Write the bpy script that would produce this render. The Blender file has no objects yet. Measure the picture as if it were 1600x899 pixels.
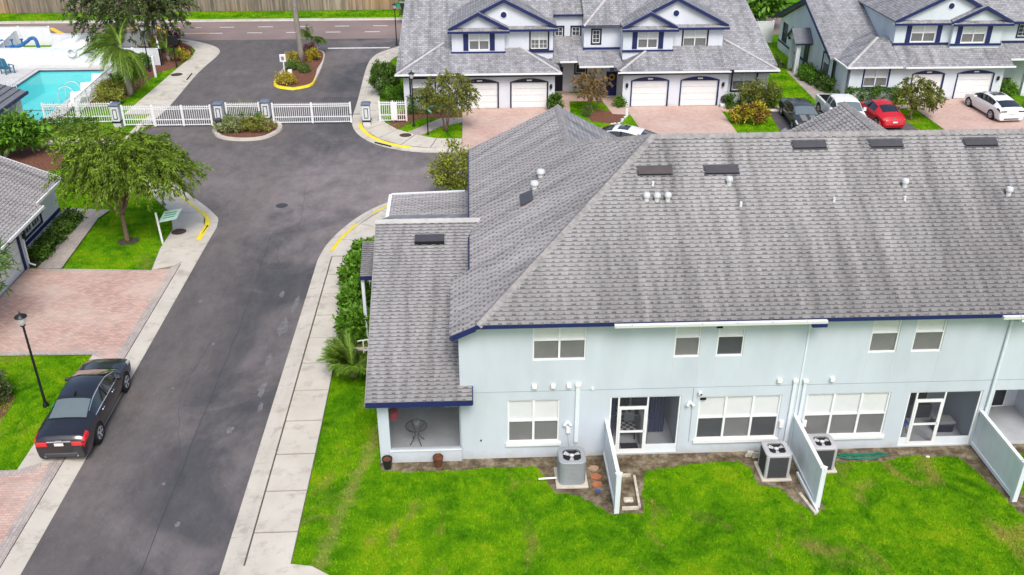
import bpy, math, random
import numpy as np
from mathutils import Vector, Matrix
R = math.radians
scn = bpy.context.scene
# ------------------------------------------------------------------ camera
cd = bpy.data.cameras.new('camera'); cam = bpy.data.objects.new('camera', cd)
scn.collection.objects.link(cam); scn.camera = cam
cam.location = (0, 0, 18.5)
cam.rotation_euler = (R(90 - 28.25), 0, R(-2.48))
cd.sensor_width = 36; cd.lens = 36 * 1463 / 1600.0; cd.clip_end = 2000
# ------------------------------------------------------------------ world, sun, exposure
SUN = Vector((0.08, -0.60, 0.80)).normalized()
wd = bpy.data.worlds.new('World'); scn.world = wd; wd.use_nodes = True
nt = wd.node_tree; nt.nodes.clear()
sky = nt.nodes.new('ShaderNodeTexSky'); sky.sky_type = 'NISHITA'; sky.sun_disc = False
sky.sun_elevation = math.asin(SUN.z); sky.sun_rotation = math.atan2(SUN.x, SUN.y)
sky.air_density = 1.1; sky.dust_density = 3.5; sky.ozone_density = 0.6
bgn = nt.nodes.new('ShaderNodeBackground'); bgn.inputs['Strength'].default_value = 0.12
outn = nt.nodes.new('ShaderNodeOutputWorld')
nt.links.new(sky.outputs[0], bgn.inputs[0]); nt.links.new(bgn.outputs[0], outn.inputs[0])
sl = bpy.data.lights.new('sun', 'SUN'); sl.energy = 1.5; sl.angle = R(24); sl.color = (1.0, 0.985, 0.965)
so = bpy.data.objects.new('sun', sl); scn.collection.objects.link(so)
so.rotation_euler = (-SUN).to_track_quat('-Z', 'Y').to_euler()
vs = scn.view_settings; vs.view_transform = 'Standard'; vs.look = 'None'; vs.exposure = 0.68; vs.gamma = 1
vs.use_curve_mapping = False
scn.cycles.max_bounces = 6; scn.cycles.transparent_max_bounces = 12

# ------------------------------------------------------------------ helpers
col = scn.collection
WP = {}                      # object name -> world position of its origin while building
rng = random.Random(7); nr = np.random.default_rng(11)

def tag(o, label=None, cat=None, group=None, kind=None):
    if label: o['label'] = label
    if cat: o['category'] = cat
    if group: o['group'] = group
    if kind: o['kind'] = kind
    return o

def link(o, parent=None, wpos=(0, 0, 0)):
    col.objects.link(o); wpos = Vector(wpos)
    if parent is not None:
        o.parent = parent; o.location = wpos - WP[parent.name]
    else:
        o.location = wpos
    WP[o.name] = wpos
    return o

def thing(name, label, cat, loc=(0, 0, 0), group=None):
    o = bpy.data.objects.new(name, None); o.empty_display_size = 0.3
    link(o, None, loc); return tag(o, label, cat, group)

class MB:
    def __init__(s): s.v = []; s.f = []; s.t = []
    def add(s, vs_, fs, tone=None):
        n = len(s.v); s.v += [tuple(p) for p in vs_]; s.f += [tuple(i + n for i in f) for f in fs]
        s.t += [1.0 if tone is None else tone] * len(fs); return s
    def box(s, x0, x1, y0, y1, z0, z1, tone=None):
        return s.add([(x0, y0, z0), (x1, y0, z0), (x1, y1, z0), (x0, y1, z0), (x0, y0, z1), (x1, y0, z1), (x1, y1, z1), (x0, y1, z1)],
                     [(0, 3, 2, 1), (4, 5, 6, 7), (0, 1, 5, 4), (1, 2, 6, 5), (2, 3, 7, 6), (3, 0, 4, 7)], tone)
    def bev(s, x0, x1, y0, y1, z0, z1, b=0.02):   # box with chamfered edges
        xs = (x0, x1); ys = (y0, y1); zs = (z0, z1); P = []
        def pt(i, j, k, a):
            sx, sy, sz = (1 - 2 * i), (1 - 2 * j), (1 - 2 * k)
            return (xs[i] + (0 if a == 0 else b * sx), ys[j] + (0 if a == 1 else b * sy), zs[k] + (0 if a == 2 else b * sz))
        idx = {}
        for i in (0, 1):
            for j in (0, 1):
                for k in (0, 1):
                    for a in (0, 1, 2): idx[i, j, k, a] = len(P); P.append(pt(i, j, k, a))
        F = []
        for i in (0, 1): F.append([idx[i, 0, 0, 0], idx[i, 1, 0, 0], idx[i, 1, 1, 0], idx[i, 0, 1, 0]])
        for j in (0, 1): F.append([idx[0, j, 0, 1], idx[1, j, 0, 1], idx[1, j, 1, 1], idx[0, j, 1, 1]])
        for k in (0, 1): F.append([idx[0, 0, k, 2], idx[1, 0, k, 2], idx[1, 1, k, 2], idx[0, 1, k, 2]])
        for j in (0, 1):
            for k in (0, 1): F.append([idx[0, j, k, 1], idx[1, j, k, 1], idx[1, j, k, 2], idx[0, j, k, 2]])
        for i in (0, 1):
            for k in (0, 1): F.append([idx[i, 0, k, 0], idx[i, 1, k, 0], idx[i, 1, k, 2], idx[i, 0, k, 2]])
            for j in (0, 1): F.append([idx[i, j, 0, 0], idx[i, j, 1, 0], idx[i, j, 1, 1], idx[i, j, 0, 1]])
        for i in (0, 1):
            for j in (0, 1):
                for k in (0, 1): F.append([idx[i, j, k, 0], idx[i, j, k, 1], idx[i, j, k, 2]])
        c = Vector(((x0 + x1) / 2, (y0 + y1) / 2, (z0 + z1) / 2)); G = []
        for f in F:
            p = [Vector(P[q]) for q in f]; n = (p[1] - p[0]).cross(p[2] - p[0])
            m = sum(p, Vector()) / len(p)
            G.append(f if n.dot(m - c) > 0 else f[::-1])
        return s.add(P, G)
    def prism(s, pts, off):                       # polygon extruded by a vector
        n = len(pts); off = Vector(off); a = [Vector(p) for p in pts]
        nn = Vector((0, 0, 0))
        for i in range(n): nn += a[i].cross(a[(i + 1) % n])
        if nn.dot(off) > 0: a = a[::-1]
        v = a + [p + off for p in a]
        f = [tuple(range(n)), tuple(range(2 * n - 1, n - 1, -1))]
        f += [(i, i + n, (i + 1) % n + n, (i + 1) % n) for i in range(n)]
        return s.add(v, f)
    def sheet(s, pts, z):
        p = [(q[0], q[1], z) for q in pts]
        ar = sum(p[i][0] * p[(i + 1) % len(p)][1] - p[(i + 1) % len(p)][0] * p[i][1] for i in range(len(p)))
        return s.add(p if ar > 0 else p[::-1], [tuple(range(len(p)))])
    def tube(s, path, r, n=8, r1=None, caps=True):
        path = [Vector(p) for p in path]; m = len(path); rings = []
        if r1 is None: r1 = r
        up = Vector((0, 0, 1))
        for i, p in enumerate(path):
            d = (path[min(i + 1, m - 1)] - path[max(i - 1, 0)]).normalized()
            a = d.cross(up if abs(d.z) < 0.95 else Vector((1, 0, 0))).normalized(); b = a.cross(d).normalized()
            rr = r + (r1 - r) * i / max(1, m - 1)
            rings.append([p + a * rr * math.cos(2 * math.pi * k / n) + b * rr * math.sin(2 * math.pi * k / n) for k in range(n)])
        v = [q for g in rings for q in g]; f = []
        for i in range(m - 1):
            for k in range(n):
                f.append((i * n + k, i * n + (k + 1) % n, (i + 1) * n + (k + 1) % n, (i + 1) * n + k))
        if caps: f += [tuple(range(n))[::-1], tuple(range((m - 1) * n, m * n))]
        return s.add(v, [q[::-1] for q in f])
    def lathe(s, prof, cx=0, cy=0, n=16, cz=0):   # profile [(r, z)...] bottom to top
        v = []; f = []; m = len(prof)
        for r, z in prof:
            for k in range(n): v.append((cx + r * math.cos(2 * math.pi * k / n), cy + r * math.sin(2 * math.pi * k / n), cz + z))
        for i in range(m - 1):
            for k in range(n): f.append((i * n + k, i * n + (k + 1) % n, (i + 1) * n + (k + 1) % n, (i + 1) * n + k))
        f += [tuple(range(n))[::-1], tuple(range((m - 1) * n, m * n))]
        return s.add(v, f)
    def disc(s, c, u, w, r, n=16):
        c, u, w = Vector(c), Vector(u), Vector(w)
        return s.add([c + u * r * math.cos(2 * math.pi * k / n) + w * r * math.sin(2 * math.pi * k / n) for k in range(n)], [tuple(range(n))])
    def build(s, name, mat, parent=None, smooth=False, label=None, kind=None, tone=False):
        a = np.array([tuple(p) for p in s.v], dtype=float)
        c = (a.min(0) + a.max(0)) / 2; c[2] = a[:, 2].min()
        me = bpy.data.meshes.new(name); me.from_pydata((a - c).tolist(), [], s.f)
        if mat is not None: me.materials.append(M[mat] if isinstance(mat, str) else mat)
        if smooth:
            me.polygons.foreach_set('use_smooth', [True] * len(me.polygons))
            if smooth != 1:
                pass
        if tone:
            at = me.attributes.new('tone', 'FLOAT', 'FACE'); at.data.foreach_set('value', s.t)
        me.update()
        o = bpy.data.objects.new(name, me); link(o, parent, c)
        if smooth == 2:
            try: me.set_sharp_from_angle(angle=R(40))
            except Exception: pass
        return tag(o, label, None, None, kind)

def fastmesh(name, V, Q, mat, parent=None, tone=None, kind=None, label=None, smooth=False):
    V = np.asarray(V, dtype=np.float64); Q = np.asarray(Q, dtype=np.int32)
    c = (V.min(0) + V.max(0)) / 2; c[2] = V[:, 2].min()
    me = bpy.data.meshes.new(name); k = Q.shape[1]
    me.vertices.add(len(V)); me.vertices.foreach_set('co', (V - c).ravel())
    me.loops.add(Q.size); me.loops.foreach_set('vertex_index', Q.ravel())
    me.polygons.add(len(Q)); me.polygons.foreach_set('loop_start', np.arange(len(Q), dtype=np.int32) * k)
    if smooth: me.polygons.foreach_set('use_smooth', [True] * len(Q))
    if tone is not None:
        at = me.attributes.new('tone', 'FLOAT', 'FACE'); at.data.foreach_set('value', np.asarray(tone, dtype=np.float32))
    me.update(calc_edges=True)
    me.materials.append(M[mat]); o = bpy.data.objects.new(name, me); link(o, parent, c)
    return tag(o, label, None, None, kind)

def struct(mb, name, mat, **k):
    o = mb.build(name, mat, **k); o['kind'] = 'structure'; return o

def solo(mb, name, mat, label, cat, group=None, **k):
    o = mb.build(name, mat, **k); return tag(o, label, cat, group)

def copy_tree(o, parent=None):
    c = o.copy(); col.objects.link(c); c.parent = parent
    for ch in o.children: copy_tree(ch, c)
    return c

def inst(me, name, parent, mat4):                # shared-mesh piece at a world matrix
    o = bpy.data.objects.new(name, me); col.objects.link(o); o.parent = parent
    o.matrix_basis = Matrix.Translation(-WP[parent.name]) @ mat4
    return o

def inside(P, poly):
    x, y = P[:, 0], P[:, 1]; r = np.zeros(len(P), bool); n = len(poly)
    for i in range(n):
        x0, y0 = poly[i][:2]; x1, y1 = poly[(i + 1) % n][:2]
        if y0 == y1: continue
        c = ((y0 > y) != (y1 > y)) & (x < (x1 - x0) * (y - y0) / (y1 - y0) + x0); r ^= c
    return r

def spline(pts, n=6):                            # Catmull-Rom through 2-D/3-D points
    P = [Vector(tuple(p) + (0,) * (3 - len(p))) for p in pts]; out = []
    for i in range(len(P) - 1):
        a, b, c, d = P[max(i - 1, 0)], P[i], P[i + 1], P[min(i + 2, len(P) - 1)]
        for k in range(n):
            t = k / n
            out.append(0.5 * (2 * b + (c - a) * t + (2 * a - 5 * b + 4 * c - d) * t * t + (3 * b - a - 3 * c + d) * t ** 3))
    out.append(P[-1]); return out

def offset(path, d):                             # path moved d to its left
    o = []
    for i, p in enumerate(path):
        t = (path[min(i + 1, len(path) - 1)] - path[max(i - 1, 0)]).normalized()
        o.append(p + Vector((-t.y, t.x, 0)) * d)
    return o

# ------------------------------------------------------------------ materials
M = {}
class N:
    def __init__(s, name, rough=0.7, metal=0.0, spec=0.4):
        m = bpy.data.materials.new(name); m.use_nodes = True; s.m = m; s.t = m.node_tree
        s.b = s.t.nodes['Principled BSDF']; s.b.inputs['Roughness'].default_value = rough
        s.b.inputs['Metallic'].default_value = metal; s.b.inputs['Specular IOR Level'].default_value = spec; M[name] = m
    def n(s, ty, **k):
        q = s.t.nodes.new('ShaderNode' + ty)
        for a, v in k.items(): setattr(q, a, v)
        return q
    def l(s, a, b): s.t.links.new(a, b)
    def coord(s, kind='W', scale=(1, 1, 1), rot=(0, 0, 0)):
        if kind == 'W': src = s.n('NewGeometry').outputs['Position']
        else: src = s.n('TexCoord').outputs['Object']
        mp = s.n('Mapping'); mp.inputs['Scale'].default_value = scale; mp.inputs['Rotation'].default_value = rot
        s.l(src, mp.inputs['Vector']); return mp.outputs[0]
    def noise(s, sc, det=4, co=None, rough=0.6, dist=0.0):
        q = s.n('TexNoise'); q.inputs['Scale'].default_value = sc; q.inputs['Detail'].default_value = det
        q.inputs['Roughness'].default_value = rough; q.inputs['Distortion'].default_value = dist
        s.l(co if co is not None else s.coord(), q.inputs['Vector']); return q.outputs['Fac']
    def ramp(s, fac, stops):
        q = s.n('ValToRGB'); e = q.color_ramp.elements
        while len(e) < len(stops): e.new(0.5)
        for i, (p, c) in enumerate(stops):
            e[i].position = p; e[i].color = (c if len(c) == 4 else tuple(c) + (1,))
        s.l(fac, q.inputs[0]); return q.outputs[0]
    def mix(s, fac, a, b, ty='MIX'):
        q = s.n('Mix', data_type='RGBA', blend_type=ty)
        for i, v in ((6, a), (7, b)):
            if isinstance(v, tuple): q.inputs[i].default_value = v + (1,) if len(v) == 3 else v
            else: s.l(v, q.inputs[i])
        if isinstance(fac, (int, float)): q.inputs[0].default_value = fac
        else: s.l(fac, q.inputs[0])
        return q.outputs[2]
    def math(s, op, a, b=0.0):
        q = s.n('Math', operation=op)
        for i, v in ((0, a), (1, b)):
            if isinstance(v, (int, float)): q.inputs[i].default_value = v
            else: s.l(v, q.inputs[i])
        return q.outputs[0]
    def gray(s, v):
        q = s.n('CombineColor')
        for i in range(3): s.l(v, q.inputs[i])
        return q.outputs[0]
    def attr(s, name='tone'): return s.n('Attribute', attribute_name=name).outputs['Fac']
    def color(s, c):
        if isinstance(c, tuple): s.b.inputs['Base Color'].default_value = c + (1,)
        else: s.l(c, s.b.inputs['Base Color'])
        return s
    def bump(s, h, strength=0.3, dist=0.02):
        q = s.n('Bump'); q.inputs['Strength'].default_value = strength; q.inputs['Distance'].default_value = dist
        s.l(h, q.inputs['Height']); s.l(q.outputs[0], s.b.inputs['Normal']); return s

def plain(name, c, rough=0.6, metal=0.0, var=0.12, sc=3.0, spec=0.4, bump=0.0, bsc=40):
    q = N(name, rough, metal, spec)
    d = tuple(x * (1 - var) for x in c); u = tuple(min(1, x * (1 + var * 0.6)) for x in c)
    q.color(q.ramp(q.noise(sc, 5), [(0.3, d), (0.7, u)]))
    if bump: q.bump(q.noise(bsc, 3), bump, 0.01)
    return q

def stucco(name, c):
    q = N(name, 0.85, 0, 0.25)
    a = q.ramp(q.noise(0.6, 6, q.coord(scale=(1, 1, 0.35))), [(0.28, tuple(x * 0.84 for x in c)), (0.6, c)])
    z = q.n('SeparateXYZ'); q.l(q.n('NewGeometry').outputs['Position'], z.inputs[0])
    dirt = q.math('MULTIPLY', q.ramp(q.math('ADD', z.outputs['Z'], q.math('MULTIPLY', q.noise(2.2, 5), 0.55)), [(0.2, (1, 1, 1)), (0.55, (0, 0, 0))]), 0.5)
    q.color(q.mix(dirt, a, (0.33, 0.29, 0.22))); q.bump(q.noise(60, 3), 0.25, 0.01); return q
stucco('stucco', (0.545, 0.605, 0.665)); stucco('stucco_pale', (0.64, 0.70, 0.74)); stucco('house_white', (0.76, 0.79, 0.83)); stucco('stucco_white', (0.66, 0.69, 0.75)); stucco('white_wall', (0.66, 0.68, 0.70)); plain('pool_white', (0.70, 0.72, 0.74), .6, var=.08)
plain('white', (0.78, 0.79, 0.79), 0.45, var=0.05); plain('vinyl', (0.70, 0.76, 0.79), 0.5, var=0.06); plain('white_trim', (0.72, 0.75, 0.76), 0.5, var=0.05)
plain('navy', (0.014, 0.022, 0.105), 0.5, var=0.15); plain('navy_dark', (0.012, 0.014, 0.035), 0.5, var=0.2)
plain('black_metal', (0.012, 0.012, 0.014), 0.4, var=0.2); plain('dark_grey', (0.05, 0.05, 0.055), 0.6)
plain('vent_grey', (0.085, 0.082, 0.088), 0.45, 0.3, var=0.15); plain('vent_brown', (0.10, 0.08, 0.08), 0.5, 0.2, var=0.15)
plain('galv', (0.60, 0.61, 0.62), 0.6, 0.0, var=0.12); plain('chrome', (0.75, 0.75, 0.76), 0.15, 0.9, var=0.03)
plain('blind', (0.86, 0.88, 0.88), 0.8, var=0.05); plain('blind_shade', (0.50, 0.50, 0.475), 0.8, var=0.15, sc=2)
plain('blind_dark', (0.05, 0.06, 0.075), 0.7, var=0.3, sc=1.5); plain('room_dark', (0.035, 0.036, 0.04), 0.9)
plain('patio_floor', (0.42, 0.44, 0.46), 0.7, var=0.15, sc=1.2); plain('curtain', (0.03, 0.045, 0.13), 0.9, var=0.4, sc=6)
plain('grey_fabric', (0.22, 0.23, 0.24), 0.9); plain('red_plastic', (0.35, 0.01, 0.04), 0.5); plain('blue_plastic', (0.02, 0.09, 0.35), 0.45)
plain('blue_paint', (0.03, 0.15, 0.40), 0.5, var=0.3); plain('terracotta', (0.16, 0.055, 0.03), 0.8, var=0.4, sc=8); plain('pot_black', (0.02, 0.02, 0.022), 0.5)
plain('stone_tan', (0.42, 0.27, 0.18), 0.9, var=0.3, sc=9, bump=0.5); plain('stone_red', (0.42, 0.16, 0.08), 0.9, var=0.3, sc=9, bump=0.5)
plain('edging', (0.55, 0.50, 0.42), 0.9, var=0.35, sc=8, bump=0.4); plain('hose', (0.01, 0.16, 0.10), 0.4)
plain('yellow_paint', (0.78, 0.62, 0.03), 0.7, var=0.18, sc=6); plain('line_white', (0.72, 0.70, 0.66), 0.8, var=0.2, sc=4); plain('line_yellow', (0.80, 0.50, 0.05), 0.8, var=0.2, sc=4)
plain('iron', (0.09, 0.055, 0.04), 0.7, 0.3, var=0.35, sc=14, bump=0.4); plain('sign_green', (0.03, 0.28, 0.16), 0.5); plain('sign_pale', (0.40, 0.58, 0.50), 0.6)
plain('bark', (0.20, 0.14, 0.10), 0.95, var=0.4, sc=9, bump=0.6); plain('bark_grey', (0.27, 0.24, 0.21), 0.95, var=0.35, sc=7, bump=0.5)
plain('adirondack', (0.03, 0.14, 0.22), 0.6); plain('wreath_yellow', (0.75, 0.45, 0.02), 0.9, var=0.4, sc=20)
plain('tyre', (0.014, 0.014, 0.015), 0.8); plain('rim', (0.60, 0.61, 0.63), 0.3, 0.3); plain('arch_dark', (0.008, 0.008, 0.009), 0.9)
plain('soil', (0.075, 0.055, 0.04), 0.95, var=0.5, sc=5, bump=0.5); plain('plastic_white', (0.75, 0.75, 0.74), 0.5)
plain('pool_tile', (0.06, 0.08, 0.12), 0.4); plain('slate_roof', (0.16, 0.17, 0.19), 0.8, var=0.25, sc=6)
def paint(name, c, coat=0.6, rough=0.35, metal=0.0):
    q = N(name, rough, metal, 0.5); q.color(q.ramp(q.noise(3, 3), [(0.3, tuple(x * 0.93 for x in c)), (0.7, c)]))
    q.b.inputs['Coat Weight'].default_value = coat; q.b.inputs['Coat Roughness'].default_value = 0.06
paint('paint_black', (0.012, 0.012, 0.016), 0.9, 0.3); paint('paint_white', (0.80, 0.80, 0.80)); paint('paint_red', (0.52, 0.008, 0.015))
paint('paint_muscle', (0.035, 0.033, 0.036)); paint('stripe_silver', (0.20, 0.19, 0.18), 0.4); paint('tail_red', (0.62, 0.01, 0.015), 1.0, 0.2)
paint('car_glass', (0.012, 0.015, 0.018), 1.0, 0.05); paint('car_glass_reflect', (0.13, 0.165, 0.17), 1.0, 0.1); paint('tail_dark', (0.03, 0.02, 0.02), 1.0, 0.2)  # the paler car glass has a grey-teal reflection put into its colour
def glass(name, tint, alpha, rough=0.03):
    q = N(name, rough, 0, 0.5); q.color(tint); q.b.inputs['Alpha'].default_value = alpha; return q
glass('pane', (0.10, 0.12, 0.13), 0.08); glass('screen', (0.05, 0.055, 0.065), 0.42, 0.9); glass('screen_light', (0.12, 0.125, 0.13), 0.32, 0.9); glass('screen_patio', (0.2, 0.21, 0.22), 0.10, 0.9)
glass('screen_porch', (0.07, 0.075, 0.09), 0.16, 0.9); glass('lamp_glass', (0.75, 0.75, 0.72), 0.6, 0.2)

# shingles: 'tone' is the tab's own shade plus painted edge shadow, streaks run down the slope
def shingle_mat(name, base, far=False, axis=0):
    q = N(name, 0.92, 0, 0.2)
    st = q.noise(1.0, 6, q.coord(scale=((1.7, 0.17, 0.2) if axis == 0 else (0.17, 1.7, 0.2))), 0.68)
    big = q.noise(0.35, 4)
    a = q.ramp(st, [(0.32, tuple(x * 0.52 for x in base)), (0.48, tuple(x * .92 for x in base)), (0.70, tuple(x * 1.18 for x in base))])
    a = q.mix(q.ramp(big, [(0.35, (0.35,) * 3), (0.65, (0,) * 3)]), a, tuple(x * 0.72 for x in base))
    if not far and axis == 0:                     # algae runs gather towards the lower courses
        yz = q.n('SeparateXYZ'); q.l(q.n('NewGeometry').outputs['Position'], yz.inputs[0])
        low = q.math('MULTIPLY', q.math('SUBTRACT', 26.6, yz.outputs['Y']), .085); rt = q.math('MULTIPLY', q.math('SUBTRACT', yz.outputs['X'], 4.0), .012)
        run = q.math('ADD', q.math('ADD', low, rt), q.noise(1.0, 7, q.coord(scale=(2.6, .22, .2)), .7))
        a = q.mix(q.ramp(run, [(.56, (0,) * 3), (.92, (.62,) * 3)]), a, tuple(x * .42 for x in base))
    g = q.noise(55, 2); a = q.mix(0.35, a, q.ramp(g, [(0.3, (0.45,) * 3), (0.7, (1,) * 3)]), 'MULTIPLY')
    if far:
        br = q.n('TexBrick'); br.offset = 0.37; br.inputs['Scale'].default_value = 1.0
        br.inputs['Brick Width'].default_value = 0.27; br.inputs['Row Height'].default_value = 0.17; br.inputs['Mortar Size'].default_value = 0.012
        br.inputs['Color1'].default_value = (1, 1, 1, 1); br.inputs['Color2'].default_value = (0.62, 0.62, 0.63, 1); br.inputs['Mortar'].default_value = (0.42, 0.42, 0.43, 1)
        br.inputs['Bias'].default_value = -0.1
        q.l(q.coord(rot=(0, 0, 0 if axis == 0 else R(90))), br.inputs['Vector'])
        a = q.mix(1.0, a, br.outputs['Color'], 'MULTIPLY'); q.color(a); q.bump(br.outputs['Fac'], -0.4, 0.02)
    else:
        q.color(q.mix(1.0, a, q.gray(q.attr()), 'MULTIPLY')); q.bump(g, 0.5, 0.008)
    return q
shingle_mat('shingle_rear', (0.365, 0.355, 0.352), axis=0); shingle_mat('shingle_side', (0.41, 0.39, 0.385), axis=1)
shingle_mat('far_roof', (0.40, 0.40, 0.415), True, 0); shingle_mat('far_roof_side', (0.38, 0.38, 0.395), True, 1)
plain('roof_deck', (0.10, 0.10, 0.10), 0.9); plain('cap', (0.29, 0.275, 0.27), 0.95, var=0.3, sc=5, bump=0.4, bsc=70); plain('cap_pale', (0.46, 0.45, 0.43), 0.9, var=0.15); plain('cap_far', (0.44, 0.43, 0.43), 0.9, var=0.2)

def asphalt():
    q = N('asphalt', 0.85, 0, 0.35)
    co = q.coord(scale=(1, 0.28, 1))
    a = q.ramp(q.noise(0.42, 6, co, 0.62, 0.4), [(0.30, (0.070, 0.070, 0.077)), (0.50, (0.086, 0.084, 0.089)), (0.70, (0.118, 0.110, 0.110))])
    b = q.ramp(q.noise(0.13, 7, None, 0.62, 1.2), [(0.50, (0, 0, 0)), (0.62, (0.75,) * 3)])
    a = q.mix(b, a, (0.19, 0.168, 0.165))
    yy = q.n('SeparateXYZ'); q.l(q.n('NewGeometry').outputs['Position'], yy.inputs[0])      # worn, bleached turning area of the junction
    wr = q.math('SUBTRACT', 1.0, q.math('MULTIPLY', q.math('ABSOLUTE', q.math('SUBTRACT', yy.outputs['Y'], 45.5)), .1))
    a = q.mix(q.ramp(q.math('ADD', q.math('MULTIPLY', wr, .45), q.math('MULTIPLY', q.noise(.3, 7, q.coord(scale=(1, .7, 1)), .68, 1.4), .9)), [(.52, (0,) * 3), (.92, (.85,) * 3)]), a, (0.27, 0.235, 0.23))
    sx = q.n('SeparateXYZ'); q.l(q.n('NewGeometry').outputs['Position'], sx.inputs[0])
    lane = q.math('ADD', q.math('MULTIPLY', q.math('ADD', sx.outputs['X'], 9.3), -.22), q.math('MULTIPLY', q.noise(.35, 5, q.coord(scale=(1, .3, 1))), 1.0))
    a = q.mix(q.ramp(lane, [(.45, (0,) * 3), (.8, (.6,) * 3)]), a, (0.155, 0.135, 0.128))
    md = q.noise(1.5, 8, q.coord(scale=(1, .45, 1)), 0.78); a = q.mix(.75, a, q.ramp(md, [(.30, (.62,) * 3), (.50, (.98,) * 3), (.70, (1.35, 1.30, 1.28))]), 'MULTIPLY')
    sp = q.ramp(q.noise(2.3, 7, None, 0.8), [(0.64, (0, 0, 0)), (0.72, (0.45,) * 3)]); a = q.mix(sp, a, (0.27, 0.265, 0.27))
    v = q.n('TexVoronoi'); v.inputs['Scale'].default_value = 4.3; q.l(q.coord(), v.inputs['Vector'])
    a = q.mix(q.ramp(v.outputs['Distance'], [(0.03, (0.7,) * 3), (0.07, (0, 0, 0))]), a, (0.36, 0.36, 0.37))
    g = q.noise(90, 2); a = q.mix(0.5, a, q.ramp(g, [(0.3, (0.6,) * 3), (0.7, (1,) * 3)]), 'MULTIPLY')
    q.color(a); q.bump(g, 0.5, 0.008)
asphalt()
def concrete(name, c, st=0.55):
    q = N(name, 0.85, 0, 0.3)
    a = q.ramp(q.noise(0.7, 6), [(0.3, tuple(x * 0.84 for x in c)), (0.65, c)])
    s_ = q.ramp(q.noise(1.7, 6, None, 0.7), [(0.52, (0, 0, 0)), (0.74, (st,) * 3)])
    a = q.mix(s_, a, (0.26, 0.22, 0.17)); q.color(a); q.bump(q.noise(70, 3), 0.25, 0.008)
concrete('concrete', (0.57, 0.53, 0.455), .65); concrete('kerb', (0.55, 0.51, 0.44), 0.85); concrete('deck_white', (0.56, 0.56, 0.55), 0.25); concrete('joint_dark', (0.16, 0.14, 0.12))
def pavers(name, c1, c2, mo, rot=0.0):
    q = N(name, 0.9, 0, 0.25); br = q.n('TexBrick'); br.inputs['Scale'].default_value = 1
    br.inputs['Brick Width'].default_value = 0.21; br.inputs['Row Height'].default_value = 0.105; br.inputs['Mortar Size'].default_value = 0.010
    br.inputs['Color1'].default_value = c1 + (1,); br.inputs['Color2'].default_value = c2 + (1,); br.inputs['Mortar'].default_value = mo + (1,)
    q.l(q.coord(rot=(0, 0, rot)), br.inputs['Vector'])
    a = q.mix(q.ramp(q.noise(0.5, 6), [(0.40, (0,) * 3), (0.75, (0.6,) * 3)]), br.outputs['Color'], (0.60, 0.50, 0.43))
    a = q.mix(q.ramp(q.noise(3.2, 4, q.coord(scale=(1, 1.7, 1)), 0.7), [(0.68, (0,) * 3), (0.74, (0.55,) * 3)]), a, (0.22, 0.17, 0.15))
    q.color(a); q.bump(br.outputs['Fac'], -0.4, 0.01)
pavers('paver_red', (0.60, 0.37, 0.30), (0.40, 0.26, 0.22), (0.30, 0.24, 0.21)); pavers('paver_grey', (0.42, 0.37, 0.34), (0.32, 0.28, 0.26), (0.25, 0.22, 0.20), R(90))
pavers('paver_pink', (0.60, 0.40, 0.34), (0.46, 0.30, 0.25), (0.38, 0.29, 0.25))
def grassmat(name, blade):
    q = N(name, 0.9, 0, 0.03)
    f = q.noise(0.5, 6, None, 0.66, 0.6); g = q.noise(2.4, 4, None, 0.6)
    x = q.math('ADD', q.math('MULTIPLY', f, 0.68), q.math('MULTIPLY', g, 0.32))
    a = q.ramp(x, [(0.34, (0.036, 0.135, 0.003)), (0.45, (0.085, 0.245, 0.004)), (0.54, (0.155, 0.335, 0.005)), (0.66, (0.27, 0.38, 0.010))])
    br = q.ramp(q.noise(0.33, 5, q.coord(scale=(1.6, 0.9, 1)), 0.65, 1.0), [(0.57, (0,) * 3), (0.70, (0.75,) * 3)])
    a = q.mix(br, a, (0.29, 0.24, 0.06))
    xy = q.n('SeparateXYZ'); q.l(q.n('NewGeometry').outputs['Position'], xy.inputs[0])   # trodden track along the sidewalk side
    dl = q.math('ABSOLUTE', q.math('SUBTRACT', q.math('ADD', xy.outputs['X'], 4.25), q.math('MULTIPLY', q.math('SUBTRACT', xy.outputs['Y'], 19.5), .19)))
    a = q.mix(q.ramp(q.math('ADD', dl, q.math('MULTIPLY', q.math('SUBTRACT', q.noise(1.6, 5, None, .7), .5), 1.1)), [(.0, (.55,) * 3), (.30, (0,) * 3)]), a, (0.33, 0.30, 0.09))
    if blade: a = q.mix(1.0, a, q.gray(q.attr()), 'MULTIPLY')
    else:
        a = q.mix(0.6, a, q.ramp(q.noise(28, 4, None, 0.7), [(0.3, (0.45,) * 3), (0.7, (1.0,) * 3)]), 'MULTIPLY'); q.bump(q.noise(45, 3), 0.8, 0.03)
    q.color(a)
grassmat('lawn', False); grassmat('grass_blade', True)
def leafmat(name, c, dark=None, transl=0.0):
    q = N(name, 0.55, 0, 0.3)
    h = tuple(x * 2.0 for x in c); d = tuple(x * 0.38 for x in c) if dark is None else dark
    x = q.math('ADD', q.math('MULTIPLY', q.attr(), 0.6), q.math('MULTIPLY', q.noise(1.1, 3), 0.4))
    q.color(q.ramp(x, [(0.2, d), (0.5, c), (0.85, h)]))
    q.b.inputs['Subsurface Weight'].default_value = 0.0
leafmat('leaf_elm', (0.115, 0.185, 0.012)); leafmat('leaf_dark', (0.075, 0.105, 0.030)); leafmat('leaf_shrub', (0.065, 0.135, 0.014)); leafmat('leaf_bright', (0.085, 0.200, 0.012))
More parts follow.
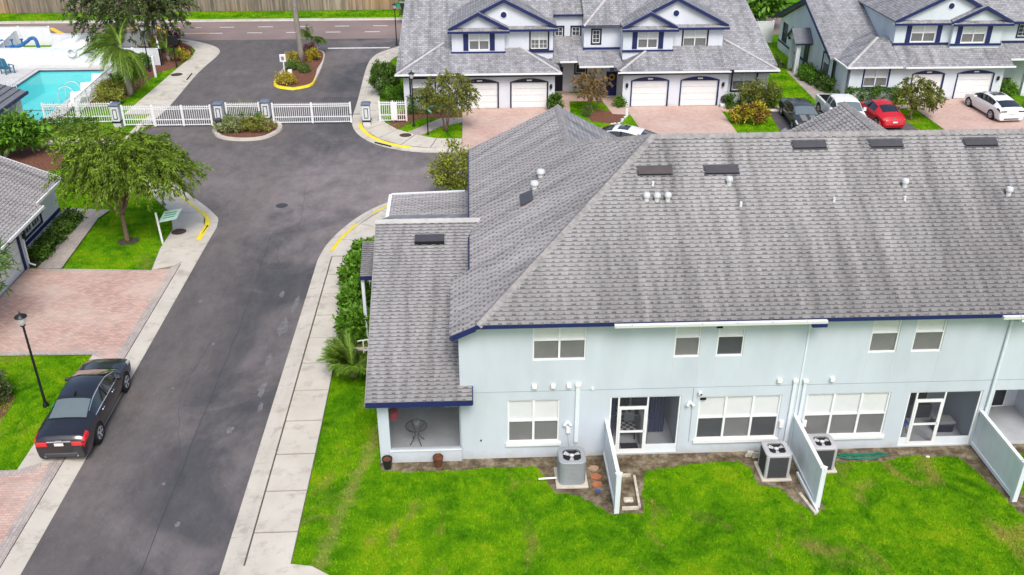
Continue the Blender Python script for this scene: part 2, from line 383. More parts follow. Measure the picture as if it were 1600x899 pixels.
leafmat('leaf_myrtle', (0.130, 0.145, 0.018)); leafmat('leaf_autumn', (0.180, 0.120, 0.045)); leafmat('leaf_yellow', (0.330, 0.270, 0.020), (0.10, 0.09, 0.01)); leafmat('leaf_red', (0.120, 0.030, 0.025), (0.04, 0.01, 0.012))
leafmat('frond', (0.120, 0.215, 0.020)); leafmat('frond_fresh', (0.17, 0.28, 0.03), (0.06, 0.09, 0.03)); leafmat('leaf_pale', (0.21, 0.25, 0.09)); leafmat('leaf_fern', (0.20, 0.22, 0.03))
def mulch():
    q = N('mulch', 0.95, 0, 0.1); q.color(q.ramp(q.noise(16, 5, None, 0.75), [(0.3, (0.07, 0.03, 0.02)), (0.5, (0.17, 0.075, 0.05)), (0.72, (0.30, 0.17, 0.11))])); q.bump(q.noise(24, 4), 0.9, 0.04)
mulch()
def dirt():
    q = N('dirt', 0.95, 0, 0.1)
    q.color(q.ramp(q.noise(2.0, 7, None, 0.75), [(0.32, (0.040, 0.028, 0.018)), (0.48, (0.13, 0.10, 0.065)), (0.68, (0.33, 0.28, 0.20))])); q.bump(q.noise(12, 5), 0.8, 0.04)
dirt()
def wood():
    q = N('old_wood', 0.9, 0, 0.1)
    a = q.ramp(q.noise(1.5, 5, q.coord(scale=(3, 1, 0.3))), [(0.3, (0.15, 0.12, 0.10)), (0.7, (0.33, 0.27, 0.22))])
    a = q.mix(q.ramp(q.noise(0.12, 2), [(0.5, (0,) * 3), (0.62, (0.7,) * 3)]), a, (0.36, 0.20, 0.10)); q.color(q.mix(1.0, a, q.gray(q.attr()), 'MULTIPLY'))
wood()
def water():
    q = N('pool_water', 0.03, 0, 0.5); q.color(q.ramp(q.noise(0.15, 3), [(0.3, (0.05, 0.62, 0.64)), (0.7, (0.10, 0.72, 0.70))])); q.b.inputs['Alpha'].default_value = 0.35
    q.bump(q.noise(3.0, 3), 0.12, 0.03)
water(); plain('pool_shell', (0.18, 0.72, 0.72), 0.6, var=0.06, sc=0.5); plain('roadway', (0.24, 0.18, 0.165), 0.9, var=0.2, sc=0.3, bump=0.3)
# ------------------------------------------------------------------ generators
def leafcloud(C, spread, per, size, droop=0.0, outc=None, seed=0, flat=0.0, strand=0.0):
    g = np.random.default_rng(seed); C = np.asarray(C, float); k = len(C); n = k * per
    ci = np.repeat(np.arange(k), per)
    sp = np.asarray(spread, float) * np.ones(3)
    P = C[ci] + g.normal(0, 1, (n, 3)) * sp
    D = g.normal(0, 1, (n, 3))
    if strand:                                    # leaves set along drooping twigs
        sd = g.normal(0, .7, (k, 3)); oc = C - np.asarray(outc); sd += oc / (np.linalg.norm(oc, axis=1)[:, None] + 1e-6); sd[:, 2] = sd[:, 2] * .5 - .1; sd /= np.linalg.norm(sd, axis=1)[:, None]
        tt = g.uniform(0, 1, n)[:, None]; P = C[ci] + sd[ci] * tt * strand + g.normal(0, .035, (n, 3)); P[:, 2] -= (tt[:, 0] ** 2) * strand * .55
        D = sd[ci] * 1.1 + g.normal(0, .75, (n, 3)); D[:, 2] -= tt[:, 0] * .8
    if outc is not None and not strand:
        o = P - np.asarray(outc); o /= np.linalg.norm(o, axis=1)[:, None] + 1e-6; D += o * 0.9
    D[:, 2] -= droop; D[:, 2] *= (1 - flat); D /= np.linalg.norm(D, axis=1)[:, None]
    S = np.cross(D, g.normal(0, 1, (n, 3))); S /= np.linalg.norm(S, axis=1)[:, None]
    l = size[0] * g.uniform(0.6, 1.3, n)[:, None]; w = size[1] * g.uniform(0.7, 1.3, n)[:, None]
    V = np.empty((n, 4, 3)); V[:, 0] = P; V[:, 1] = P + D * l * 0.45 + S * w * 0.5; V[:, 2] = P + D * l; V[:, 3] = P + D * l * 0.45 - S * w * 0.5
    tone = np.clip(g.uniform(0.1, 0.9, k)[ci] * 0.55 + g.uniform(0, 1, n) * 0.45, 0, 1)
    return V.reshape(-1, 3), np.arange(n * 4).reshape(n, 4), tone

def ellip(c, r, k, seed, shell=0.5, zmin=-1.0, lump=0.18):
    g = np.random.default_rng(seed); d = g.normal(0, 1, (k * 3, 3)); d /= np.linalg.norm(d, axis=1)[:, None]
    d = d[d[:, 2] > zmin][:k]
    ph = g.uniform(0, 6.28, 6)
    q = 1 + lump * (np.sin(3 * d[:, 0] + ph[0] + 2 * d[:, 2]) + np.sin(4 * d[:, 1] + ph[1]) + np.sin(5 * d[:, 2] + ph[2] + 3 * d[:, 0])) * 0.6
    rad = (shell + (1 - shell) * g.uniform(0, 1, len(d)) ** 0.6) * q
    return np.asarray(c) + d * rad[:, None] * np.asarray(r)

def boxcloud(c, h, k, seed):
    g = np.random.default_rng(seed); p = g.uniform(-1, 1, (k, 3)); f = g.integers(0, 5, k)
    for i in range(k):
        if f[i] < 2: p[i, 0] = (-1, 1)[f[i]] * g.uniform(0.8, 1)
        elif f[i] < 4: p[i, 1] = (-1, 1)[f[i] - 2] * g.uniform(0.8, 1)
        else: p[i, 2] = g.uniform(0.75, 1)
    return np.asarray(c) + p * np.asarray(h)

def tree(name, label, cat, loc, crown_c, crown_r, k, per, size, mat, trunk_r=0.1, fork=1.2, limbs=6, spread=0.3, droop=0.3,
         seed=1, group=None, shell=0.35, bark='bark', stems=1, zmin=-0.8, lean=(0, 0), lump=0.18, strand=0.0):
    g = random.Random(seed); t = thing(name, label, cat, loc, group); L = Vector(loc)
    C = ellip(crown_c, crown_r, k, seed, shell, zmin, lump); mb = MB()
    for s in range(stems):
        a = 6.28 * s / max(1, stems) + g.random(); rr = 0.0 if stems == 1 else 0.12
        b = L + Vector((math.cos(a) * rr, math.sin(a) * rr, 0)); f = L + Vector((lean[0] + math.cos(a) * rr * 2.5, lean[1] + math.sin(a) * rr * 2.5, fork))
        mid = (b + f) / 2 + Vector((g.uniform(-.05, .05), g.uniform(-.05, .05), 0))
        mb.tube([b, b + (mid - b) * 0.25, mid, f], trunk_r * 1.15, 8, trunk_r * 0.75)
        for i in range(limbs):
            e = Vector(C[g.randrange(len(C))]); e = f + (e - f) * 0.85
            m1 = f + (e - f) * 0.5 + Vector((g.uniform(-.2, .2), g.uniform(-.2, .2), g.uniform(.0, .25)))
            mb.tube(spline([f - Vector((0, 0, .05)), m1, e], 4), trunk_r * 0.55, 6, trunk_r * 0.1)
    mb.build('trunk', bark, t, True)
    V, Q, T = leafcloud(C, spread, per, size, droop, crown_c, seed + 5, 0.0, strand)
    fastmesh('crown', V, Q, mat, t, T); return t

def shrub(name, label, cat, loc, r, k, per, size, mat, seed=1, group=None, zc=None, shape='ball', spread=0.08, droop=-0.2, mat2=None):
    t = thing(name, label, cat, loc, group); L = np.array(loc, float)
    c = L + np.array((0, 0, r[2] if zc is None else zc))
    C = boxcloud(c, r, k, seed) if shape == 'box' else ellip(c, r, k, seed, 0.6, -0.75, 0.12)
    C[:, 2] = np.maximum(C[:, 2], loc[2] + 0.04)
    V, Q, T = leafcloud(C, spread, per, size, droop, c, seed + 3)
    V[:, 2] = np.maximum(V[:, 2], loc[2] + 0.01)
    fastmesh('foliage', V, Q, mat, t, T)
    if mat2:
        C2 = ellip(c, tuple(x * 1.02 for x in r), k // 3, seed + 9, 0.85, -0.2, 0.1); V, Q, T = leafcloud(C2, spread, per // 2, size, droop, c, seed + 8)
        fastmesh('blossom', V, Q, mat2, t, T)
    mb = MB()
    for i in range(5):
        a = i * 1.256 + seed; mb.tube([L + np.array((math.cos(a) * .05, math.sin(a) * .05, 0)), L + np.array((math.cos(a) * r[0] * .5, math.sin(a) * r[1] * .5, r[2] * 1.1))], 0.018, 5, 0.006)
    mb.build('stem', 'bark', t); return t

def frond_mesh(name, length, leaf, n, arch, mat, width=0.021, fan=False):
    V = []; Q = []; T = []; g = np.random.default_rng(n)
    pts = [Vector((0, length * s, length * (0.45 * s - arch * s * s))) for s in np.linspace(0, 1, 9)]
    for i in range(8):                                    # rachis
        a, b = pts[i], pts[i + 1]; w = 0.018 * (1 - i / 9)
        k = len(V); V += [a + Vector((-w, 0, 0)), a + Vector((w, 0, 0)), b + Vector((w * .8, 0, 0)), b + Vector((-w * .8, 0, 0))]; Q.append((k, k + 1, k + 2, k + 3)); T.append(0.7)
    for i in range(n):
        s = 0.12 + 0.88 * (i + 0.5) / n; x = s * 8; j = min(7, int(x)); p = pts[j].lerp(pts[j + 1], x - j); tdir = (pts[j + 1] - pts[j]).normalized()
        ll = leaf * (math.sin(math.pi * min(1, s * 0.85 + 0.12)) * 0.75 + 0.3)
        for sd in (-1, 1):
            d = (Vector((sd, 0, 0)) * 0.8 + tdir * 0.65 + Vector((0, 0, -0.2 + g.uniform(-.5, .45)))).normalized()
            q = tdir * width; k = len(V); dr = Vector((0, 0, -0.3 * ll))
            V += [p - q * .5, p + q * .5, p + d * ll * .6 + q * .4 + dr * .2, p + d * ll + dr]; Q.append((k, k + 1, k + 2, k + 3)); T.append(float(g.uniform(0, 1)) * (.35 + .65 * s))
    me = bpy.data.meshes.new(name); me.from_pydata([tuple(p) for p in V], [], Q); me.materials.append(M[mat])
    at = me.attributes.new('tone', 'FLOAT', 'FACE'); at.data.foreach_set('value', T); return me

def palm(name, label, loc, h, trunk_r, nf, length, leaf, mat, seed=1, group=None, bark='bark_grey', arch=0.7, nl=26, lo=-45, hi=70, cat='palm tree'):
    g = random.Random(seed); t = thing(name, label, cat, loc, group); L = Vector(loc)
    mb = MB(); path = [L + Vector((0.05 * math.sin(i), 0.03 * math.cos(i * 1.3), h * i / 10)) for i in range(11)]
    mb.tube(path, trunk_r * 1.25, 10, trunk_r)
    for i in range(1, 10): mb.tube([path[i] + Vector((0, 0, -.015)), path[i] + Vector((0, 0, .015))], trunk_r * 1.22 - i * trunk_r * .02, 10)
    mb.build('trunk', bark, t, True)
    ms = [frond_mesh('frond', length, leaf, nl, arch + 0.15 * v, mat) for v in range(2)]
    for i in range(nf):
        el = lo + (hi - lo) * ((i * 0.618) % 1.0); az = i * 137.5 + g.uniform(-15, 15)
        m = Matrix.Translation(L + Vector((0, 0, h))) @ Matrix.Rotation(R(az), 4, 'Z') @ Matrix.Rotation(R(el - 15), 4, 'X') @ Matrix.Scale(g.uniform(.85, 1.1), 4)
        inst(ms[i % 2], 'frond', t, m)
    return t

def lawn(name, label, polys, density, h=(0.035, 0.065), w=0.016, holes=(), z=0.0, seed=3):
    g = np.random.default_rng(seed); Ps = []
    for poly in polys:
        a = np.array(poly)[:, :2]; lo, hi = a.min(0), a.max(0); n = int((hi - lo).prod() * density)
        p = g.uniform(lo, hi, (n, 2)); p = p[inside(p, poly)]
        for hh in holes: p = p[~inside(p, hh)]
        Ps.append(p)
    p = np.concatenate(Ps); n = len(p); B = np.c_[p, np.full(n, z)]
    an = g.uniform(0, 6.283, n); d = np.c_[np.cos(an), np.sin(an), np.zeros(n)]; l2 = g.normal(0, .028, (n, 3)); l2[:, 2] = g.uniform(h[0], h[1], n)
    ww = (w * g.uniform(.6, 1.3, n))[:, None]
    V = np.empty((n, 3, 3)); V[:, 0] = B - d * ww; V[:, 1] = B + d * ww; V[:, 2] = B + l2
    o = fastmesh(name, V.reshape(-1, 3), np.arange(n * 3).reshape(n, 3), 'grass_blade', None, g.uniform(.75, 1.3, n), 'stuff')
    tag(o, label, 'grass'); return o

# --- walls, windows ------------------------------------------------
def obox(mb, p0, u, a0, a1, d0, d1, z0, z1):     # a along wall, d inwards, z up; outward = right of u
    i = (-u[1], u[0]); q = lambda a, d: (p0[0] + u[0] * a + i[0] * d, p0[1] + u[1] * a + i[1] * d)
    return mb.prism([q(a0, d0) + (z0,), q(a1, d0) + (z0,), q(a1, d1) + (z0,), q(a0, d1) + (z0,)], (0, 0, z1 - z0))

def wall(mb, p0, u, L, z0, z1, holes=(), depth=0.14):
    i = (-u[1], u[0]); q = lambda a, d, z: (p0[0] + u[0] * a + i[0] * d, p0[1] + u[1] * a + i[1] * d, z)
    xs = sorted({0, L} | {x for h in holes for x in h[:2]}); zs = sorted({z0, z1} | {x for h in holes for x in h[2:4]})
    for a, b in zip(xs, xs[1:]):
        for c, d in zip(zs, zs[1:]):
            m, n = (a + b) / 2, (c + d) / 2
            if any(h[0] < m < h[1] and h[2] < n < h[3] for h in holes): continue
            mb.add([q(a, 0, c), q(b, 0, c), q(b, 0, d), q(a, 0, d)], [(0, 1, 2, 3)])
    for h in holes:
        a, b, c, d = h[:4]
        mb.add([q(a, 0, c), q(b, 0, c), q(b, 0, d), q(a, 0, d), q(a, depth, c), q(b, depth, c), q(b, depth, d), q(a, depth, d)],
               [(0, 4, 5, 1), (1, 5, 6, 2), (2, 6, 7, 3), (3, 7, 4, 0)])

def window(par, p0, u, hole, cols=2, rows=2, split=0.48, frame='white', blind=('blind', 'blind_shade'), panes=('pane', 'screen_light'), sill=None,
           trim=None, ft=0.05, muntin=None, label=None, wname='window'):
    a0, a1, z0, z1 = hole; f = MB(); zs = z0 + (z1 - z0) * split
    obox(f, p0, u, a0, a0 + ft, .03, .10, z0, z1); obox(f, p0, u, a1 - ft, a1, .03, .10, z0, z1)
    obox(f, p0, u, a0 + ft, a1 - ft, .03, .10, z0, z0 + ft); obox(f, p0, u, a0 + ft, a1 - ft, .03, .10, z1 - ft, z1)
    cw = (a1 - a0) / cols
    for c in range(1, cols): obox(f, p0, u, a0 + c * cw - ft * .7, a0 + c * cw + ft * .7, .025, .102, z0 + ft, z1 - ft)
    bands = [(z0, zs), (zs, z1)] if rows == 2 else [(z0, z1)]
    if rows == 2:
        for c in range(cols):
            obox(f, p0, u, a0 + c * cw + ft * .7, a0 + (c + 1) * cw - ft * .7, .035, .098, zs - ft * .5, zs + ft * .5)
    w = f.build(wname, frame, par, label=label)
    for c in range(cols):
        for r, (za, zb) in enumerate(bands):
            x0, x1 = a0 + c * cw + ft * .6, a0 + (c + 1) * cw - ft * .6; k = 1 if (r == 0 and rows == 2) else 0
            b = MB(); obox(b, p0, u, x0, x1, .066, .07, za + ft * .4, zb - ft * .4); b.build('pane', panes[k], w)
            if muntin:
                m = MB(); nx, nz = muntin
                for i in range(1, nx): xx = x0 + (x1 - x0) * i / nx; obox(m, p0, u, xx - .012, xx + .012, .05, .063, za + ft * .4, zb - ft * .4)
                for i in range(1, nz): zz = za + (zb - za) * i / nz; obox(m, p0, u, x0, x1, .048, .0615, zz - .012, zz + .012)
                m.build('muntin', frame, w)
            b = MB(); obox(b, p0, u, x0 - .015, x1 + .015, .085, .09, za + ft * .3, zb - ft * .3)
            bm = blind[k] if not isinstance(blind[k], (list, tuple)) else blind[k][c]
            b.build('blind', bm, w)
    if sill:
        s = MB(); obox(s, p0, u, a0 - .06, a1 + .06, -.07, .03, z0 - .10, z0 + .005); s.build('sill', sill, w)
    if trim:
        s = MB(); tt = .10
        obox(s, p0, u, a0 - tt, a0, -.025, .03, z0 - tt, z1 + tt); obox(s, p0, u, a1, a1 + tt, -.025, .03, z0 - tt, z1 + tt)
        obox(s, p0, u, a0, a1, -.025, .03, z1, z1 + tt); obox(s, p0, u, a0, a1, -.025, .03, z0 - tt, z0); s.build('trim', trim, w)
    return w

def garage_door(par, p0, u, a0, a1, z1, rise=0.2, trim='navy', number=True):
    d = MB(); obox(d, p0, u, a0, a1, .10, .13, 0, z1); door = d.build('garage_door', 'white_trim', par)
    n = 4; h = z1 / n
    for i in range(n):
        b = MB(); obox(b, p0, u, a0 + .02, a1 - .02, .072, .098, i * h + .012, (i + 1) * h - .012); b.build('panel', 'white', door)
    t = MB(); tw = .09
    obox(t, p0, u, a0 - tw, a0, -.03, .06, 0, z1); obox(t, p0, u, a1, a1 + tw, -.03, .06, 0, z1)
    i_ = (-u[1], u[0]); m = (a0 + a1) / 2; hw = (a1 - a0) / 2 + tw; arc = []
    for k in range(13):
        s = -1 + 2 * k / 12; arc.append((m + hw * s, z1 + rise * (1 - s * s) + .03))
    pl = [(m - hw, z1 + .002)] + arc + [(m + hw, z1 + .002)]
    P = lambda a, dd, z: (p0[0] + u[0] * a + i_[0] * dd, p0[1] + u[1] * a + i_[1] * dd, z)
    t.prism([P(a, -.035, z) for a, z in pl], (i_[0] * .09, i_[1] * .09, 0)); t.build('trim', trim, door)
    if number:
        s = MB(); obox(s, p0, u, m - .16, m + .16, -.045, -.038, z1 + rise * .45, z1 + rise * .45 + .08); s.build('number_plate', 'white', door)
    return door

def slab(par, poly, th, mat, name='roof'):
    m = MB(); m.prism(poly, (0, 0, -th)); return m.build(name, mat, par)

def bar3(mb, a, b, w, h):                        # board between two points: w thick sideways, h tall (hangs below the points)
    a, b = Vector(a), Vector(b); d = (b - a); s = Vector((-d.y, d.x, 0)).normalized() * w / 2
    mb.prism([a - s, b - s, b + s, a + s], (0, 0, -h))

# --- shingles -------------------------------------------------------
def shingle_plane(poly, e=0.145, seed=0, tw=(0.09, 0.21)):
    g = random.Random(seed); P = [Vector(p) for p in poly]; n = Vector((0, 0, 0))
    for i in range(len(P)): n += P[i].cross(P[(i + 1) % len(P)])
    n.normalize()
    if n.z < 0: n = -n
    u = Vector((0, 0, 1)).cross(n).normalized(); w = n.cross(u).normalized()
    o = P[0]; q = [((p - o).dot(u), (p - o).dot(w)) for p in P]; b0 = min(x[1] for x in q); b1 = max(x[1] for x in q); tabs = []
    k = 0; b = b0
    while b < b1 - 0.03:
        m = b + e * 0.5; xs = []
        for i in range(len(q)):
            (ax, ay), (bx, by) = q[i], q[(i + 1) % len(q)]
            if (ay > m) != (by > m): xs.append(ax + (m - ay) / (by - ay) * (bx - ax))
        xs.sort()
        for x0, x1 in zip(xs[::2], xs[1::2]):
            a = x0; hi = g.random() < .5
            while a < x1 - 1e-4:
                t = min(x1, a + g.uniform(*tw) * (1.15 if hi else .75)); t = x1 if x1 - t < 0.06 else t
                tone = g.choice((1.0, 1.03, .97)) if hi else g.choice((.46, .54, .60))
                tabs.append((o + u * a + w * b, u, w, n, t - a, e, tone, .030 if hi else .014)); a = t; hi = not hi
        b += e; k += 1
    return tabs

def tab_geo(L, e, th):                           # faces: lower half, upper half, butt edge, two sides
    m = e * .38; zm = th * .62 + .001
    v = [(0, -.012, th), (L, -.012, th), (L, m, zm), (0, m, zm), (L, e + .012, .002), (0, e + .012, .002), (0, -.012, -.01), (L, -.012, -.01)]
    return v, [(0, 1, 2, 3), (3, 2, 4, 5), (6, 7, 1, 0), (7, 4, 2, 1), (6, 0, 3, 5)]

def tab_tones(tone, th): return [tone, .97 if tone < .7 else tone, .25, tone * .6, tone * .6]  # butt edge and sides darkened: course shadow line put into the tone

TABMESH = {}
def emit_shingles(planes, nmax=300, C=Vector((0, 0, 18.5))):
    """planes: [(roof_object, tabs, material)]: the nmax nearest tabs become objects, the rest one field per roof plane"""
    allt = sorted(((t[0] - C).length - 0.0, i, j) for i, (_, tabs, _) in enumerate(planes) for j, t in enumerate(tabs))
    near = {(i, j) for _, i, j in allt[:nmax]}
    for i, (roof, tabs, mat) in enumerate(planes):
        V = []; F = []; T = []
        for j, (o, u, w, n, L, e, tone, th) in enumerate(tabs):
            if (i, j) in near:
                key = (mat, round(tone, 2), th)
                if key not in TABMESH:
                    v, f = tab_geo(1.0, e, th); me = bpy.data.meshes.new('shingle'); me.from_pydata(v, [], f); me.materials.append(M[mat])
                    at = me.attributes.new('tone', 'FLOAT', 'FACE'); at.data.foreach_set('value', tab_tones(tone, th)); TABMESH[key] = me
                m = Matrix(((u.x * L, w.x, n.x, o.x), (u.y * L, w.y, n.y, o.y), (u.z * L, w.z, n.z, o.z), (0, 0, 0, 1)))
                inst(TABMESH[key], 'shingle', roof, m)
            else:
                v, f = tab_geo(L, e, th); k = len(V); V += [o + u * a + w * b + n * c for a, b, c in v]
                F += [tuple(x + k for x in y) for y in f]; T += tab_tones(tone, th)
        if V:
            mb = MB(); mb.v = V; mb.f = F; mb.t = T; mb.build('shingle_field', mat, roof, tone=True, kind='stuff')

def caps(par, a, b, mat='cap', step=0.17, w=0.15, th=0.025, lift=0.02, drop=0.09, single=True):
    a, b = Vector(a), Vector(b); d = (b - a); L = d.length; d.normalize(); s = Vector((-d.y, d.x, 0)).normalized(); up = s.cross(d) * -1
    if up.z < 0: up = -up
    n = int(L / step); geo = None; J = MB()
    v = [(-w, -.02, -drop), (0, -.02, th), (w, -.02, -drop), (-w, step + .02, -drop - .012), (0, step + .02, th - .014), (w, step + .02, -drop - .012),
         (-w, -.02, -drop - .03), (0, -.02, th - .03), (w, -.02, -drop - .03)]
    f = [(0, 1, 4, 3), (1, 2, 5, 4), (0, 6, 7, 1), (1, 7, 8, 2)]
    me = bpy.data.meshes.new('ridge_cap'); me.from_pydata(v, [], f); me.materials.append(M[mat])
    for i in range(n):
        o = a + d * (L * i / n) + up * lift
        m = Matrix(((s.x, d.x, up.x, o.x), (s.y, d.y, up.y, o.y), (s.z, d.z, up.z, o.z), (0, 0, 0, 1)))
        if single: inst(me, 'ridge_cap', par, m)
        else: J.add([m @ Vector(p) for p in v], f)
    if not single: J.build('ridge_caps', mat, par)

# --- vehicles --------------------------------------------------------
def wheel(par, x, y, r, w, rimr=0.68, spokes=5):
    sgn = 1 if x > 0 else -1; t = MB(); t.tube([(x - w / 2, y, r), (x - w / 2 + .03, y, r), (x + w / 2 - .03, y, r), (x + w / 2, y, r)], r, 24)
    o = t.build('wheel', 'tyre', par, 2); m = MB(); xo = x + sgn * (w / 2 + .004)
    m.tube([(xo - sgn * .02, y, r), (xo, y, r)], r * rimr, 24); ring = m.build('rim', 'rim', o, 2)
    k = MB()
    for i in range(spokes):
        a0 = 2 * math.pi * (i + .5) / spokes; p = []
        for da, rr in ((-.32, .6), (.32, .6), (.13, .18), (-.13, .18)): p.append((xo + sgn * .004, y + r * rimr * 1.5 * rr * math.cos(a0 + da), r + r * rimr * 1.5 * rr * math.sin(a0 + da)))
        k.prism(p, (-sgn * .003, 0, 0))
    k.build('spoke_gap', 'arch_dark', o); return o

class Car:
    NS = 7
    def __init__(s, st):                          # st rows: y, z_top, z_belt, half width, half width at top
        a = np.array(st, float); s.y = np.concatenate([np.linspace(a[i, 0], a[i + 1, 0], 7)[:-1] for i in range(len(a) - 1)] + [a[-1:, 0]])
        ip = lambda c: np.interp(s.y, a[:, 0], a[:, c])
        def sm(v):
            for _ in range(3): v = np.r_[v[0], (v[:-2] + 2 * v[1:-1] + v[2:]) / 4, v[-1]]
            return v
        s.zt, s.zb, s.w, s.wt = sm(ip(1)), sm(ip(2)), sm(ip(3)), sm(ip(4)); s.zb = np.minimum(s.zb, s.zt - .03)
    def ring(s, y, zs=0.2):
        f = lambda v: float(np.interp(y, s.y, v)); zt, zb, w, wt = f(s.zt), f(s.zb), f(s.w), f(s.wt); h = zb - zs
        return [(w * .9, zs), (w * .985, zs + h * .28), (w, zs + h * .66), (w * .975, zb), (wt, zt - (zt - zb) * .10 - .012), (wt * .6, zt), (0, zt + .012)]
    def P(s, y, q, side):
        r = s.ring(y); i = min(int(q), 5); t = q - i; return Vector((side * (r[i][0] + (r[i + 1][0] - r[i][0]) * t), y, r[i][1] + (r[i + 1][1] - r[i][1]) * t))
    def body(s, par, mat, zs=0.2):
        V = []; F = []; n = len(s.y); k = 13
        for y in s.y:
            r = s.ring(y, zs); V += [(x, y, z) for x, z in r] + [(-x, y, z) for x, z in r[-2::-1]]
        for i in range(n - 1):
            for j in range(k - 1): F.append((i * k + j, (i + 1) * k + j, (i + 1) * k + j + 1, i * k + j + 1))
            F.append((i * k, i * k + k - 1, (i + 1) * k + k - 1, (i + 1) * k))
        F += [tuple(range(k)), tuple(range((n - 1) * k, n * k))[::-1]]
        m = MB(); m.v = V; m.f = F; m.t = [1] * len(F); return m.build('body', mat, par, 2)
    def patch(s, par, name, mat, y0, y1, q0, q1, side=0, off=0.008, ny=10, nq=4, label=None):
        m = MB()
        if side == 0 and q1 < 5.9:
            for sd in (-1, 1): s.patch(par, name, mat, y0, y1, q0, q1, sd, off, ny, nq, label)
            return
        for sd in ((-1, 1) if side == 0 else (side,)):
            V = []
            for i in range(ny + 1):
                for j in range(nq + 1):
                    y = y0 + (y1 - y0) * i / ny; q = q0 + (q1 - q0) * j / nq; p = s.P(y, q, sd)
                    ta = s.P(y + .03, q, sd) - s.P(y - .03, q, sd); tb = s.P(y, min(q + .05, 5.99), sd) - s.P(y, max(q - .05, 0), sd); nn = ta.cross(tb).normalized()
                    if nn.x * sd < 0 and abs(nn.x) > .15 or (abs(nn.x) <= .15 and nn.z < 0): nn = -nn
                    V.append(p + nn * off)
            k = nq + 1; F = [(i * k + j, i * k + j + 1, (i + 1) * k + j + 1, (i + 1) * k + j) for i in range(ny) for j in range(nq)]
            m.add(V, F)
        return m.build(name, mat, par, True, label=label)
    def arches(s, par, ys, r):
        for y in ys:
            for sd in (-1, 1):
                x = float(np.interp(y, s.y, s.w)); m = MB()
                m.tube([(sd * (x - .12), y, r), (sd * (x + .004), y, r)], r * 1.16, 22); m.build('wheel_arch', 'arch_dark', par)

def place(root, loc, rz):
    root.location = loc; root.rotation_euler = (0, 0, R(rz)); return root

def lamp_post(name, label, loc, h, group='black lamp posts'):
    t = thing(name, label, 'lamp post', loc, group); x, y, z = loc; m = MB()
    m.lathe([(.10, 0), (.10, .08), (.06, .14), (.045, .3), (.04, h * .5), (.035, h - .5)], x, y, 10); m.build('pole', 'black_metal', t, 2)
    m = MB(); m.lathe([(.05, h - .5), (.09, h - .46), (.08, h - .42)], x, y, 12); m.build('holder', 'black_metal', t, 2)
    m = MB(); m.lathe([(.08, h - .42), (.17, h - .16), (.17, h - .14)], x, y, 12); m.build('lantern', 'lamp_glass', t, 2)
    m = MB(); m.lathe([(.20, h - .14), (.19, h - .11), (.06, h - .03), (.02, h), (.012, h + .07)], x, y, 12); m.build('cap', 'black_metal', t, 2)
    return t

def picket_run(par, a, b, z0, z1, n, mat='white', r=0.014, rails=(.12, .85), rail_h=.045, tip=True):
    a, b = Vector(a), Vector(b); d = b - a; L = d.length; u = d / L
    v = [(-r, -r, 0), (r, -r, 0), (r, r, 0), (-r, r, 0), (-r, -r, z1 - z0), (r, -r, z1 - z0), (r, r, z1 - z0), (-r, r, z1 - z0)]
    me = bpy.data.meshes.new('picket'); me.from_pydata(v, [], [(0, 3, 2, 1), (4, 5, 6, 7), (0, 1, 5, 4), (1, 2, 6, 5), (2, 3, 7, 6), (3, 0, 4, 7)]); me.materials.append(M[mat])
    for i in range(n):
        p = a + d * ((i + .5) / n); inst(me, 'picket', par, Matrix.Translation((p.x, p.y, z0)))
    for f in rails:
        m = MB(); z = z0 + (z1 - z0) * f; s = Vector((-u.y, u.x, 0)) * .022
        m.prism([a - s + Vector((0, 0, z - a.z)), b - s + Vector((0, 0, z - b.z)), b + s + Vector((0, 0, z - b.z)), a + s + Vector((0, 0, z - a.z))], (0, 0, rail_h)); m.build('rail', mat, par)
# ================================================================== THE SETTING
g_ = MB(); xs = (-500, -31.7, -26.9, 500); ys = (-120, 57.5, 69.5, 600)
for i in range(3):
    for j in range(3):
        if (i, j) != (1, 1): g_.add([(xs[i], ys[j], 0), (xs[i + 1], ys[j], 0), (xs[i + 1], ys[j + 1], 0), (xs[i], ys[j + 1], 0)], [(0, 1, 2, 3)])
struct(g_, 'ground', 'lawn')
RK = [(-6.97, -5), (-6.97, 20), (-6.97, 34.9), (-6.93, 37.75), (-6.55, 39.75), (-5.78, 41.7), (-4.9, 43.1), (-3.6, 44.3), (-1.5, 45), (6, 45.2)]
GK = [(6, 50.75), (-1.26, 50.75), (-3.46, 51.0), (-5.17, 51.88), (-6.41, 53.27), (-7.22, 55.05), (-7.57, 57.3), (-7.62, 61.2), (-7.8, 69.5), (-7.5, 72.7), (-6.7, 74.4), (-5.2, 76.2), (-3.0, 77.9)]
NK = [(-24.3, 79.0), (-22.86, 78.25), (-21.1, 76.83), (-19.97, 75.22), (-19.65, 73.22), (-19.9, 68.22), (-19.75, 60.33), (-20.0, 56), (-19.9, 52.6), (-18.9, 50.2), (-17.33, 48.2), (-16.09, 47.03), (-14.37, 44.88), (-12.83, 42.78), (-12.28, 41.4), (-12.25, 38), (-12.25, 20), (-12.25, -5)]
plain('patch_tar', (0.045, 0.045, 0.05), .8, var=.3, sc=5)
road = struct(MB().sheet(RK + [(60, 45.2), (60, 50.75)] + GK + [(-2.5, 79), (-24.3, 79.4)] + NK, .004), 'road', 'asphalt')
m = MB(); p = spline([(-8.9, 5), (-9.05, 18), (-9.15, 26), (-9.2, 33), (-9.5, 40)], 8); p = [v + Vector((rng.uniform(-.03, .03), 0, 0)) for v in p]; q = offset(p, .018)
for i in range(len(p) - 1): m.add([(p[i].x, p[i].y, .0085), (p[i + 1].x, p[i + 1].y, .0085), (q[i + 1].x, q[i + 1].y, .0085), (q[i].x, q[i].y, .0085)], [(0, 1, 2, 3)])
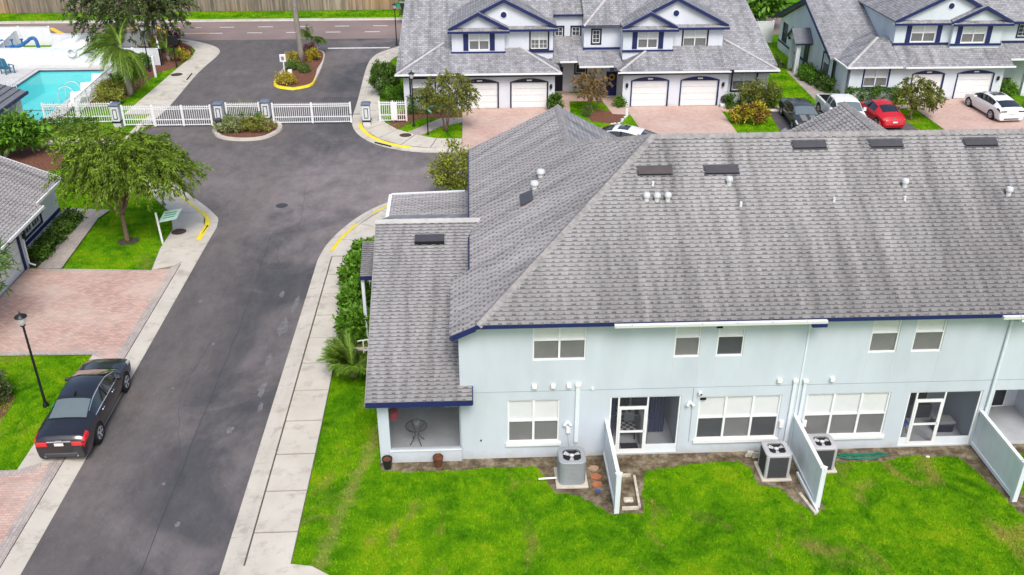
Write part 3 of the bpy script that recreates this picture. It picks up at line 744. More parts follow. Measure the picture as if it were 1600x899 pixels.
m.build('seam', 'patch_tar', road)
plain('pale_stain', (0.165, 0.16, 0.162), .9, var=.35, sc=6); 
def stain(cx, cy, rx, ry, seed, mat='pale_stain'):
    g = random.Random(seed); n = 22; m = MB(); m.sheet([(cx + rx * math.cos(6.283 * k / n) * g.uniform(.6, 1.2), cy + ry * math.sin(6.283 * k / n) * g.uniform(.6, 1.2)) for k in range(n)], .0075 + .0002 * (seed % 5)); m.build('road_stain', mat, road)
for i, (x, y, rx, ry) in enumerate(((-7.62, 29.2, .12, .45), (-7.5, 27.3, .14, .5), (-7.35, 26.2, .08, .3), (-8.1, 25.0, .14, .2), (-7.5, 31.6, .2, .7), (-7.3, 33.3, .12, .8), (-8.0, 34.2, .1, .3), (-11.2, 33.8, .09, .2), (-9.9, 30.4, .06, .1), (-10.6, 27.5, .05, .08), (-9.5, 22.4, .06, .07), (-8.6, 20.6, .08, .12), (-12.0, 52.0, .5, .12), (-10.5, 49.5, .5, .1))): stain(x, y, rx, ry, 200 + i)
def crack(pts, w=.012):
    g = random.Random(len(pts)); P = [p + Vector((g.uniform(-.05, .05), g.uniform(-.05, .05), 0)) for p in spline(pts, 9)]; q = offset(P, w); m = MB()
    for i in range(len(P) - 1): m.add([(P[i].x, P[i].y, .0088), (P[i + 1].x, P[i + 1].y, .0088), (q[i + 1].x, q[i + 1].y, .0088), (q[i].x, q[i].y, .0088)], [(0, 1, 2, 3)])
    m.build('crack', 'patch_tar', road)
crack([(-14.6, 45.9), (-13.4, 45.2), (-12.5, 44.0), (-12.0, 42.3)]); crack([(-8.2, 36), (-8.9, 38.5), (-8.4, 41.5), (-8.8, 46)]); crack([(-9.4, 24), (-10.2, 27), (-10.0, 31)], .009); crack([(-14.5, 50), (-11, 47.5), (-7, 47.8), (-2, 46.9)], .014)
highway = struct(MB().sheet([(-200, 78.3), (200, 78.3), (200, 85.3), (-200, 85.3)], .009), 'main_road', 'roadway')
for i in range(-9, 20):
    for x, y in ((i * 3.3 + 1.4, 82.87), (i * 3.3 + .9, 80.66)):
        if x > -28: m = MB(); m.box(x, x + 1.25, y, y + .15, .010, .0135); m.build('lane_dash', 'line_white', highway)
m = MB(); m.box(-200, 200, 85.15, 85.29, .010, .0135); m.build('edge_line', 'line_white', highway)
m = MB(); m.box(-31, -23.2, 82.85, 83.0, .010, .0135); m.box(-33, -22.0, 80.7, 80.85, .010, .0135)
for x in (-36.5, -27.6): m.prism([(x, 83.4, .010), (x + .5, 83.4, .010), (x + 2.3, 81.2, .010), (x + 1.7, 81.2, .010)], (0, 0, .0045))
m.build('turn_hatching', 'line_yellow', highway)
struct(MB().box(-200, 200, 85.3, 85.6, 0, .13), 'road_kerb', 'kerb')
m = MB(); m.box(-11.4, -6.5, 75.05, 75.33, .006, .0095); m.build('stop_line', 'line_white', road)

def kerb(name, pts, side, seg=2.9, w=0.6, yellow=(), hi=0.10, n=6):
    P = spline(pts, n); prof = [(0, .012), (.15, .018), (.30, .032), (.40, .062), (.48, hi - .012), (w - .03, hi), (w - .01, hi - .015), (w - .01, 0)]
    par = None; L = 0; run = [P[0]]; out = []
    for i in range(1, len(P)):
        L += (P[i] - P[i - 1]).length; run.append(P[i])
        if L >= seg or i == len(P) - 1: out.append(run); run = [P[i]]; L = 0
    base = MB(); a, b = offset(P, side * .03), offset(P, side * (w - .03))
    for i in range(len(P) - 1): base.add([(a[i].x, a[i].y, .007), (a[i + 1].x, a[i + 1].y, .007), (b[i + 1].x, b[i + 1].y, .007), (b[i].x, b[i].y, .007)], [(0, 1, 2, 3)])
    k = struct(base, name, 'joint_dark')
    for r in out:
        # small gap at the joint
        r = list(r); d = (r[1] - r[0]).normalized(); r[0] = r[0] + d * .012
        rows = [offset(r, side * x) for x, z in prof]; m = MB(); nn = len(r)
        V = [(rows[j][i].x, rows[j][i].y, prof[j][1]) for i in range(nn) for j in range(len(prof))]; c = len(prof)
        m.add(V, [(i * c + j, i * c + j + 1, (i + 1) * c + j + 1, (i + 1) * c + j) for i in range(nn - 1) for j in range(c - 1)] + [tuple(range(c)), tuple(range((nn - 1) * c, nn * c))])
        m.build('kerb_stone', 'kerb', k)
    for (y0, y1) in yellow:
        pr = [p for p in P if y0 <= p.y <= y1]; m = MB()
        if len(pr) > 1:
            rows = [offset(pr, side * x) for x in (.36, .48, w - .03)]; zz = (.056, hi - .004, hi + .006)
            V = [(rows[j][i].x, rows[j][i].y, zz[j]) for i in range(len(pr)) for j in range(3)]
            m.add(V, [(i * 3 + j, i * 3 + j + 1, i * 3 + j + 4, i * 3 + j + 3) for i in range(len(pr) - 1) for j in range(2)]); m.build('yellow_paint', 'yellow_paint', k)
    return k
kerb('kerb_right', RK, -1, yellow=((37.9, 41.3), (42.4, 43.6)))
kerb('kerb_gate', GK, -1, yellow=((51.05, 56.2),))
kerb('kerb_left', NK, -1, yellow=((38.2, 47.2),))

def slabs(name, left, right, n, z=.09, gap=.03, mat='concrete', seed=0):
    g = random.Random(seed); A, B = spline(left, 10), spline(right, 10)
    def at(P, f):
        d = [0]
        for i in range(1, len(P)): d.append(d[-1] + (P[i] - P[i - 1]).length)
        x = f * d[-1]; i = max(1, min(len(P) - 1, next((k for k in range(1, len(P)) if d[k] >= x), len(P) - 1))); return P[i - 1].lerp(P[i], (x - d[i - 1]) / max(1e-6, d[i] - d[i - 1]))
    base = MB(); pl = [(at(A, i / n), at(B, i / n)) for i in range(n + 1)]
    for i in range(n):
        (a, b), (c, d) = pl[i], pl[i + 1]; base.add([(a.x, a.y, z - .035), (b.x, b.y, z - .035), (d.x, d.y, z - .035), (c.x, c.y, z - .035)], [(0, 1, 2, 3)])
    k = struct(base, name, 'joint_dark')
    for i in range(n):
        (a, b), (c, d) = pl[i], pl[i + 1]; t1 = (c - a).normalized() * gap; t2 = (d - b).normalized() * gap; s1 = (b - a).normalized() * gap
        zz = z + g.uniform(-.006, .004); m = MB()
        m.prism([(*(a + t1 + s1).xy, zz), (*(b + t2 - s1 * .3).xy, zz), (*(d - t2 - s1 * .3).xy, zz), (*(c - t1 + s1).xy, zz)], (0, 0, -.085)); m.build('slab', mat, k)
    return k
slabs('sidewalk_right', [(-6.36, 7.9), (-6.36, 25), (-6.36, 37.5)], [(-5.12, 7.9), (-5.14, 25), (-5.3, 33), (-5.62, 37.5)], 17, seed=1)
slabs('sidewalk_corner', [(-6.42, 37.53), (-6.1, 39.5), (-5.35, 41.2), (-4.5, 42.65), (-3.3, 43.8)], [(-5.62, 37.53), (-4.94, 39.33), (-4.0, 40.6), (-3.2, 41.8), (-2.4, 42.6)], 4, seed=2)
slabs('sidewalk_verge', [(-14.13, 23.12), (-14.13, 29.77)], [(-12.87, 23.78), (-12.87, 29.0)], 4, seed=3)
slabs('sidewalk_left', [(-13.98, 36.52), (-14.27, 39.2), (-14.3, 41.4), (-15.3, 43.4), (-17.0, 45.6), (-18.6, 47.8)], [(-12.8, 37.0), (-12.8, 39.2), (-12.82, 41.6), (-13.5, 43.1), (-15.1, 45.4), (-16.7, 47.2)], 6, seed=4)
slabs('sidewalk_gate', [(-7.1, 62), (-7.05, 58), (-6.8, 55.5), (-6.05, 53.8), (-4.95, 52.5), (-3.35, 51.6), (-.65, 51.3)], [(-6.2, 62), (-5.9, 58), (-5.25, 55.7), (-4.5, 54.7), (-3.3, 53.68), (-2.4, 53.1), (-.65, 52.95)], 8, seed=5)
slabs('sidewalk_entrance', [(-7.15, 62.1), (-7.3, 69.4), (-7.0, 72.4), (-6.2, 74.15), (-4.5, 76.2)], [(-6.3, 62.1), (-6.3, 68.5), (-6.0, 71.5), (-5.2, 73.2), (-3.6, 75)], 9, seed=6)
slabs('sidewalk_pool', [(-22.15, 58.5), (-21.9, 64), (-21.7, 69.2), (-21.5, 73.5), (-22.1, 75.6), (-23.5, 77.3)], [(-20.3, 58.5), (-20.35, 64), (-20.42, 68.5), (-20.15, 73.3), (-20.5, 75.3), (-22.6, 77.9)], 12, seed=7)
m = MB(); pl_ = [(-6.45, 15), (-6.45, 18.82), (-5.1, 18.84), (-4.55, 18.74), (-4.05, 18.4), (-3.4, 17.2), (-2.8, 15)]
m.prism([(x, y, .094) for x, y in pl_], (0, 0, -.05)); struct(m, 'path', 'concrete')

DRV = [(-19.45, 29.88), (-14.14, 29.78), (-13.1, 29.1), (-12.87, 28.6), (-12.87, 37.3), (-13.15, 36.62), (-13.98, 36.5), (-19.35, 36.88)]
struct(MB().sheet(DRV, .085), 'driveway_left', 'paver_red')
m = MB(); m.prism([(-13.2, 29.2, .0895), (-12.868, 28.6, .0895), (-12.868, 37.3, .0895), (-13.2, 36.7, .0895)], (0, 0, -.05)); m.prism([(-19.3, 29.88, .0895), (-14.1, 29.78, .0895), (-13.6, 29.95, .0895), (-19.3, 30.1, .0895)], (0, 0, -.05))
m.prism([(-18.6, 36.84, .0895), (-14, 36.5, .0895), (-13.6, 36.4, .0895), (-18.6, 36.62, .0895)], (0, 0, -.05)); struct(m, 'paver_border_drive', 'paver_grey')
struct(MB().sheet([(-24, 23.12), (-14.13, 23.1), (-13.4, 23.3), (-12.87, 23.8), (-12.87, 10), (-24, 10)], .085), 'driveway_near', 'paver_red')
m = MB(); m.prism([(-13.22, 23.4, .0895), (-12.868, 23.8, .0895), (-12.868, 10, .0895), (-13.22, 10, .0895)], (0, 0, -.05)); m.prism([(-24, 23.14, .0895), (-14.1, 23.15, .0895), (-13.5, 23.47, .0895), (-13.45, 23.05, .0895), (-14.1, 22.86, .0895), (-24, 22.9, .0895)], (0, 0, -.05))
struct(m, 'paver_border_near', 'paver_grey')
struct(MB().sheet([(-18.95, 36.9), (-17.9, 36.86), (-18.15, 42.2), (-17.9, 43.2), (-20.2, 43.5), (-20.1, 42.6), (-19.1, 42.4)], .075), 'walkway_left', 'paver_grey')
struct(MB().sheet([(-.65, 50.9), (4.95, 50.9), (4.95, 58.9), (-.65, 58.9)], .02), 'driveway_far_left', 'paver_pink')
struct(MB().sheet([(10.35, 50.9), (15.85, 50.9), (16.0, 58.9), (9.9, 58.9)], .02), 'driveway_far_middle', 'paver_pink')
struct(MB().sheet([(28.62, 50.9), (35.0, 50.9), (34.9, 59.7), (28.64, 59.7)], .02), 'driveway_far_right', 'paver_pink')
struct(MB().sheet([(5.0, 56), (6.1, 56), (6.6, 62.5), (5.3, 62.5)], .016), 'entry_path_far', 'paver_pink')
struct(MB().sheet([(8.9, 57.4), (9.95, 57.2), (9.9, 61.4), (6.3, 62.2), (6.3, 60.2), (8.6, 60.2)], .018), 'entry_court_far', 'paver_pink')
struct(MB().sheet([(-3.98, 54.4), (-3.25, 53.66), (-1.95, 55.4), (-.66, 56.15), (-.66, 57.1), (-2.02, 57.06)], .02), 'walkway_far', 'paver_grey')
struct(MB().sheet([(18.3, 50.9), (27.0, 50.9), (27.0, 57.7), (19.0, 57.9)], .014), 'parking_pad', 'asphalt')
struct(MB().sheet([(16.0, 57.6), (28.7, 57.75), (28.7, 58.5), (16.0, 58.6)], .018), 'walkway_right', 'paver_pink')
struct(MB().sheet([(23.0, 67), (23.95, 66.8), (24.1, 61), (23.9, 58.5), (22.7, 58.5)], .02), 'walkway_side', 'paver_grey')
struct(MB().sheet([(-25.2, 53.1), (-21.0, 53.0), (-20.6, 54.1), (-25.2, 54.2)], .03), 'path_gate', 'concrete')

DIRT = [(-3.1, 23.2), (-3.0, 22.72), (-2.0, 22.62), (-.8, 22.66), (.4, 22.74), (1.7, 22.7), (2.0, 22.2), (2.2, 21.5), (2.9, 21.35), (3.3, 20.95), (3.75, 20.48), (4.1, 20.5), (4.72, 20.52), (4.8, 21.4), (5.0, 22.35), (6.0, 22.55), (6.9, 22.7), (8.0, 22.72), (8.3, 22.4), (8.3, 21.6), (8.9, 21.4), (9.2, 20.8), (9.6, 20.3), (9.95, 20.45), (10.1, 21.4), (10.5, 21.9), (11, 22.55), (12.5, 22.5), (13.4, 22.75), (14.9, 22.65), (15.2, 21.8), (15.4, 20.8), (15.5, 20.0), (16.0, 20.0), (16.1, 21.6), (16.4, 22.7), (26, 22.7), (26, 23.2)]
DD = []
for i in range(len(DIRT) - 1):
    a, b = Vector(DIRT[i]), Vector(DIRT[i + 1]); nn = max(1, int((b - a).length / .12))
    for k in range(nn):
        p = a.lerp(b, k / nn); j = 0 if p.y > 23.1 else .055; DD.append((p.x + rng.uniform(-j, j), p.y + rng.uniform(-j, j)))
DD.append(DIRT[-1])
tag(MB().sheet(DD, .006).build('dirt', 'dirt'), None, None, None, 'structure')
for nme, lab, x, y, r in (('manhole_cover', 'rusty round manhole cover in the sidewalk beside the big left tree', -13.83, 40.41, .34), ('manhole_cover', 'round manhole cover in the sidewalk in front of the gate end', -4.03, 53.66, .36), ('manhole_cover', 'round manhole cover in the pool side sidewalk', -21.25, 67.64, .42)):
    m = MB(); m.lathe([(r, .0), (r, .006), (r * .93, .010), (r * .9, .006), (r * .3, .010)], x, y, 24, .09); t = solo(m, nme, 'iron', lab, 'manhole cover', 'manhole covers')
m = MB(); m.lathe([(.3, .0), (.3, .004)], -9.6, 43.5, 20, .006); tag(m.build('valve_cover', 'dark_grey'), 'small round iron cover in the asphalt of the intersection', 'manhole cover')
# storm drain openings in the kerbs
for x0, y0, x1, y1, lab in ((-5.75, 52.55, -4.75, 51.82, 'dark storm drain slot under the yellow kerb by the gate'), (-20.2, 66.4, -20.25, 68.0, 'dark storm drain slot in the kerb by the pool sidewalk'), (-12.72, 40.1, -12.66, 41.1, 'dark storm drain slot under the yellow kerb by the big left tree')):
    m = MB(); d = Vector((x1 - x0, y1 - y0, 0)).normalized(); s = Vector((-d.y, d.x, 0)) * .03
    m.prism([(x0 - s.x, y0 - s.y, .035), (x1 - s.x, y1 - s.y, .035), (x1 + s.x, y1 + s.y, .035), (x0 + s.x, y0 + s.y, .035)], (0, 0, .055)); solo(m, 'storm_drain', 'arch_dark', lab, 'storm drain', 'kerb storm drains')

# beds and islands
def island(name, pts, zk=.13, w=.28, yel=None):
    P = spline(pts + [pts[0]], 6)[:-1]; n = len(P); c = sum(P, Vector()) / n
    I = [c + (p - c) * (1 - w / (p - c).length) for p in P]; m = MB()
    V = [(p.x, p.y, 0) for p in P] + [(p.x * .985 + c.x * .015, p.y * .985 + c.y * .015, zk) for p in P] + [(p.x, p.y, zk) for p in I] + [(p.x, p.y, .02) for p in I]
    F = [(r * n + i, r * n + (i + 1) % n, (r + 1) * n + (i + 1) % n, (r + 1) * n + i) for r in range(3) for i in range(n)]; m.add(V, F)
    k = struct(m, name + '_kerb', 'kerb'); struct(MB().sheet([(p.x, p.y) for p in I], .10), name + '_bed', 'mulch')
    if yel:
        y = MB()
        for i in range(n):
            j = (i + 1) % n
            if P[i].y < yel and P[j].y < yel:
                q = lambda p, f: p * f + c * (1 - f)
                y.add([(*q(P[i], 1.004).xy, .02), (*q(P[j], 1.004).xy, .02), (*q(P[j], .988).xy, zk + .004), (*q(P[i], .988).xy, zk + .004), (*I[j].xy, zk + .005), (*I[i].xy, zk + .005)], [(0, 1, 2, 3), (3, 2, 4, 5)])
        y.build('yellow_paint', 'yellow_paint', k)
    return c
island('entrance_island', [(-12.3, 63.6), (-13.55, 64.3), (-13.95, 66), (-13.75, 70.2), (-13.0, 73.5), (-12.1, 74.4), (-11.4, 73.3), (-11.1, 70), (-11.05, 66), (-11.25, 64.4)], yel=66.4)
island('gate_island', [(-15.75, 55.0), (-15.0, 53.75), (-13.6, 53.25), (-12.3, 53.6), (-11.65, 54.9), (-11.75, 56.1), (-12.6, 57.2), (-14.9, 57.3), (-15.7, 56.4)])
struct(MB().sheet([(-25.2, 60.4), (-23.6, 60.6), (-23.0, 63), (-22.9, 68.3), (-21.85, 69.9), (-21.75, 74.2), (-22.5, 76.1), (-24.2, 77.6), (-27, 77.8), (-26, 71), (-25.8, 65)], .012), 'planting_bed_pool', 'mulch')
struct(MB().sheet([(-29, 47.5), (-22.5, 49), (-22.5, 52.6), (-29, 53)], .012), 'planting_bed_left', 'mulch')
struct(MB().sheet([(-5.2, 55.7), (-4.6, 54.9), (-4.2, 55.6), (-3.3, 57.0), (-.7, 57.3), (-.7, 58.9), (-4.4, 58.9), (-4.9, 57.5)], .010), 'planting_bed_far', 'mulch')
struct(MB().sheet([(7.2, 57.2), (7.4, 56.0), (9.0, 55.4), (9.8, 57.2), (8.2, 58.4)], .012), 'planting_bed_entry', 'mulch')
struct(MB().sheet([(-5.3, 28.6), (-5.2, 37.5), (-3.4, 39), (-3.0, 28.6)], .010), 'planting_bed_side', 'mulch')
struct(MB().sheet([(-19.75, 37.2), (-18.95, 37.2), (-19.1, 42.4), (-19.8, 42.4)], .011), 'planting_bed_house', 'soil')
struct(MB().sheet([(-14.12, 22.95), (-12.88, 23.2), (-12.88, 24.2), (-14.12, 24.2)], .072), 'sidewalk_end', 'concrete')
# ================================================================== MAIN TOWNHOUSE BLOCK
WY = 23.18; plain('belt_grey', (.30, .37, .40), .8)
TH = thing('townhouse_block', 'long pale blue townhouse block with weathered grey shingle roof in the foreground', 'building', (10, 30, 0))
E_ = .62
XE = 27.6
# ---- rear wall with openings
upw = [(1.61, 3.17), (5.78, 6.54), (7.04, 7.84), (11.62, 12.46), (12.92, 13.82), (17.4, 18.25), (18.75, 19.6), (22.8, 23.6), (24.1, 24.9)]
lww = [(.87, 2.45, .59, 2.18, 2), (6.70, 9.24, .52, 2.14, 3), (10.02, 12.62, .52, 2.14, 3), (18.6, 21.2, .52, 2.14, 3), (22.0, 24.6, .52, 2.14, 3)]
por = [(3.98, 6.15, .06, 2.2), (13.2, 15.5, .05, 2.11), (15.88, 18.0, .05, 2.11)]
x0 = -.55; u = (1, 0); p0 = (x0, WY)
holes = [(a - x0, b - x0, 3.57, 4.92) for a, b in upw] + [(a - x0, b - x0, c, d) for a, b, c, d, _ in lww] + [(a - x0, b - x0, c, d) for a, b, c, d in por]
m = MB(); wall(m, (.1, WY), u, XE - .1, 0, 4.96, [(h[0] - .65, h[1] - .65, h[2], h[3]) for h in holes]); wall(m, p0, u, .65, 0, 4.56)
m.add([(x0, WY, 4.56), (.1, WY, 4.56), (.1, WY, 4.96)], [(0, 1, 2)])
wall(m, (x0, 26.4), (0, -1), 26.4 - WY, 0, 4.56, []); wall(m, (-.08, 26.4), (-1, 0), .47, 0, 4.56); wall(m, (-.08, 36.9), (0, -1), 10.5, 0, 4.8)                        # left side wall of the two storey part
m.add([(XE, WY, 0), (XE, 37, 0), (XE, 37, 5), (XE, WY, 5)], [(0, 1, 2, 3)]); m.add([(-.08, 36.9, 0), (XE, 36.9, 0), (XE, 36.9, 4.8), (-.08, 36.9, 4.8)], [(0, 3, 2, 1)])
wl = m.build('wall', 'stucco', TH)
# belt course and plaster joints
m = MB(); m.box(x0, XE, WY - .006, WY + .0, 2.485, 2.50); m.build('belt_course', 'belt_grey', TH)
for a, b in upw:
    for xx in (a, b):
        m = MB(); m.box(xx - .009, xx + .009, WY - .004, WY + .001, 2.502, 3.55); m.build('plaster_joint', 'galv', TH)
# upper windows
for k, (a, b) in enumerate(upw):
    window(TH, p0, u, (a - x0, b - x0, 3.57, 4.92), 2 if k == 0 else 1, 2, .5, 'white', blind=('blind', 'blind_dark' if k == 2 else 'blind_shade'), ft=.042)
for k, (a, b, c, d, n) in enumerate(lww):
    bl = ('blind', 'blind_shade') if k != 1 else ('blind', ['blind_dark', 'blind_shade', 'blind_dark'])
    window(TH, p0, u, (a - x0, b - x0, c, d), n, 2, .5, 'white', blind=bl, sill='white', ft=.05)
# ---- screened porches
def porch(a, b, z0, z1, kind):
    D = 2.0; m = MB(); y0, y1 = WY + .14, WY + D
    m.box(a - .3, b + .3, y0, y1, -.02, .045); m.build('porch_floor', 'patio_floor', TH)
    m = MB(); m.box(a - .32, b + .32, y1, y1 + .1, 0, 2.45); m.box(a - .34, a - .02, y0, y1, 0, 2.45); m.box(b + .02, b + .34, y0, y1, 0, 2.45); m.box(a - .34, b + .34, y0, y1, 2.46, 2.5)
    m.build('porch_wall', 'stucco_white' if kind == 2 else 'stucco', TH)
    m = MB(); m.box(a + .25, a + 1.75, y1 - .05, y1 - .01, .06, 2.05); s = m.build('sliding_door', 'white', TH)
    for q in (0, 1):
        m = MB(); m.box(a + .30 + q * .74, a + .97 + q * .74, y1 - .06, y1 - .055, .12, 2.0); m.build('pane', 'car_glass', s)
    if kind == 2: return
    # aluminium frame: post, door, kick panels
    yf = WY + .05; f = MB(); dx0 = a + .28; dx1 = a + 1.14
    for xx in (a, dx0 - .03, dx1, b - .05): f.box(xx, xx + .05, yf - .02, yf + .03, z0, z1)
    f.box(a + .05, b - .05, yf - .018, yf + .028, z1 - .045, z1); fr = f.build('screen_frame', 'white', TH)
    for (xa, xb) in ((a + .05, dx0 - .03), (dx1 + .05, b - .05)):
        m = MB(); m.box(xa, xb, yf - .012, yf + .02, z0, z0 + .30); m.build('kick_panel', 'vinyl', fr)
        m = MB(); m.box(xa, xb, yf, yf + .004, z0 + .30, z1 - .045); m.build('insect_screen', 'screen_porch', fr)
    d = MB(); zt = z0 + 1.72
    d.box(dx0 + .025, dx0 + .085, yf - .025, yf + .01, z0, zt); d.box(dx1 - .062, dx1 - .003, yf - .025, yf + .01, z0, zt)
    for zz, hh in ((z0, .14), (z0 + .78, .07), (zt - .07, .07)): d.box(dx0 + .085, dx1 - .062, yf - .025, yf + .01, zz, zz + hh)
    dr = d.build('screen_door', 'white', TH)
    for za, zb in ((z0 + .14, z0 + .78), (z0 + .85, zt - .07)):
        m = MB(); m.box(dx0 + .085, dx1 - .062, yf - .008, yf - .004, za, zb); m.build('insect_screen', 'screen_porch', dr)
    m = MB(); m.box(dx1 - .05, dx1 - .02, yf - .05, yf - .026, z0 + .8, z0 + .9); m.build('handle', 'galv', dr)
    m = MB(); m.box(dx0 + .02, dx1 - .003, yf, yf + .004, zt + .03, z1 - .045); m.build('insect_screen', 'screen_porch', fr)
    m = MB(); m.box(dx0 + .02, dx1 - .003, yf - .02, yf + .025, zt + .002, zt + .03); m.build('transom', 'white', fr)
porch(*por[0], 0); porch(*por[1], 1); porch(*por[2], 2)
for a, b in ((18.0, 18.02),): pass
# ---- main roof planes
Z0, YE, d = 5.08, 22.73, 5.7
RZ = Z0 + E_ * d; RY = YE + d
lz = lambda x: Z0 + E_ * x
rear = [(0, YE, Z0), (XE + .4, YE, Z0), (XE + .4, RY, RZ), (d, RY, RZ)]
left_near = [(0, YE, Z0), (d, RY, RZ), (3.4, 31.84, lz(3.4)), (3.4, 36.3, lz(3.4)), (-.22, 37.5, lz(-.22)), (-.22, 26.42, lz(-.22)), (-.78, 26.42, lz(-.78)), (-.72, 22.96, lz(-.72))]
fs = (RZ - lz(3.4)) / (31.84 - RY)
front = [(d, RY, RZ), (XE + .4, RY, RZ), (XE + .4, RY + 9, RZ - fs * 9), (8.5, RY + 9, RZ - fs * 9), (3.4, 31.84, lz(3.4))]
wing_r = [(3.4, 31.84, lz(3.4)), (3.4, 36.3, lz(3.4)), (7.0, 37.5, lz(3.4) - E_ * 3.6), (8.5, 37.4, RZ - fs * 9), (8.2, 36.4, lz(3.4) - .62 * 4.4)]
r_rear = slab(TH, rear, .09, 'roof_deck'); r_left = slab(TH, left_near, .14, 'roof_deck')
r_front = slab(TH, front, .14, 'far_roof'); r_wing = slab(TH, [(3.4, 31.84, lz(3.4)), (3.4, 36.3, lz(3.4)), (7.4, 37.5, lz(3.4) - E_ * 4), (7.4, 31.84, lz(3.4) - E_ * 4)], .14, 'far_roof_side')
# second front wing peeking over the ridge, and a small one beside it
def front_wing(xr, yf, yb, z, half, slope, seed):
    pl = []
    for s in (-1, 1):
        poly = [(xr, yb, z), (xr, yf, z), (xr + s * half, yf + .6, z - slope * half), (xr + s * half, yb, z - slope * half)]
        r = slab(TH, poly, .14, 'roof_deck'); pl.append((r, shingle_plane(poly, seed=seed + s), 'shingle_side'))
        g = MB()
    caps(r, (xr, yf, z + .02), (xr, yb, z + .02), single=True, step=.3)
    return pl
planes = [(r_rear, shingle_plane(rear, seed=1), 'shingle_rear'), (r_left, shingle_plane(left_near, seed=2), 'shingle_side')]
planes += front_wing(14.75, 35.6, 29.0, 7.38, 4.2, .62, 20); planes += front_wing(12.05, 34.3, 30.0, 6.75, 2.6, .62, 30)
planes += front_wing(25.6, 35.6, 29.0, 7.15, 4.2, .62, 40)
# patio wing roof: low, ridge along X
pz = lambda y: 2.56 + .368 * (y - 22.68)
PR = 29.82
patio = [(-3.30, 22.68, pz(22.68)), (-.19, 22.68, pz(22.68)), (-.19, 23.17, pz(23.17)), (-.56, 23.19, pz(23.19)), (-.56, 26.38, pz(26.38)), (-.09, 26.41, pz(26.41)), (-.09, 29.3, pz(29.3)), (.25, PR, pz(PR)), (-3.40, PR, pz(PR))]
r_pat = slab(TH, patio, .12, 'roof_deck'); planes.append((r_pat, shingle_plane(patio, seed=3), 'shingle_rear'))
back = [(-3.40, PR, pz(PR)), (.25, PR, pz(PR)), (.25, 35.3, pz(PR) - 2.2), (-3.40, 35.3, pz(PR) - 2.2)]
slab(TH, back, .12, 'far_roof')
bump = [(-3.52, 35.45, 2.8), (-3.55, 37.85, 2.8), (-.09, 37.55, 3.03), (-.09, 35.2, 3.03)]
r_b = slab(TH, bump, .12, 'roof_deck'); planes.append((r_b, shingle_plane(bump, seed=5), 'shingle_side'))
pch = [(-4.2, 30.3, 2.78), (-3.35, 30.3, 2.78), (-3.35, 32.9, 2.95), (-4.35, 32.9, 2.95)]
r_p = slab(TH, pch, .08, 'roof_deck'); planes.append((r_p, shingle_plane(pch, seed=6), 'shingle_rear'))
emit_shingles(planes)
caps(r_left, (.0, YE + .02, Z0 + .03), (d, RY, RZ + .03), w=.16)
caps(r_rear, (d, RY, RZ + .02), (XE + .4, RY, RZ + .02), step=.26, w=.15)
caps(r_left, (3.4, 31.84, lz(3.4) + .02), (d, RY, RZ + .02), step=.22); caps(r_left, (3.4, 36.3, lz(3.4) + .02), (3.4, 31.84, lz(3.4) + .02), step=.22)
caps(r_pat, (-3.42, PR, pz(PR) + .02), (.25, PR, pz(PR) + .02), 'cap_pale', step=.3, w=.2, drop=.06)
m = MB(); bar3(m, (-3.6, 35.4, 2.84), (-3.63, 37.9, 2.84), .14, .12); bar3(m, (-3.6, 37.95, 2.84), (-.4, 37.65, 3.06), .12, .1); m.build('gutter', 'white', TH)
# fascias, gutters
def fascia(pts, w=.03, h=.17, mat='navy', name='fascia'):
    m = MB()
    for a, b in zip(pts, pts[1:]): bar3(m, a, b, w, h)
    return m.build(name, mat, TH)
fascia([(-.04, YE - .02, Z0 - .0), (XE + .4, YE - .02, Z0 - .0)], h=.105); fascia([(-.74, 22.94, lz(-.74) + .0), (-.04, YE - .02, Z0)], h=.18)
fascia([(-.775, 23.0, lz(-.81) - .02), (-.79, 26.40, lz(-.81) - .02)], h=.13); fascia([(-.235, 26.44, lz(-.25) - .03), (-.235, 37.4, lz(-.25) - .03)], h=.12)
fascia([(-3.32, 22.66, pz(22.68)), (-.18, 22.66, pz(22.68))], h=.16); fascia([(-.175, 22.67, pz(22.68)), (-.175, 23.17, pz(23.17))], h=.15); fascia([(-3.32, 22.66, pz(22.66)), (-3.42, PR, pz(PR))], h=.12, mat='cap')
fascia([(-4.22, 30.28, 2.79), (-3.35, 30.28, 2.79)], h=.14)
m = MB(); m.box(0.0, XE + .4, YE, WY + .1, 4.962, 4.985); m.build('soffit', 'vinyl', TH)
for a, b in ((3.88, 9.98), (15.1, 21.6)):
    m = MB(); y1 = YE - .037; m.add([(a, y1, 5.06), (a, y1 - .12, 5.06), (a, y1 - .1, 4.97), (a, y1, 4.97), (b, y1, 5.06), (b, y1 - .12, 5.06), (b, y1 - .1, 4.97), (b, y1, 4.97)], [(0, 1, 5, 4), (1, 2, 6, 5), (2, 3, 7, 6), (0, 3, 2, 1), (4, 5, 6, 7)])
    gt = m.build('gutter', 'white', TH); n = int((b - a) / 1.0)
    for i in range(n):
        m = MB(); xx = a + .5 + i * 1.0; m.box(xx - .012, xx + .012, y1 - .13, y1 + .01, 5.062, 5.072); m.build('hanger', 'galv', gt)
m = MB(); m.box(9.55, 9.98, YE - .16, YE - .04, 4.86, 4.965); m.build('gutter_outlet', 'navy', TH); m = MB(); m.box(15.75, 16.0, YE - .16, YE - .04, 4.86, 4.965); m.build('gutter_outlet', 'navy', TH)
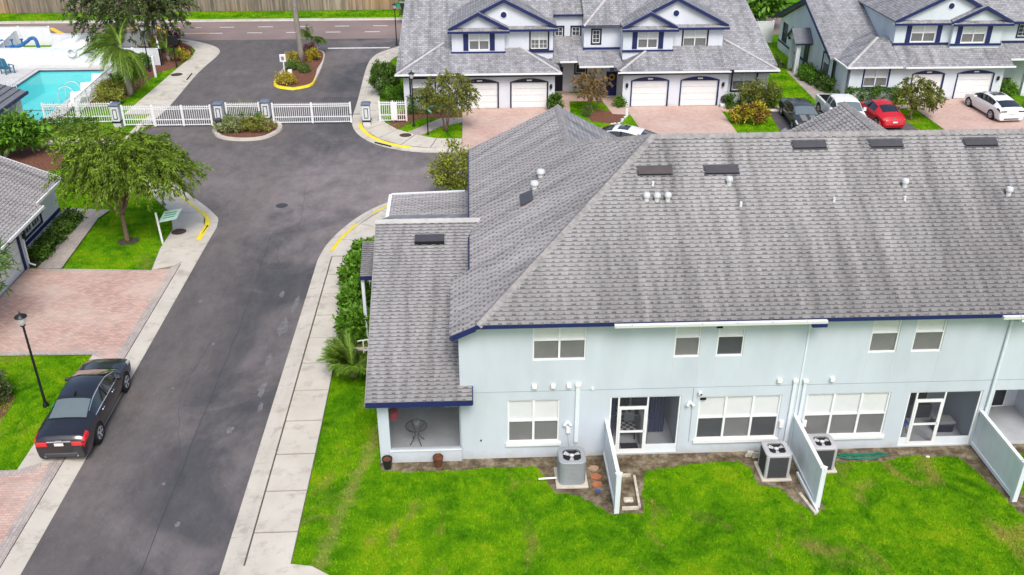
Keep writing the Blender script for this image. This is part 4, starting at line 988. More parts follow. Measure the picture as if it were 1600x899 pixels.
# roof vents (rear), stacks, caps
def box_vent(x, y, wx, wy, par, mat, hgt=.06):
    z = Z0 + E_ * (y - YE); m = MB(); s = E_
    P = [(x - wx / 2, y - wy / 2), (x + wx / 2, y - wy / 2), (x + wx / 2, y + wy / 2), (x - wx / 2, y + wy / 2)]
    zz = lambda yy: Z0 + E_ * (yy - YE)
    m.add([(px, py, zz(py) + .02) for px, py in P] + [(px, py, zz(py) + .02 + (hgt if py < y else hgt * .4)) for px, py in P], [(4, 5, 6, 7), (1, 2, 6, 5), (2, 3, 7, 6), (3, 0, 4, 7)])
    v = m.build('roof_vent', mat, par); m = MB(); m.box(x - wx / 2 + .02, x + wx / 2 - .02, y - wy / 2 + .012, y - wy / 2 + .02, zz(y - wy / 2) + .01, zz(y - wy / 2) + .018 + hgt); m.build('vent_mouth', 'arch_dark', v)
    m = MB(); m.prism([(x - wx / 2 - .04, y - wy / 2 - .03, zz(y - wy / 2 - .03) + .03), (x + wx / 2 + .04, y - wy / 2 - .03, zz(y - wy / 2 - .03) + .03), (x + wx / 2 + .04, y + wy / 2 + .05, zz(y + wy / 2 + .05) + .03), (x - wx / 2 - .04, y + wy / 2 + .05, zz(y + wy / 2 + .05) + .03)], (0, 0, -.02)); m.build('flashing', 'vent_grey', v)
for x, y, mt in ((5.63, 27.2, 'vent_brown'), (7.73, 27.2, 'vent_grey'), (10.69, 28.0, 'vent_grey'), (13.18, 28.0, 'vent_grey'), (16.26, 28.0, 'vent_grey'), (20.4, 28.0, 'vent_grey')): box_vent(x, y, 1.05, .27, r_rear, mt)
def goose(x, y, z, par, r=.1, n='vent_cap'):
    m = MB(); m.lathe([(r * .7, 0), (r * .7, .16), (r, .16), (r * 1.05, .22), (r * .8, .28), (r * .3, .30)], x, y, 12, z); return m.build(n, 'galv', par, 2)
for x, y in ((5.25, 26.26), (5.57, 26.25), (5.9, 26.25), (7.88, 26.73), (13.36, 26.57), (16.54, 26.25), (19.6, 26.4)): goose(x, y, Z0 + E_ * (y - YE), r_rear, .11)
for x, y in ((5.51, 26.75), (8.12, 26.05), (11.03, 26.14), (13.24, 26.14), (18.4, 26.1)):
    m = MB(); z = Z0 + E_ * (y - YE); m.tube([(x, y, z), (x, y, z + .15)], .04, 10); m.build('vent_pipe', 'plastic_white', r_rear, 2)
goose(2.31, 30.3, lz(2.31), r_left, .15); goose(2.05, 29.64, lz(2.05), r_left, .15)
m = MB(); x, y = 1.74, 29.18; P = [(x - .2, y - .42), (x + .22, y - .42), (x + .22, y + .42), (x - .2, y + .42)]
m.add([(a, b, lz(a) + .02) for a, b in P] + [(a, b, lz(a) + (.14 if a < x else .05)) for a, b in P], [(4, 5, 6, 7), (0, 1, 5, 4), (1, 2, 6, 5), (2, 3, 7, 6), (3, 0, 4, 7)]); m.build('roof_vent', 'vent_grey', r_left)
y = 28.9; x = -1.55
m = MB(); P = [(x - .5, y - .22), (x + .5, y - .22), (x + .5, y + .2), (x - .5, y + .2)]
m.add([(a, b, pz(b) + .02) for a, b in P] + [(a, b, pz(b) + (.15 if b < y else .06)) for a, b in P], [(4, 5, 6, 7), (0, 1, 5, 4), (1, 2, 6, 5), (2, 3, 7, 6), (3, 0, 4, 7)]); v = m.build('roof_vent', 'vent_grey', r_pat)
m = MB(); m.box(x - .5, x + .5, y - .232, y - .222, pz(y - .22) + .01, pz(y - .22) + .14); m.build('vent_mouth', 'arch_dark', v)
# ---- patio room under the low roof
m = MB()
wall(m, (-3.05, 23.1), (1, 0), 2.5, 0, 2.42, [(.33, 2.49, .46, 2.2)], .16)
wall(m, (-3.05, 36), (0, -1), 12.9, 0, 2.6, [(8.0, 9.0, 0.0, 2.1)], .1); m.add([(-3.05, 36, 0), (-.55, 36, 0), (-.55, 36, 2.7), (-3.05, 36, 2.7)], [(0, 3, 2, 1)])
m.build('patio_wall', 'stucco', TH)
m = MB(); m.box(-3.0, -.56, 23.27, 26.0, -.02, .03); m.build('patio_floor', 'patio_floor', TH)
m = MB(); m.box(-3.04, -.56, 26.0, 26.1, 0, 2.5); m.box(-2.99, -2.95, 23.27, 26.0, .03, 2.5); m.box(-.6, -.56, 23.27, 26.0, .03, 2.5); m.build('patio_back_wall', 'stucco_white', TH)
m = MB(); m.box(-2.35, -1.25, 25.93, 25.99, .85, 2.0); w = m.build('window', 'white', TH); m = MB(); m.box(-2.28, -1.32, 25.915, 25.925, .92, 1.94); m.build('pane', 'car_glass', w)
m = MB(); m.box(-1.15, -.7, 25.93, 25.99, .03, 2.05); w = m.build('patio_door', 'white', TH); m = MB(); m.box(-1.1, -.75, 25.915, 25.925, .1, 2.0); m.build('pane', 'car_glass', w)
m = MB(); m.box(-2.72, -.56, 23.16, 23.166, .47, 2.2); m.build('insect_screen', 'screen_patio', TH)
m = MB(); m.box(-2.75, -.55, 23.07, 23.1, .44, .475); m.build('patio_rail', 'white', TH)
m = MB(); m.box(-3.35, -.56, 22.72, 23.1, 2.415, 2.43); m.build('patio_soffit', 'vinyl', TH)
# ---- pipes, boxes, lights on the wall
def wbox(name, x, z, w, h, dp, mat='white_trim'):
    m = MB(); m.bev(x - w / 2, x + w / 2, WY - dp, WY + .0, z, z + h, min(.012, dp * .3)); return m.build(name, mat, TH)
for x in (1.67, 2.23, 2.71, 9.07, 10.68, 19.0): wbox('dryer_vent', x, 2.62, .14, .13, .1, 'white')
wbox('line_cover', 2.98, .58, .13, 2.1, .07, 'vinyl'); wbox('line_cover', 9.56, .4, .11, 2.22, .07, 'vinyl'); wbox('line_cover', 9.87, .5, .10, 2.1, .06, 'vinyl'); wbox('line_cover_cap', 2.98, 2.66, .17, .1, .1, 'white'); wbox('line_cover_cap', 9.56, 2.62, .15, .1, .1, 'white'); wbox('line_cover_cap', 9.87, 2.6, .15, .1, .1, 'white')
for x in (2.73, 9.34, 10.05): wbox('disconnect_box', x, .95, .14, .24, .09, 'white')
for x0_, z0_, x1_, z1_ in ((2.73, .95, 2.78, .35), (2.98, .58, 2.98, .3), (9.34, .95, 9.3, .4), (6.5, 2.5, 6.52, .5)):
    m = MB(); m.tube([(x0_, WY - .03, z0_), (x1_, WY - .03, z1_)], .014, 6); m.build('conduit', 'galv', TH)
for x in (15.72, 21.6):
    m = MB(); m.tube([(x, YE - .1, 4.9), (x, YE + .02, 4.8), (x, WY - .06, 4.65), (x, WY - .06, .2), (x, WY - .2, .08)], .045, 8); m.build('downspout', 'vinyl', TH)
m = MB(); m.box(9.70, 9.745, WY - .03, WY, .1, 4.85); m.build('expansion_joint', 'vinyl', TH)
def floodlight(x, z):
    m = MB(); m.bev(x - .06, x + .06, WY - .04, WY, z - .05, z + .05, .008); b = m.build('floodlight', 'white', TH)
    for s in (-1, 1):
        m = MB(); m.tube([(x + s * .05, WY - .05, z), (x + s * .11, WY - .14, z - .05)], .035, 10, .05); m.build('lamp_head', 'white', b, 2)
floodlight(6.42, 1.94); floodlight(2.7, 1.32)
m = MB(); m.lathe([(.03, -.08), (.055, -.06), (.06, .0), (.05, .05), (.02, .07)], 6.68, WY - .08, 12, 2.33); cm = m.build('security_camera', 'white', TH, 2); m = MB(); m.tube([(6.7, WY - .13, 2.31), (6.705, WY - .15, 2.31)], .03, 10); m.build('lens', 'arch_dark', cm)
for x, z in ((6.82, 2.02), (7.06, 4.55)):
    m = MB(); m.box(x - .09, x + .09, WY - .01, WY + .06, z, z + .06); m.build('sensor_box', 'arch_dark', TH)
m = MB(); m.tube([(.05, WY - .03, .72), (.05, WY + .01, .72)], .025, 8); m.build('vent_hole', 'arch_dark', TH)
m = MB(); m.tube([(3.42, WY - .05, 2.55), (3.42, WY, 2.55)], .045, 10); m.build('wall_plug', 'white', TH)
for y in (30.45, 32.7):
    m = MB(); m.bev(-4.2, -4.08, y - .06, y + .06, 0, 2.72, .01); m.build('porch_post', 'white_trim', TH)
# ================================================================== BACK YARD THINGS
def privacy_fence(x, label):
    t = thing('privacy_fence', label, 'fence', (x, 21.9, 0), 'privacy fences between the back yards')
    m = MB(); m.bev(x - .075, x + .075, 20.5, 20.65, 0, 1.42, .012); po = m.build('post', 'vinyl', t)
    m = MB(); m.lathe([(.11, 0), (.115, .03), (.02, .07)], x, 20.575, 4, 1.42); m.build('post_cap', 'white', po)
    m = MB(); m.box(x - .055, x + .055, 20.65, 23.16, 1.30, 1.38); m.build('top_rail', 'white', t); m = MB(); m.box(x - .055, x + .055, 20.65, 23.16, .06, .17); m.build('bottom_rail', 'vinyl', t)
    for i in range(8):
        m = MB(); a = 20.65 + i * 2.51 / 8; m.box(x - .018, x + .018, a + .003, a + 2.51 / 8 - .003, .17, 1.30); m.build('board', 'vinyl', t)
privacy_fence(3.9, 'white vinyl privacy fence left of the first screened porch, beside three stepping stones')
privacy_fence(9.75, 'white vinyl privacy fence standing between two air conditioners'); privacy_fence(15.6, 'white vinyl privacy fence right of the second screened porch, near the right edge')
def ac(x, y, w, h, label, body, grille):
    t = thing('air_conditioner', label, 'air conditioner', (x, y, .06), 'outdoor air conditioner units'); a = w / 2; z0 = .07
    m = MB()
    def rr(r, s): return [(x + sx * (s - r) + r * math.cos(R(q)), y + sy * (s - r) + r * math.sin(R(q))) for sx, sy, q0 in ((1, 1, 0), (-1, 1, 90), (-1, -1, 180), (1, -1, 270)) for q in range(q0, q0 + 91, 30)]
    ring = rr(.15 if body == 'ac_grey' else .09, a); n = len(ring); m.prism([(p[0], p[1], z0) for p in ring], (0, 0, h - .06)); m.build('casing', grille, t)
    for sx in (-1, 1):
        for sy in ((-1, 1) if body != 'ac_grey' else ()): m = MB(); m.bev(x + sx * a - (.1 if sx > 0 else .006), x + sx * a + (.006 if sx > 0 else .1), y + sy * a - (.1 if sy > 0 else .006), y + sy * a + (.006 if sy > 0 else .1), z0, z0 + h - .05, .03); m.build('corner_post', body, t)
    for k in range(14):                           # louvres on the four sides
        z = z0 + .06 + k * (h - .16) / 14; m = MB()
        m.box(x - a + .1, x + a - .1, y - a - .008, y - a + .0, z, z + .03); m.box(x - a - .008, x - a, y - a + .1, y + a - .1, z, z + .03); m.box(x + a, x + a + .008, y - a + .1, y + a - .1, z, z + .03)
        m.build('louvre', body if body == 'ac_grey' else 'dark_grey', t)
    top = rr(.17 if body == 'ac_grey' else .12, a + .015); r0 = a * .80; N_ = len(top); m = MB(); zt = z0 + h
    V = [(p[0], p[1], zt - .07) for p in top] + [(p[0], p[1], zt - .02) for p in top] + [(x + (p[0] - x) * .94, y + (p[1] - y) * .94, zt) for p in top]
    ang = [math.atan2(p[1] - y, p[0] - x) for p in top]
    V += [(x + r0 * math.cos(b), y + r0 * math.sin(b), zt) for b in ang] + [(x + r0 * .97 * math.cos(b), y + r0 * .97 * math.sin(b), zt - .16) for b in ang]
    m.add(V, [(r * N_ + i, r * N_ + (i + 1) % N_, (r + 1) * N_ + (i + 1) % N_, (r + 1) * N_ + i) for r in range(4) for i in range(N_)]); m.build('top_cover', body, t, 2)
    m = MB(); m.disc((x, y, zt - .05), (1, 0, 0), (0, 1, 0), r0 * .99, 24); m.build('fan_well', 'arch_dark', t)
    m = MB(); m.lathe([(.07, 0), (.07, .03), (.03, .05)], x, y, 12, zt - .045); fan = m.build('fan', 'galv', t)
    for k in range(3):
        b = R(k * 120 + 25); m = MB(); P = []
        for rr_, db in ((.08, -.3), (r0 * .85, -.28), (r0 * .9, .28), (.1, .5)): P.append((x + rr_ * math.cos(b + db), y + rr_ * math.sin(b + db), zt - .025 - .02 * (db > 0)))
        m.prism(P, (0, 0, -.006)); m.build('fan_blade', 'galv', fan)
    for k in range(5):
        rad = r0 * (.3 + .17 * k); m = MB(); m.tube([(x + rad * math.cos(q * .2618), y + rad * math.sin(q * .2618), zt - .004) for q in range(25)], .004, 4, caps=False); m.build('guard_wire', 'dark_grey', t)
    m = MB(); m.bev(x - a - .09, x + a + .09, y - a - .09, y + a + .09, 0, .075, .015); m.build('pad', 'concrete', t)
plain('ac_grey', (0.33, 0.35, 0.37), .5, .2, var=.08); plain('ac_beige', (0.45, 0.44, 0.46), .5, .1, var=.06); plain('ac_dark', (0.07, 0.075, 0.08), .6)
ac(2.74, 22.12, .78, .84, 'grey air conditioner unit left of the fence with three stepping stones', 'ac_grey', 'ac_grey'); ac(8.92, 22.15, .74, .86, 'pale air conditioner with dark louvres on the left side of the middle fence', 'ac_beige', 'ac_dark'); ac(10.42, 22.45, .72, .84, 'air conditioner half hidden on the right side of the middle fence', 'ac_beige', 'ac_dark')
m = MB(); m.tube([(1.75, 22.0, .12), (2.3, 22.02, .13)], .03, 8); solo(m, 'drain_pipe', 'plastic_white', 'short white plastic pipe lying left of the grey air conditioner', 'pipe')
def stone(pts, z, mat, label, name='stepping_stone', cat='stone', group='stepping stones by the fence'):
    m = MB(); m.prism([(x, y, z) for x, y in pts], (0, 0, -z + .004)); return solo(m, name, mat, label, cat, group)
def blob(cx, cy, rx, ry, s, n=9): g = random.Random(s); return [(cx + rx * math.cos(6.283 * k / n) * g.uniform(.85, 1.12), cy + ry * math.sin(6.283 * k / n) * g.uniform(.85, 1.12)) for k in range(n)]
stone(blob(3.48, 22.52, .17, .13, 1), .06, 'stone_tan', 'tan stepping stone nearest the wall beside the grey air conditioner'); stone(blob(3.5, 22.13, .17, .14, 2), .06, 'stone_red', 'orange stepping stone in the middle of the row of three'); stone(blob(3.5, 21.78, .16, .13, 3), .06, 'stone_red', 'pale orange stepping stone farthest from the wall')
m = MB(); m.lathe([(.06, 0), (.07, .04), (.03, .05)], 3.5, 21.5, 8); solo(m, 'plastic_lid', 'blue_plastic', 'small blue plastic lid on the dirt by the stepping stones', 'lid')
for (xa, ya, xb, yb, lab) in ((4.66, 22.1, 4.6, 20.72, 'long white edging block along the dirt bed right of the first fence'), (4.08, 20.68, 4.56, 20.69, 'white edging block across the front end of the dirt bed'), (4.2, 22.13, 4.55, 22.15, 'short white edging block at the wall end of the dirt bed')):
    m = MB(); bar3(m, (xa, ya, .09), (xb, yb, .09), .07, .085); solo(m, 'edging_block', 'edging', lab, 'edging', 'white edging blocks of the dirt bed')
m = MB(); m.bev(4.18, 4.46, 20.95, 21.12, .005, .09, .02); solo(m, 'broken_block', 'edging', 'loose white block lying inside the small dirt bed', 'block')
for i in range(6):
    m = MB(); x = 8.28 + (i % 2) * .2 + (i // 2) * .03; y = 22.98 - (i % 2) * .08; z = .01 + (i // 2) * .065; m.bev(x, x + .19, y - .09, y, z, z + .06, .006); solo(m, 'brick', 'edging', 'pale brick in the small stack between wall and middle air conditioner', 'brick', 'pale bricks stacked by the wall')
m = MB(); bar3(m, (9.62, 22.0, .12), (9.66, 20.25, .14), .06, .1); solo(m, 'downspout_piece', 'white', 'white gutter piece lying along the foot of the middle fence', 'gutter piece')
m = MB(); bar3(m, (9.42, 21.1, .08), (9.6, 20.2, .1), .09, .07); solo(m, 'timber_offcut', 'edging', 'pale board lying askew at the end of the middle fence', 'board')
m = MB(); pts = []
for k in range(150):
    a = k * .33; r = .28 + .10 * math.sin(k * .9); pts.append((11.85 + .42 * math.sin(k * .043 * 6) + r * 1.6 * math.cos(a), 22.74 + r * .38 * math.sin(a), .03 + .05 * abs(math.sin(k * 1.7))))
m.tube(pts, .012, 5); solo(m, 'garden_hose', 'hose', 'tangled green garden hose lying along the wall under the third window', 'hose')
m = MB(); m.bev(13.9, 14.02, 22.62, 22.68, .0, .05, .012); solo(m, 'litter', 'plastic_white', 'small white scrap on the dirt below the second screened porch', 'litter')
def plant_pot(x, y, mat, label):
    t = thing('plant_pot', label, 'plant pot', (x, y, 0), 'pots in front of the patio'); m = MB()
    m.lathe([(.11, 0), (.15, .30), (.165, .33), (.165, .37), (.145, .37), (.14, .31), (.02, .31)], x, y, 18); m.build('pot', mat, t, 2); m = MB(); m.disc((x, y, .325), (1, 0, 0), (0, 1, 0), .14, 16); m.build('soil', 'terracotta', t)
    V, Q, T = leafcloud([(x, y, .4), (x + .04, y, .45)], .04, 8, (.14, .008), -1.5, None, 4); fastmesh('dry_stems', V, Q, 'leaf_autumn', t, T)
plant_pot(-2.83, 22.86, 'pot_black', 'black plant pot at the left corner of the screened patio'); plant_pot(-1.28, 22.88, 'terracotta', 'rusty brown plant pot in the middle of the screened patio front')
t = thing('patio_table', 'round black wire patio table inside the screened patio', 'table', (-1.98, 24.0, .03)); x, y = -1.98, 24.05
m = MB(); m.tube([(x + .33 * math.cos(a * .2618), y + .33 * math.sin(a * .2618), .68) for a in range(25)], .018, 6, caps=False); m.build('rim', 'black_metal', t)
m = MB(); m.disc((x, y, .675), (1, 0, 0), (0, 1, 0), .32, 24); m.build('table_top', 'screen', t)
for k in range(4):
    a = k * 1.571 + .6; m = MB(); m.tube(spline([(x + .3 * math.cos(a), y + .3 * math.sin(a), .67), (x + .06 * math.cos(a), y + .06 * math.sin(a), .38), (x + .26 * math.cos(a), y + .26 * math.sin(a), .04)], 6), .014, 6); m.build('leg', 'black_metal', t)
m = MB(); m.lathe([(.07, 0), (.11, .12), (.10, .2)], x + .02, y + .03, 12, .69); solo(m, 'table_planter', 'grey_fabric', 'pale grey planter standing on the round patio table', 'planter')
m = MB(); m.lathe([(.02, -.2), (.15, -.16), (.17, 0), (.15, .12), (.02, .14)], -2.62, 23.55, 14, 1.54); solo(m, 'hanging_basket', 'red_plastic', 'red ball shaped hanging basket in the left corner of the screened patio', 'hanging basket')
# inside the porches
m = MB(); n = 14
for i in range(n): m.box(5.25 + i * .05, 5.25 + i * .05 + .035, 24.2 + .03 * (i % 2), 24.22 + .03 * (i % 2), .08, 2.25)
solo(m, 'curtain', 'curtain', 'dark blue curtain hanging inside the first screened porch', 'curtain'); m = MB(); 
for i in range(6): m.box(4.0 + i * .05, 4.0 + i * .05 + .035, 24.0 + .03 * (i % 2), 24.02 + .03 * (i % 2), .08, 2.25)
solo(m, 'curtain', 'curtain', 'narrow dark curtain at the left side of the first screened porch', 'curtain')
q = N('plaid', .9); ck = q.n('TexChecker'); ck.inputs['Scale'].default_value = 9; ck.inputs['Color1'].default_value = (.02, .02, .022, 1); ck.inputs['Color2'].default_value = (.3, .3, .3, 1); q.l(q.coord(), ck.inputs['Vector']); q.color(ck.outputs[0])
t = thing('patio_chair', 'checked cushioned chair behind the screen door of the first porch', 'chair', (4.7, 24.1, .05))
m = MB(); m.bev(4.4, 5.0, 23.85, 24.4, .36, .50, .04); m.build('seat', 'plaid', t); m = MB(); m.bev(4.4, 5.0, 24.35, 24.48, .5, 1.0, .04); m.build('backrest', 'plaid', t); m = MB(); m.bev(4.62, 4.98, 24.2, 24.32, .52, .85, .04); m.build('cushion', 'grey_fabric', t)
for sx in (4.43, 4.93):
    for sy in (23.9, 24.4): m = MB(); m.box(sx, sx + .04, sy, sy + .04, .045, .36); m.build('leg', 'black_metal', t)
m = MB(); m.bev(5.05, 5.3, 23.6, 24.1, .05, 1.05, .03); solo(m, 'storage_cabinet', 'grey_fabric', 'grey cabinet standing behind the right screen of the first porch', 'cabinet')
m = MB(); m.bev(4.45, 5.0, 23.4, 23.7, .047, .07, .008); solo(m, 'door_mat', 'pot_black', 'black mat on the floor behind the first screen door', 'mat')
t = thing('cooler', 'dark blue cooler with grey lid inside the second screened porch', 'cooler', (15.0, 24.0, .05)); m = MB(); m.bev(14.68, 15.3, 23.8, 24.2, .05, .36, .03); m.build('tub', 'navy_dark', t); m = MB(); m.bev(14.66, 15.32, 23.78, 24.22, .362, .46, .03); m.build('lid', 'grey_fabric', t); m = MB(); m.tube(spline([(14.66, 24, .3), (14.62, 23.9, .5), (14.7, 23.85, .52)], 4), .012, 6); m.build('handle', 'black_metal', t)
t = thing('folding_chair', 'blue folding camp chair at the left side of the second screened porch', 'chair', (13.55, 24.0, .05)); m = MB(); m.bev(13.35, 13.8, 23.8, 24.15, .38, .44, .02); m.build('seat', 'blue_plastic', t); m = MB(); m.bev(13.35, 13.8, 24.15, 24.2, .44, .9, .02); m.build('backrest', 'blue_plastic', t)
for sx in (13.38, 13.77):
    m = MB(); m.tube([(sx, 23.82, .05), (sx, 24.16, .42)], .012, 6); m.tube([(sx, 24.16, .05), (sx, 23.82, .42)], .012, 6); m.build('leg', 'black_metal', t)
m = MB(); m.bev(14.0, 14.9, 24.6, 25.0, .05, .55, .04); solo(m, 'porch_bench', 'dark_grey', 'dark bench at the back of the second screened porch', 'bench')
t = thing('handrail', 'white handrail beside the porch steps on the left of the building', 'handrail', (-4.0, 29.4, 0))
for y in (28.9, 30.2): m = MB(); m.tube([(-4.1, y, 0), (-4.1, y, .9)], .025, 8); m.build('post', 'white', t)
for z in (.9, .5): m = MB(); m.tube([(-4.3 if z > .8 else -4.1, 28.9, z), (-3.3, 28.95, z + .12)], .025, 8); m.build('rail', 'white', t)
m = MB(); m.prism([(-5.1, 28.6, .03), (-5.1, 29.9, .03), (-3.1, 29.9, .03), (-3.1, 28.6, .03)], (0, 0, -.02)); tag(m.build('entry_step', 'concrete'), None, None, None, 'structure')
# ================================================================== LEFT HOUSE, LEFT VERGE
LH = thing('garage_house', 'white house with a grey shingle roof and a garage door at the left edge', 'house', (-22, 38, 0))
u = (0, 1)
m = MB(); wall(m, (-19.4, 30.6), u, 6.6, 0, 2.42, [(1.6, 6.3, 0, 1.85)], .15)               # garage wall faces +X
wall(m, (-19.4, 37.2), (-1, 0), .35, 0, 2.42); wall(m, (-19.75, 37.2), u, 4.75, 0, 2.42, [(.95, 2.75, .95, 2.1)], .14)
wall(m, (-19.75, 41.95), (-1, 0), 9, 0, 2.42); wall(m, (-28.75, 30.6), (1, 0), 9.35, 0, 2.42)
m.add([(-19.75, 41.95, 2.42), (-28.75, 41.95, 2.42), (-24.2, 41.95, 4.4)], [(0, 1, 2)])
m.build('wall', 'house_white', LH)
garage_door(LH, (-19.4, 30.6), u, 1.65, 6.25, 1.85, .14)
window(LH, (-19.75, 37.2), u, (.95, 2.75, .95, 2.1), 2, 2, .5, 'white', blind=('blind_dark', 'blind_dark'), panes=('pane', 'pane'), trim='navy', muntin=(3, 2))
m = MB(); obox(m, (-19.75, 37.2), u, .05, 4.7, -.05, 0, .62, .78); m.build('band', 'navy', LH)
zr = lambda x: 2.5 + .42 * (-18.95 - x)
pm = [(-19.05, 41.4, zr(-19.05) - .06), (-19.05, 34, zr(-19.05) - .06), (-24.3, 34, zr(-24.3) - .06), (-24.3, 41.4, zr(-24.3) - .06)]
r1 = slab(LH, [(-18.72, 38.3, zr(-18.72)), (-18.72, 26, zr(-18.72)), (-24.3, 26, zr(-24.3)), (-24.3, 38.3, zr(-24.3))], .12, 'roof_deck'); r2 = slab(LH, pm, .12, 'roof_deck')
slab(LH, [(-24.3, 41.4, zr(-24.3) - .06), (-24.3, 26, zr(-24.3)), (-29.4, 26, zr(-24.3) - 2.1), (-29.4, 41.4, zr(-24.3) - 2.1)], .12, 'far_roof_side')
emit_shingles([(r1, shingle_plane([(-18.72, 38.3, zr(-18.72)), (-18.72, 26, zr(-18.72)), (-24.3, 26, zr(-24.3)), (-24.3, 38.3, zr(-24.3))], seed=51), 'shingle_side'), (r2, shingle_plane(pm, seed=52), 'shingle_side')], 300)
m = MB(); bar3(m, (-18.68, 38.3, zr(-18.7) + .02), (-18.68, 26, zr(-18.7) + .02), .09, .12); m.build('gutter', 'white', LH); m = MB(); bar3(m, (-19.0, 41.42, zr(-19.05) - .04), (-19.0, 38.32, zr(-19.05) - .04), .08, .12); m.build('gutter', 'white', LH)
m = MB(); bar3(m, (-19.05, 41.44, zr(-19.05) - .04), (-24.3, 41.44, zr(-24.3) - .04), .05, .14); m.build('rake_board', 'white_trim', LH); m = MB(); bar3(m, (-18.75, 38.3, zr(-18.72) - .1), (-18.75, 26, zr(-18.72) - .1), .03, .14); m.build('fascia', 'navy', LH)
m = MB(); m.tube([(-18.75, 37.4, 2.4), (-19.3, 37.1, 2.2), (-19.33, 37.1, .25), (-19.1, 37.15, .1)], .045, 8); m.build('downspout', 'white', LH)
t = MB(); t.lathe([(.03, -.14), (.08, -.1), (.09, .06), (.02, .14)], -19.2, 37.02, 8, 1.55); t.build('wall_lantern', 'black_metal', LH)
lamp_post('lamp_post', 'tall black lamp post on the left lawn beside the black sedan', (-14.6, 26.62, 0), 3.62)
lamp_post('lamp_post', 'black lamp post by the right end of the gate fence', (-3.62, 55.55, 0), 3.4); lamp_post('lamp_post', 'black lamp post among the shrubs beside the pool', (-23.5, 68.8, 0), 3.4)
lamp_post('lamp_post', 'black lamp post with a green sign behind the left corner of the far townhouse', (-6.0, 76.0, 0), 3.3)
t = thing('utility_box', 'low dark green lidded box at the foot of the near lamp post', 'utility box', (-14.2, 26.45, 0)); m = MB(); m.lathe([(.15, 0), (.15, .1), (.12, .14)], -14.2, 26.5, 14); m.build('lid', 'sign_green', t); M['sign_green']
# sign board on a leaning white post
t = thing('notice_sign', 'pale green notice board on a white post beside the big left tree', 'sign', (-14.27, 39.3, 0))
m = MB(); m.tube([(-14.27, 39.3, 0), (-14.33, 39.3, 1.55)], .05, 8); m.build('post', 'white', t)
m = MB(); m.prism([(-14.3, 39.36, 1.05), (-13.55, 39.6, 1.12), (-13.35, 40.0, 1.45), (-14.1, 39.8, 1.4)], (0, -.01, -.02)); b = m.build('board', 'sign_pale', t)
for k in range(3):
    f = .25 + k * .22; a = Vector((-14.3, 39.36, 1.05)).lerp(Vector((-14.1, 39.8, 1.4)), f); c = Vector((-13.55, 39.6, 1.12)).lerp(Vector((-13.35, 40.0, 1.45)), f); m = MB(); q0 = a.lerp(c, .15); q1 = a.lerp(c, .8)
    m.prism([q0 + Vector((0, 0, .006)), q1 + Vector((0, 0, .006)), q1 + Vector((.02, .04, .041)), q0 + Vector((.02, .04, .041))], (0, 0, -.003)); m.build('text_line', 'sign_green', b)
t = thing('street_sign', 'black signpost with teal street name blades in front of the far townhouse', 'street sign', (-2.7, 53.95, 0))
m = MB(); m.lathe([(.09, 0), (.08, .06), (.04, .12), (.035, 2.35), (.05, 2.37), (.02, 2.45)], -2.7, 53.95, 10); m.build('post', 'black_metal', t, 2)
for (dx, dy, z) in ((.85, .1, 1.85), (-.35, .5, 1.7), (.3, -.75, 1.7)):
    m = MB(); bar3(m, (-2.7, 53.95, z), (-2.7 + dx, 53.95 + dy, z), .015, .2); b = m.build('blade', 'sign_green', t); m = MB(); bar3(m, (-2.7 + dx * .25, 53.95 + dy * .25 - .012, z - .06), (-2.7 + dx * .85, 53.95 + dy * .85 - .012, z - .06), .008, .07); m.build('lettering', 'white', b)
m = MB(); bar3(m, (-6.0, 76.0, 3.25), (-4.9, 75.95, 3.25), .02, .28); solo(m, 'street_name_blade', 'sign_green', 'green street name blade on the lamp post behind the far townhouse', 'street sign')
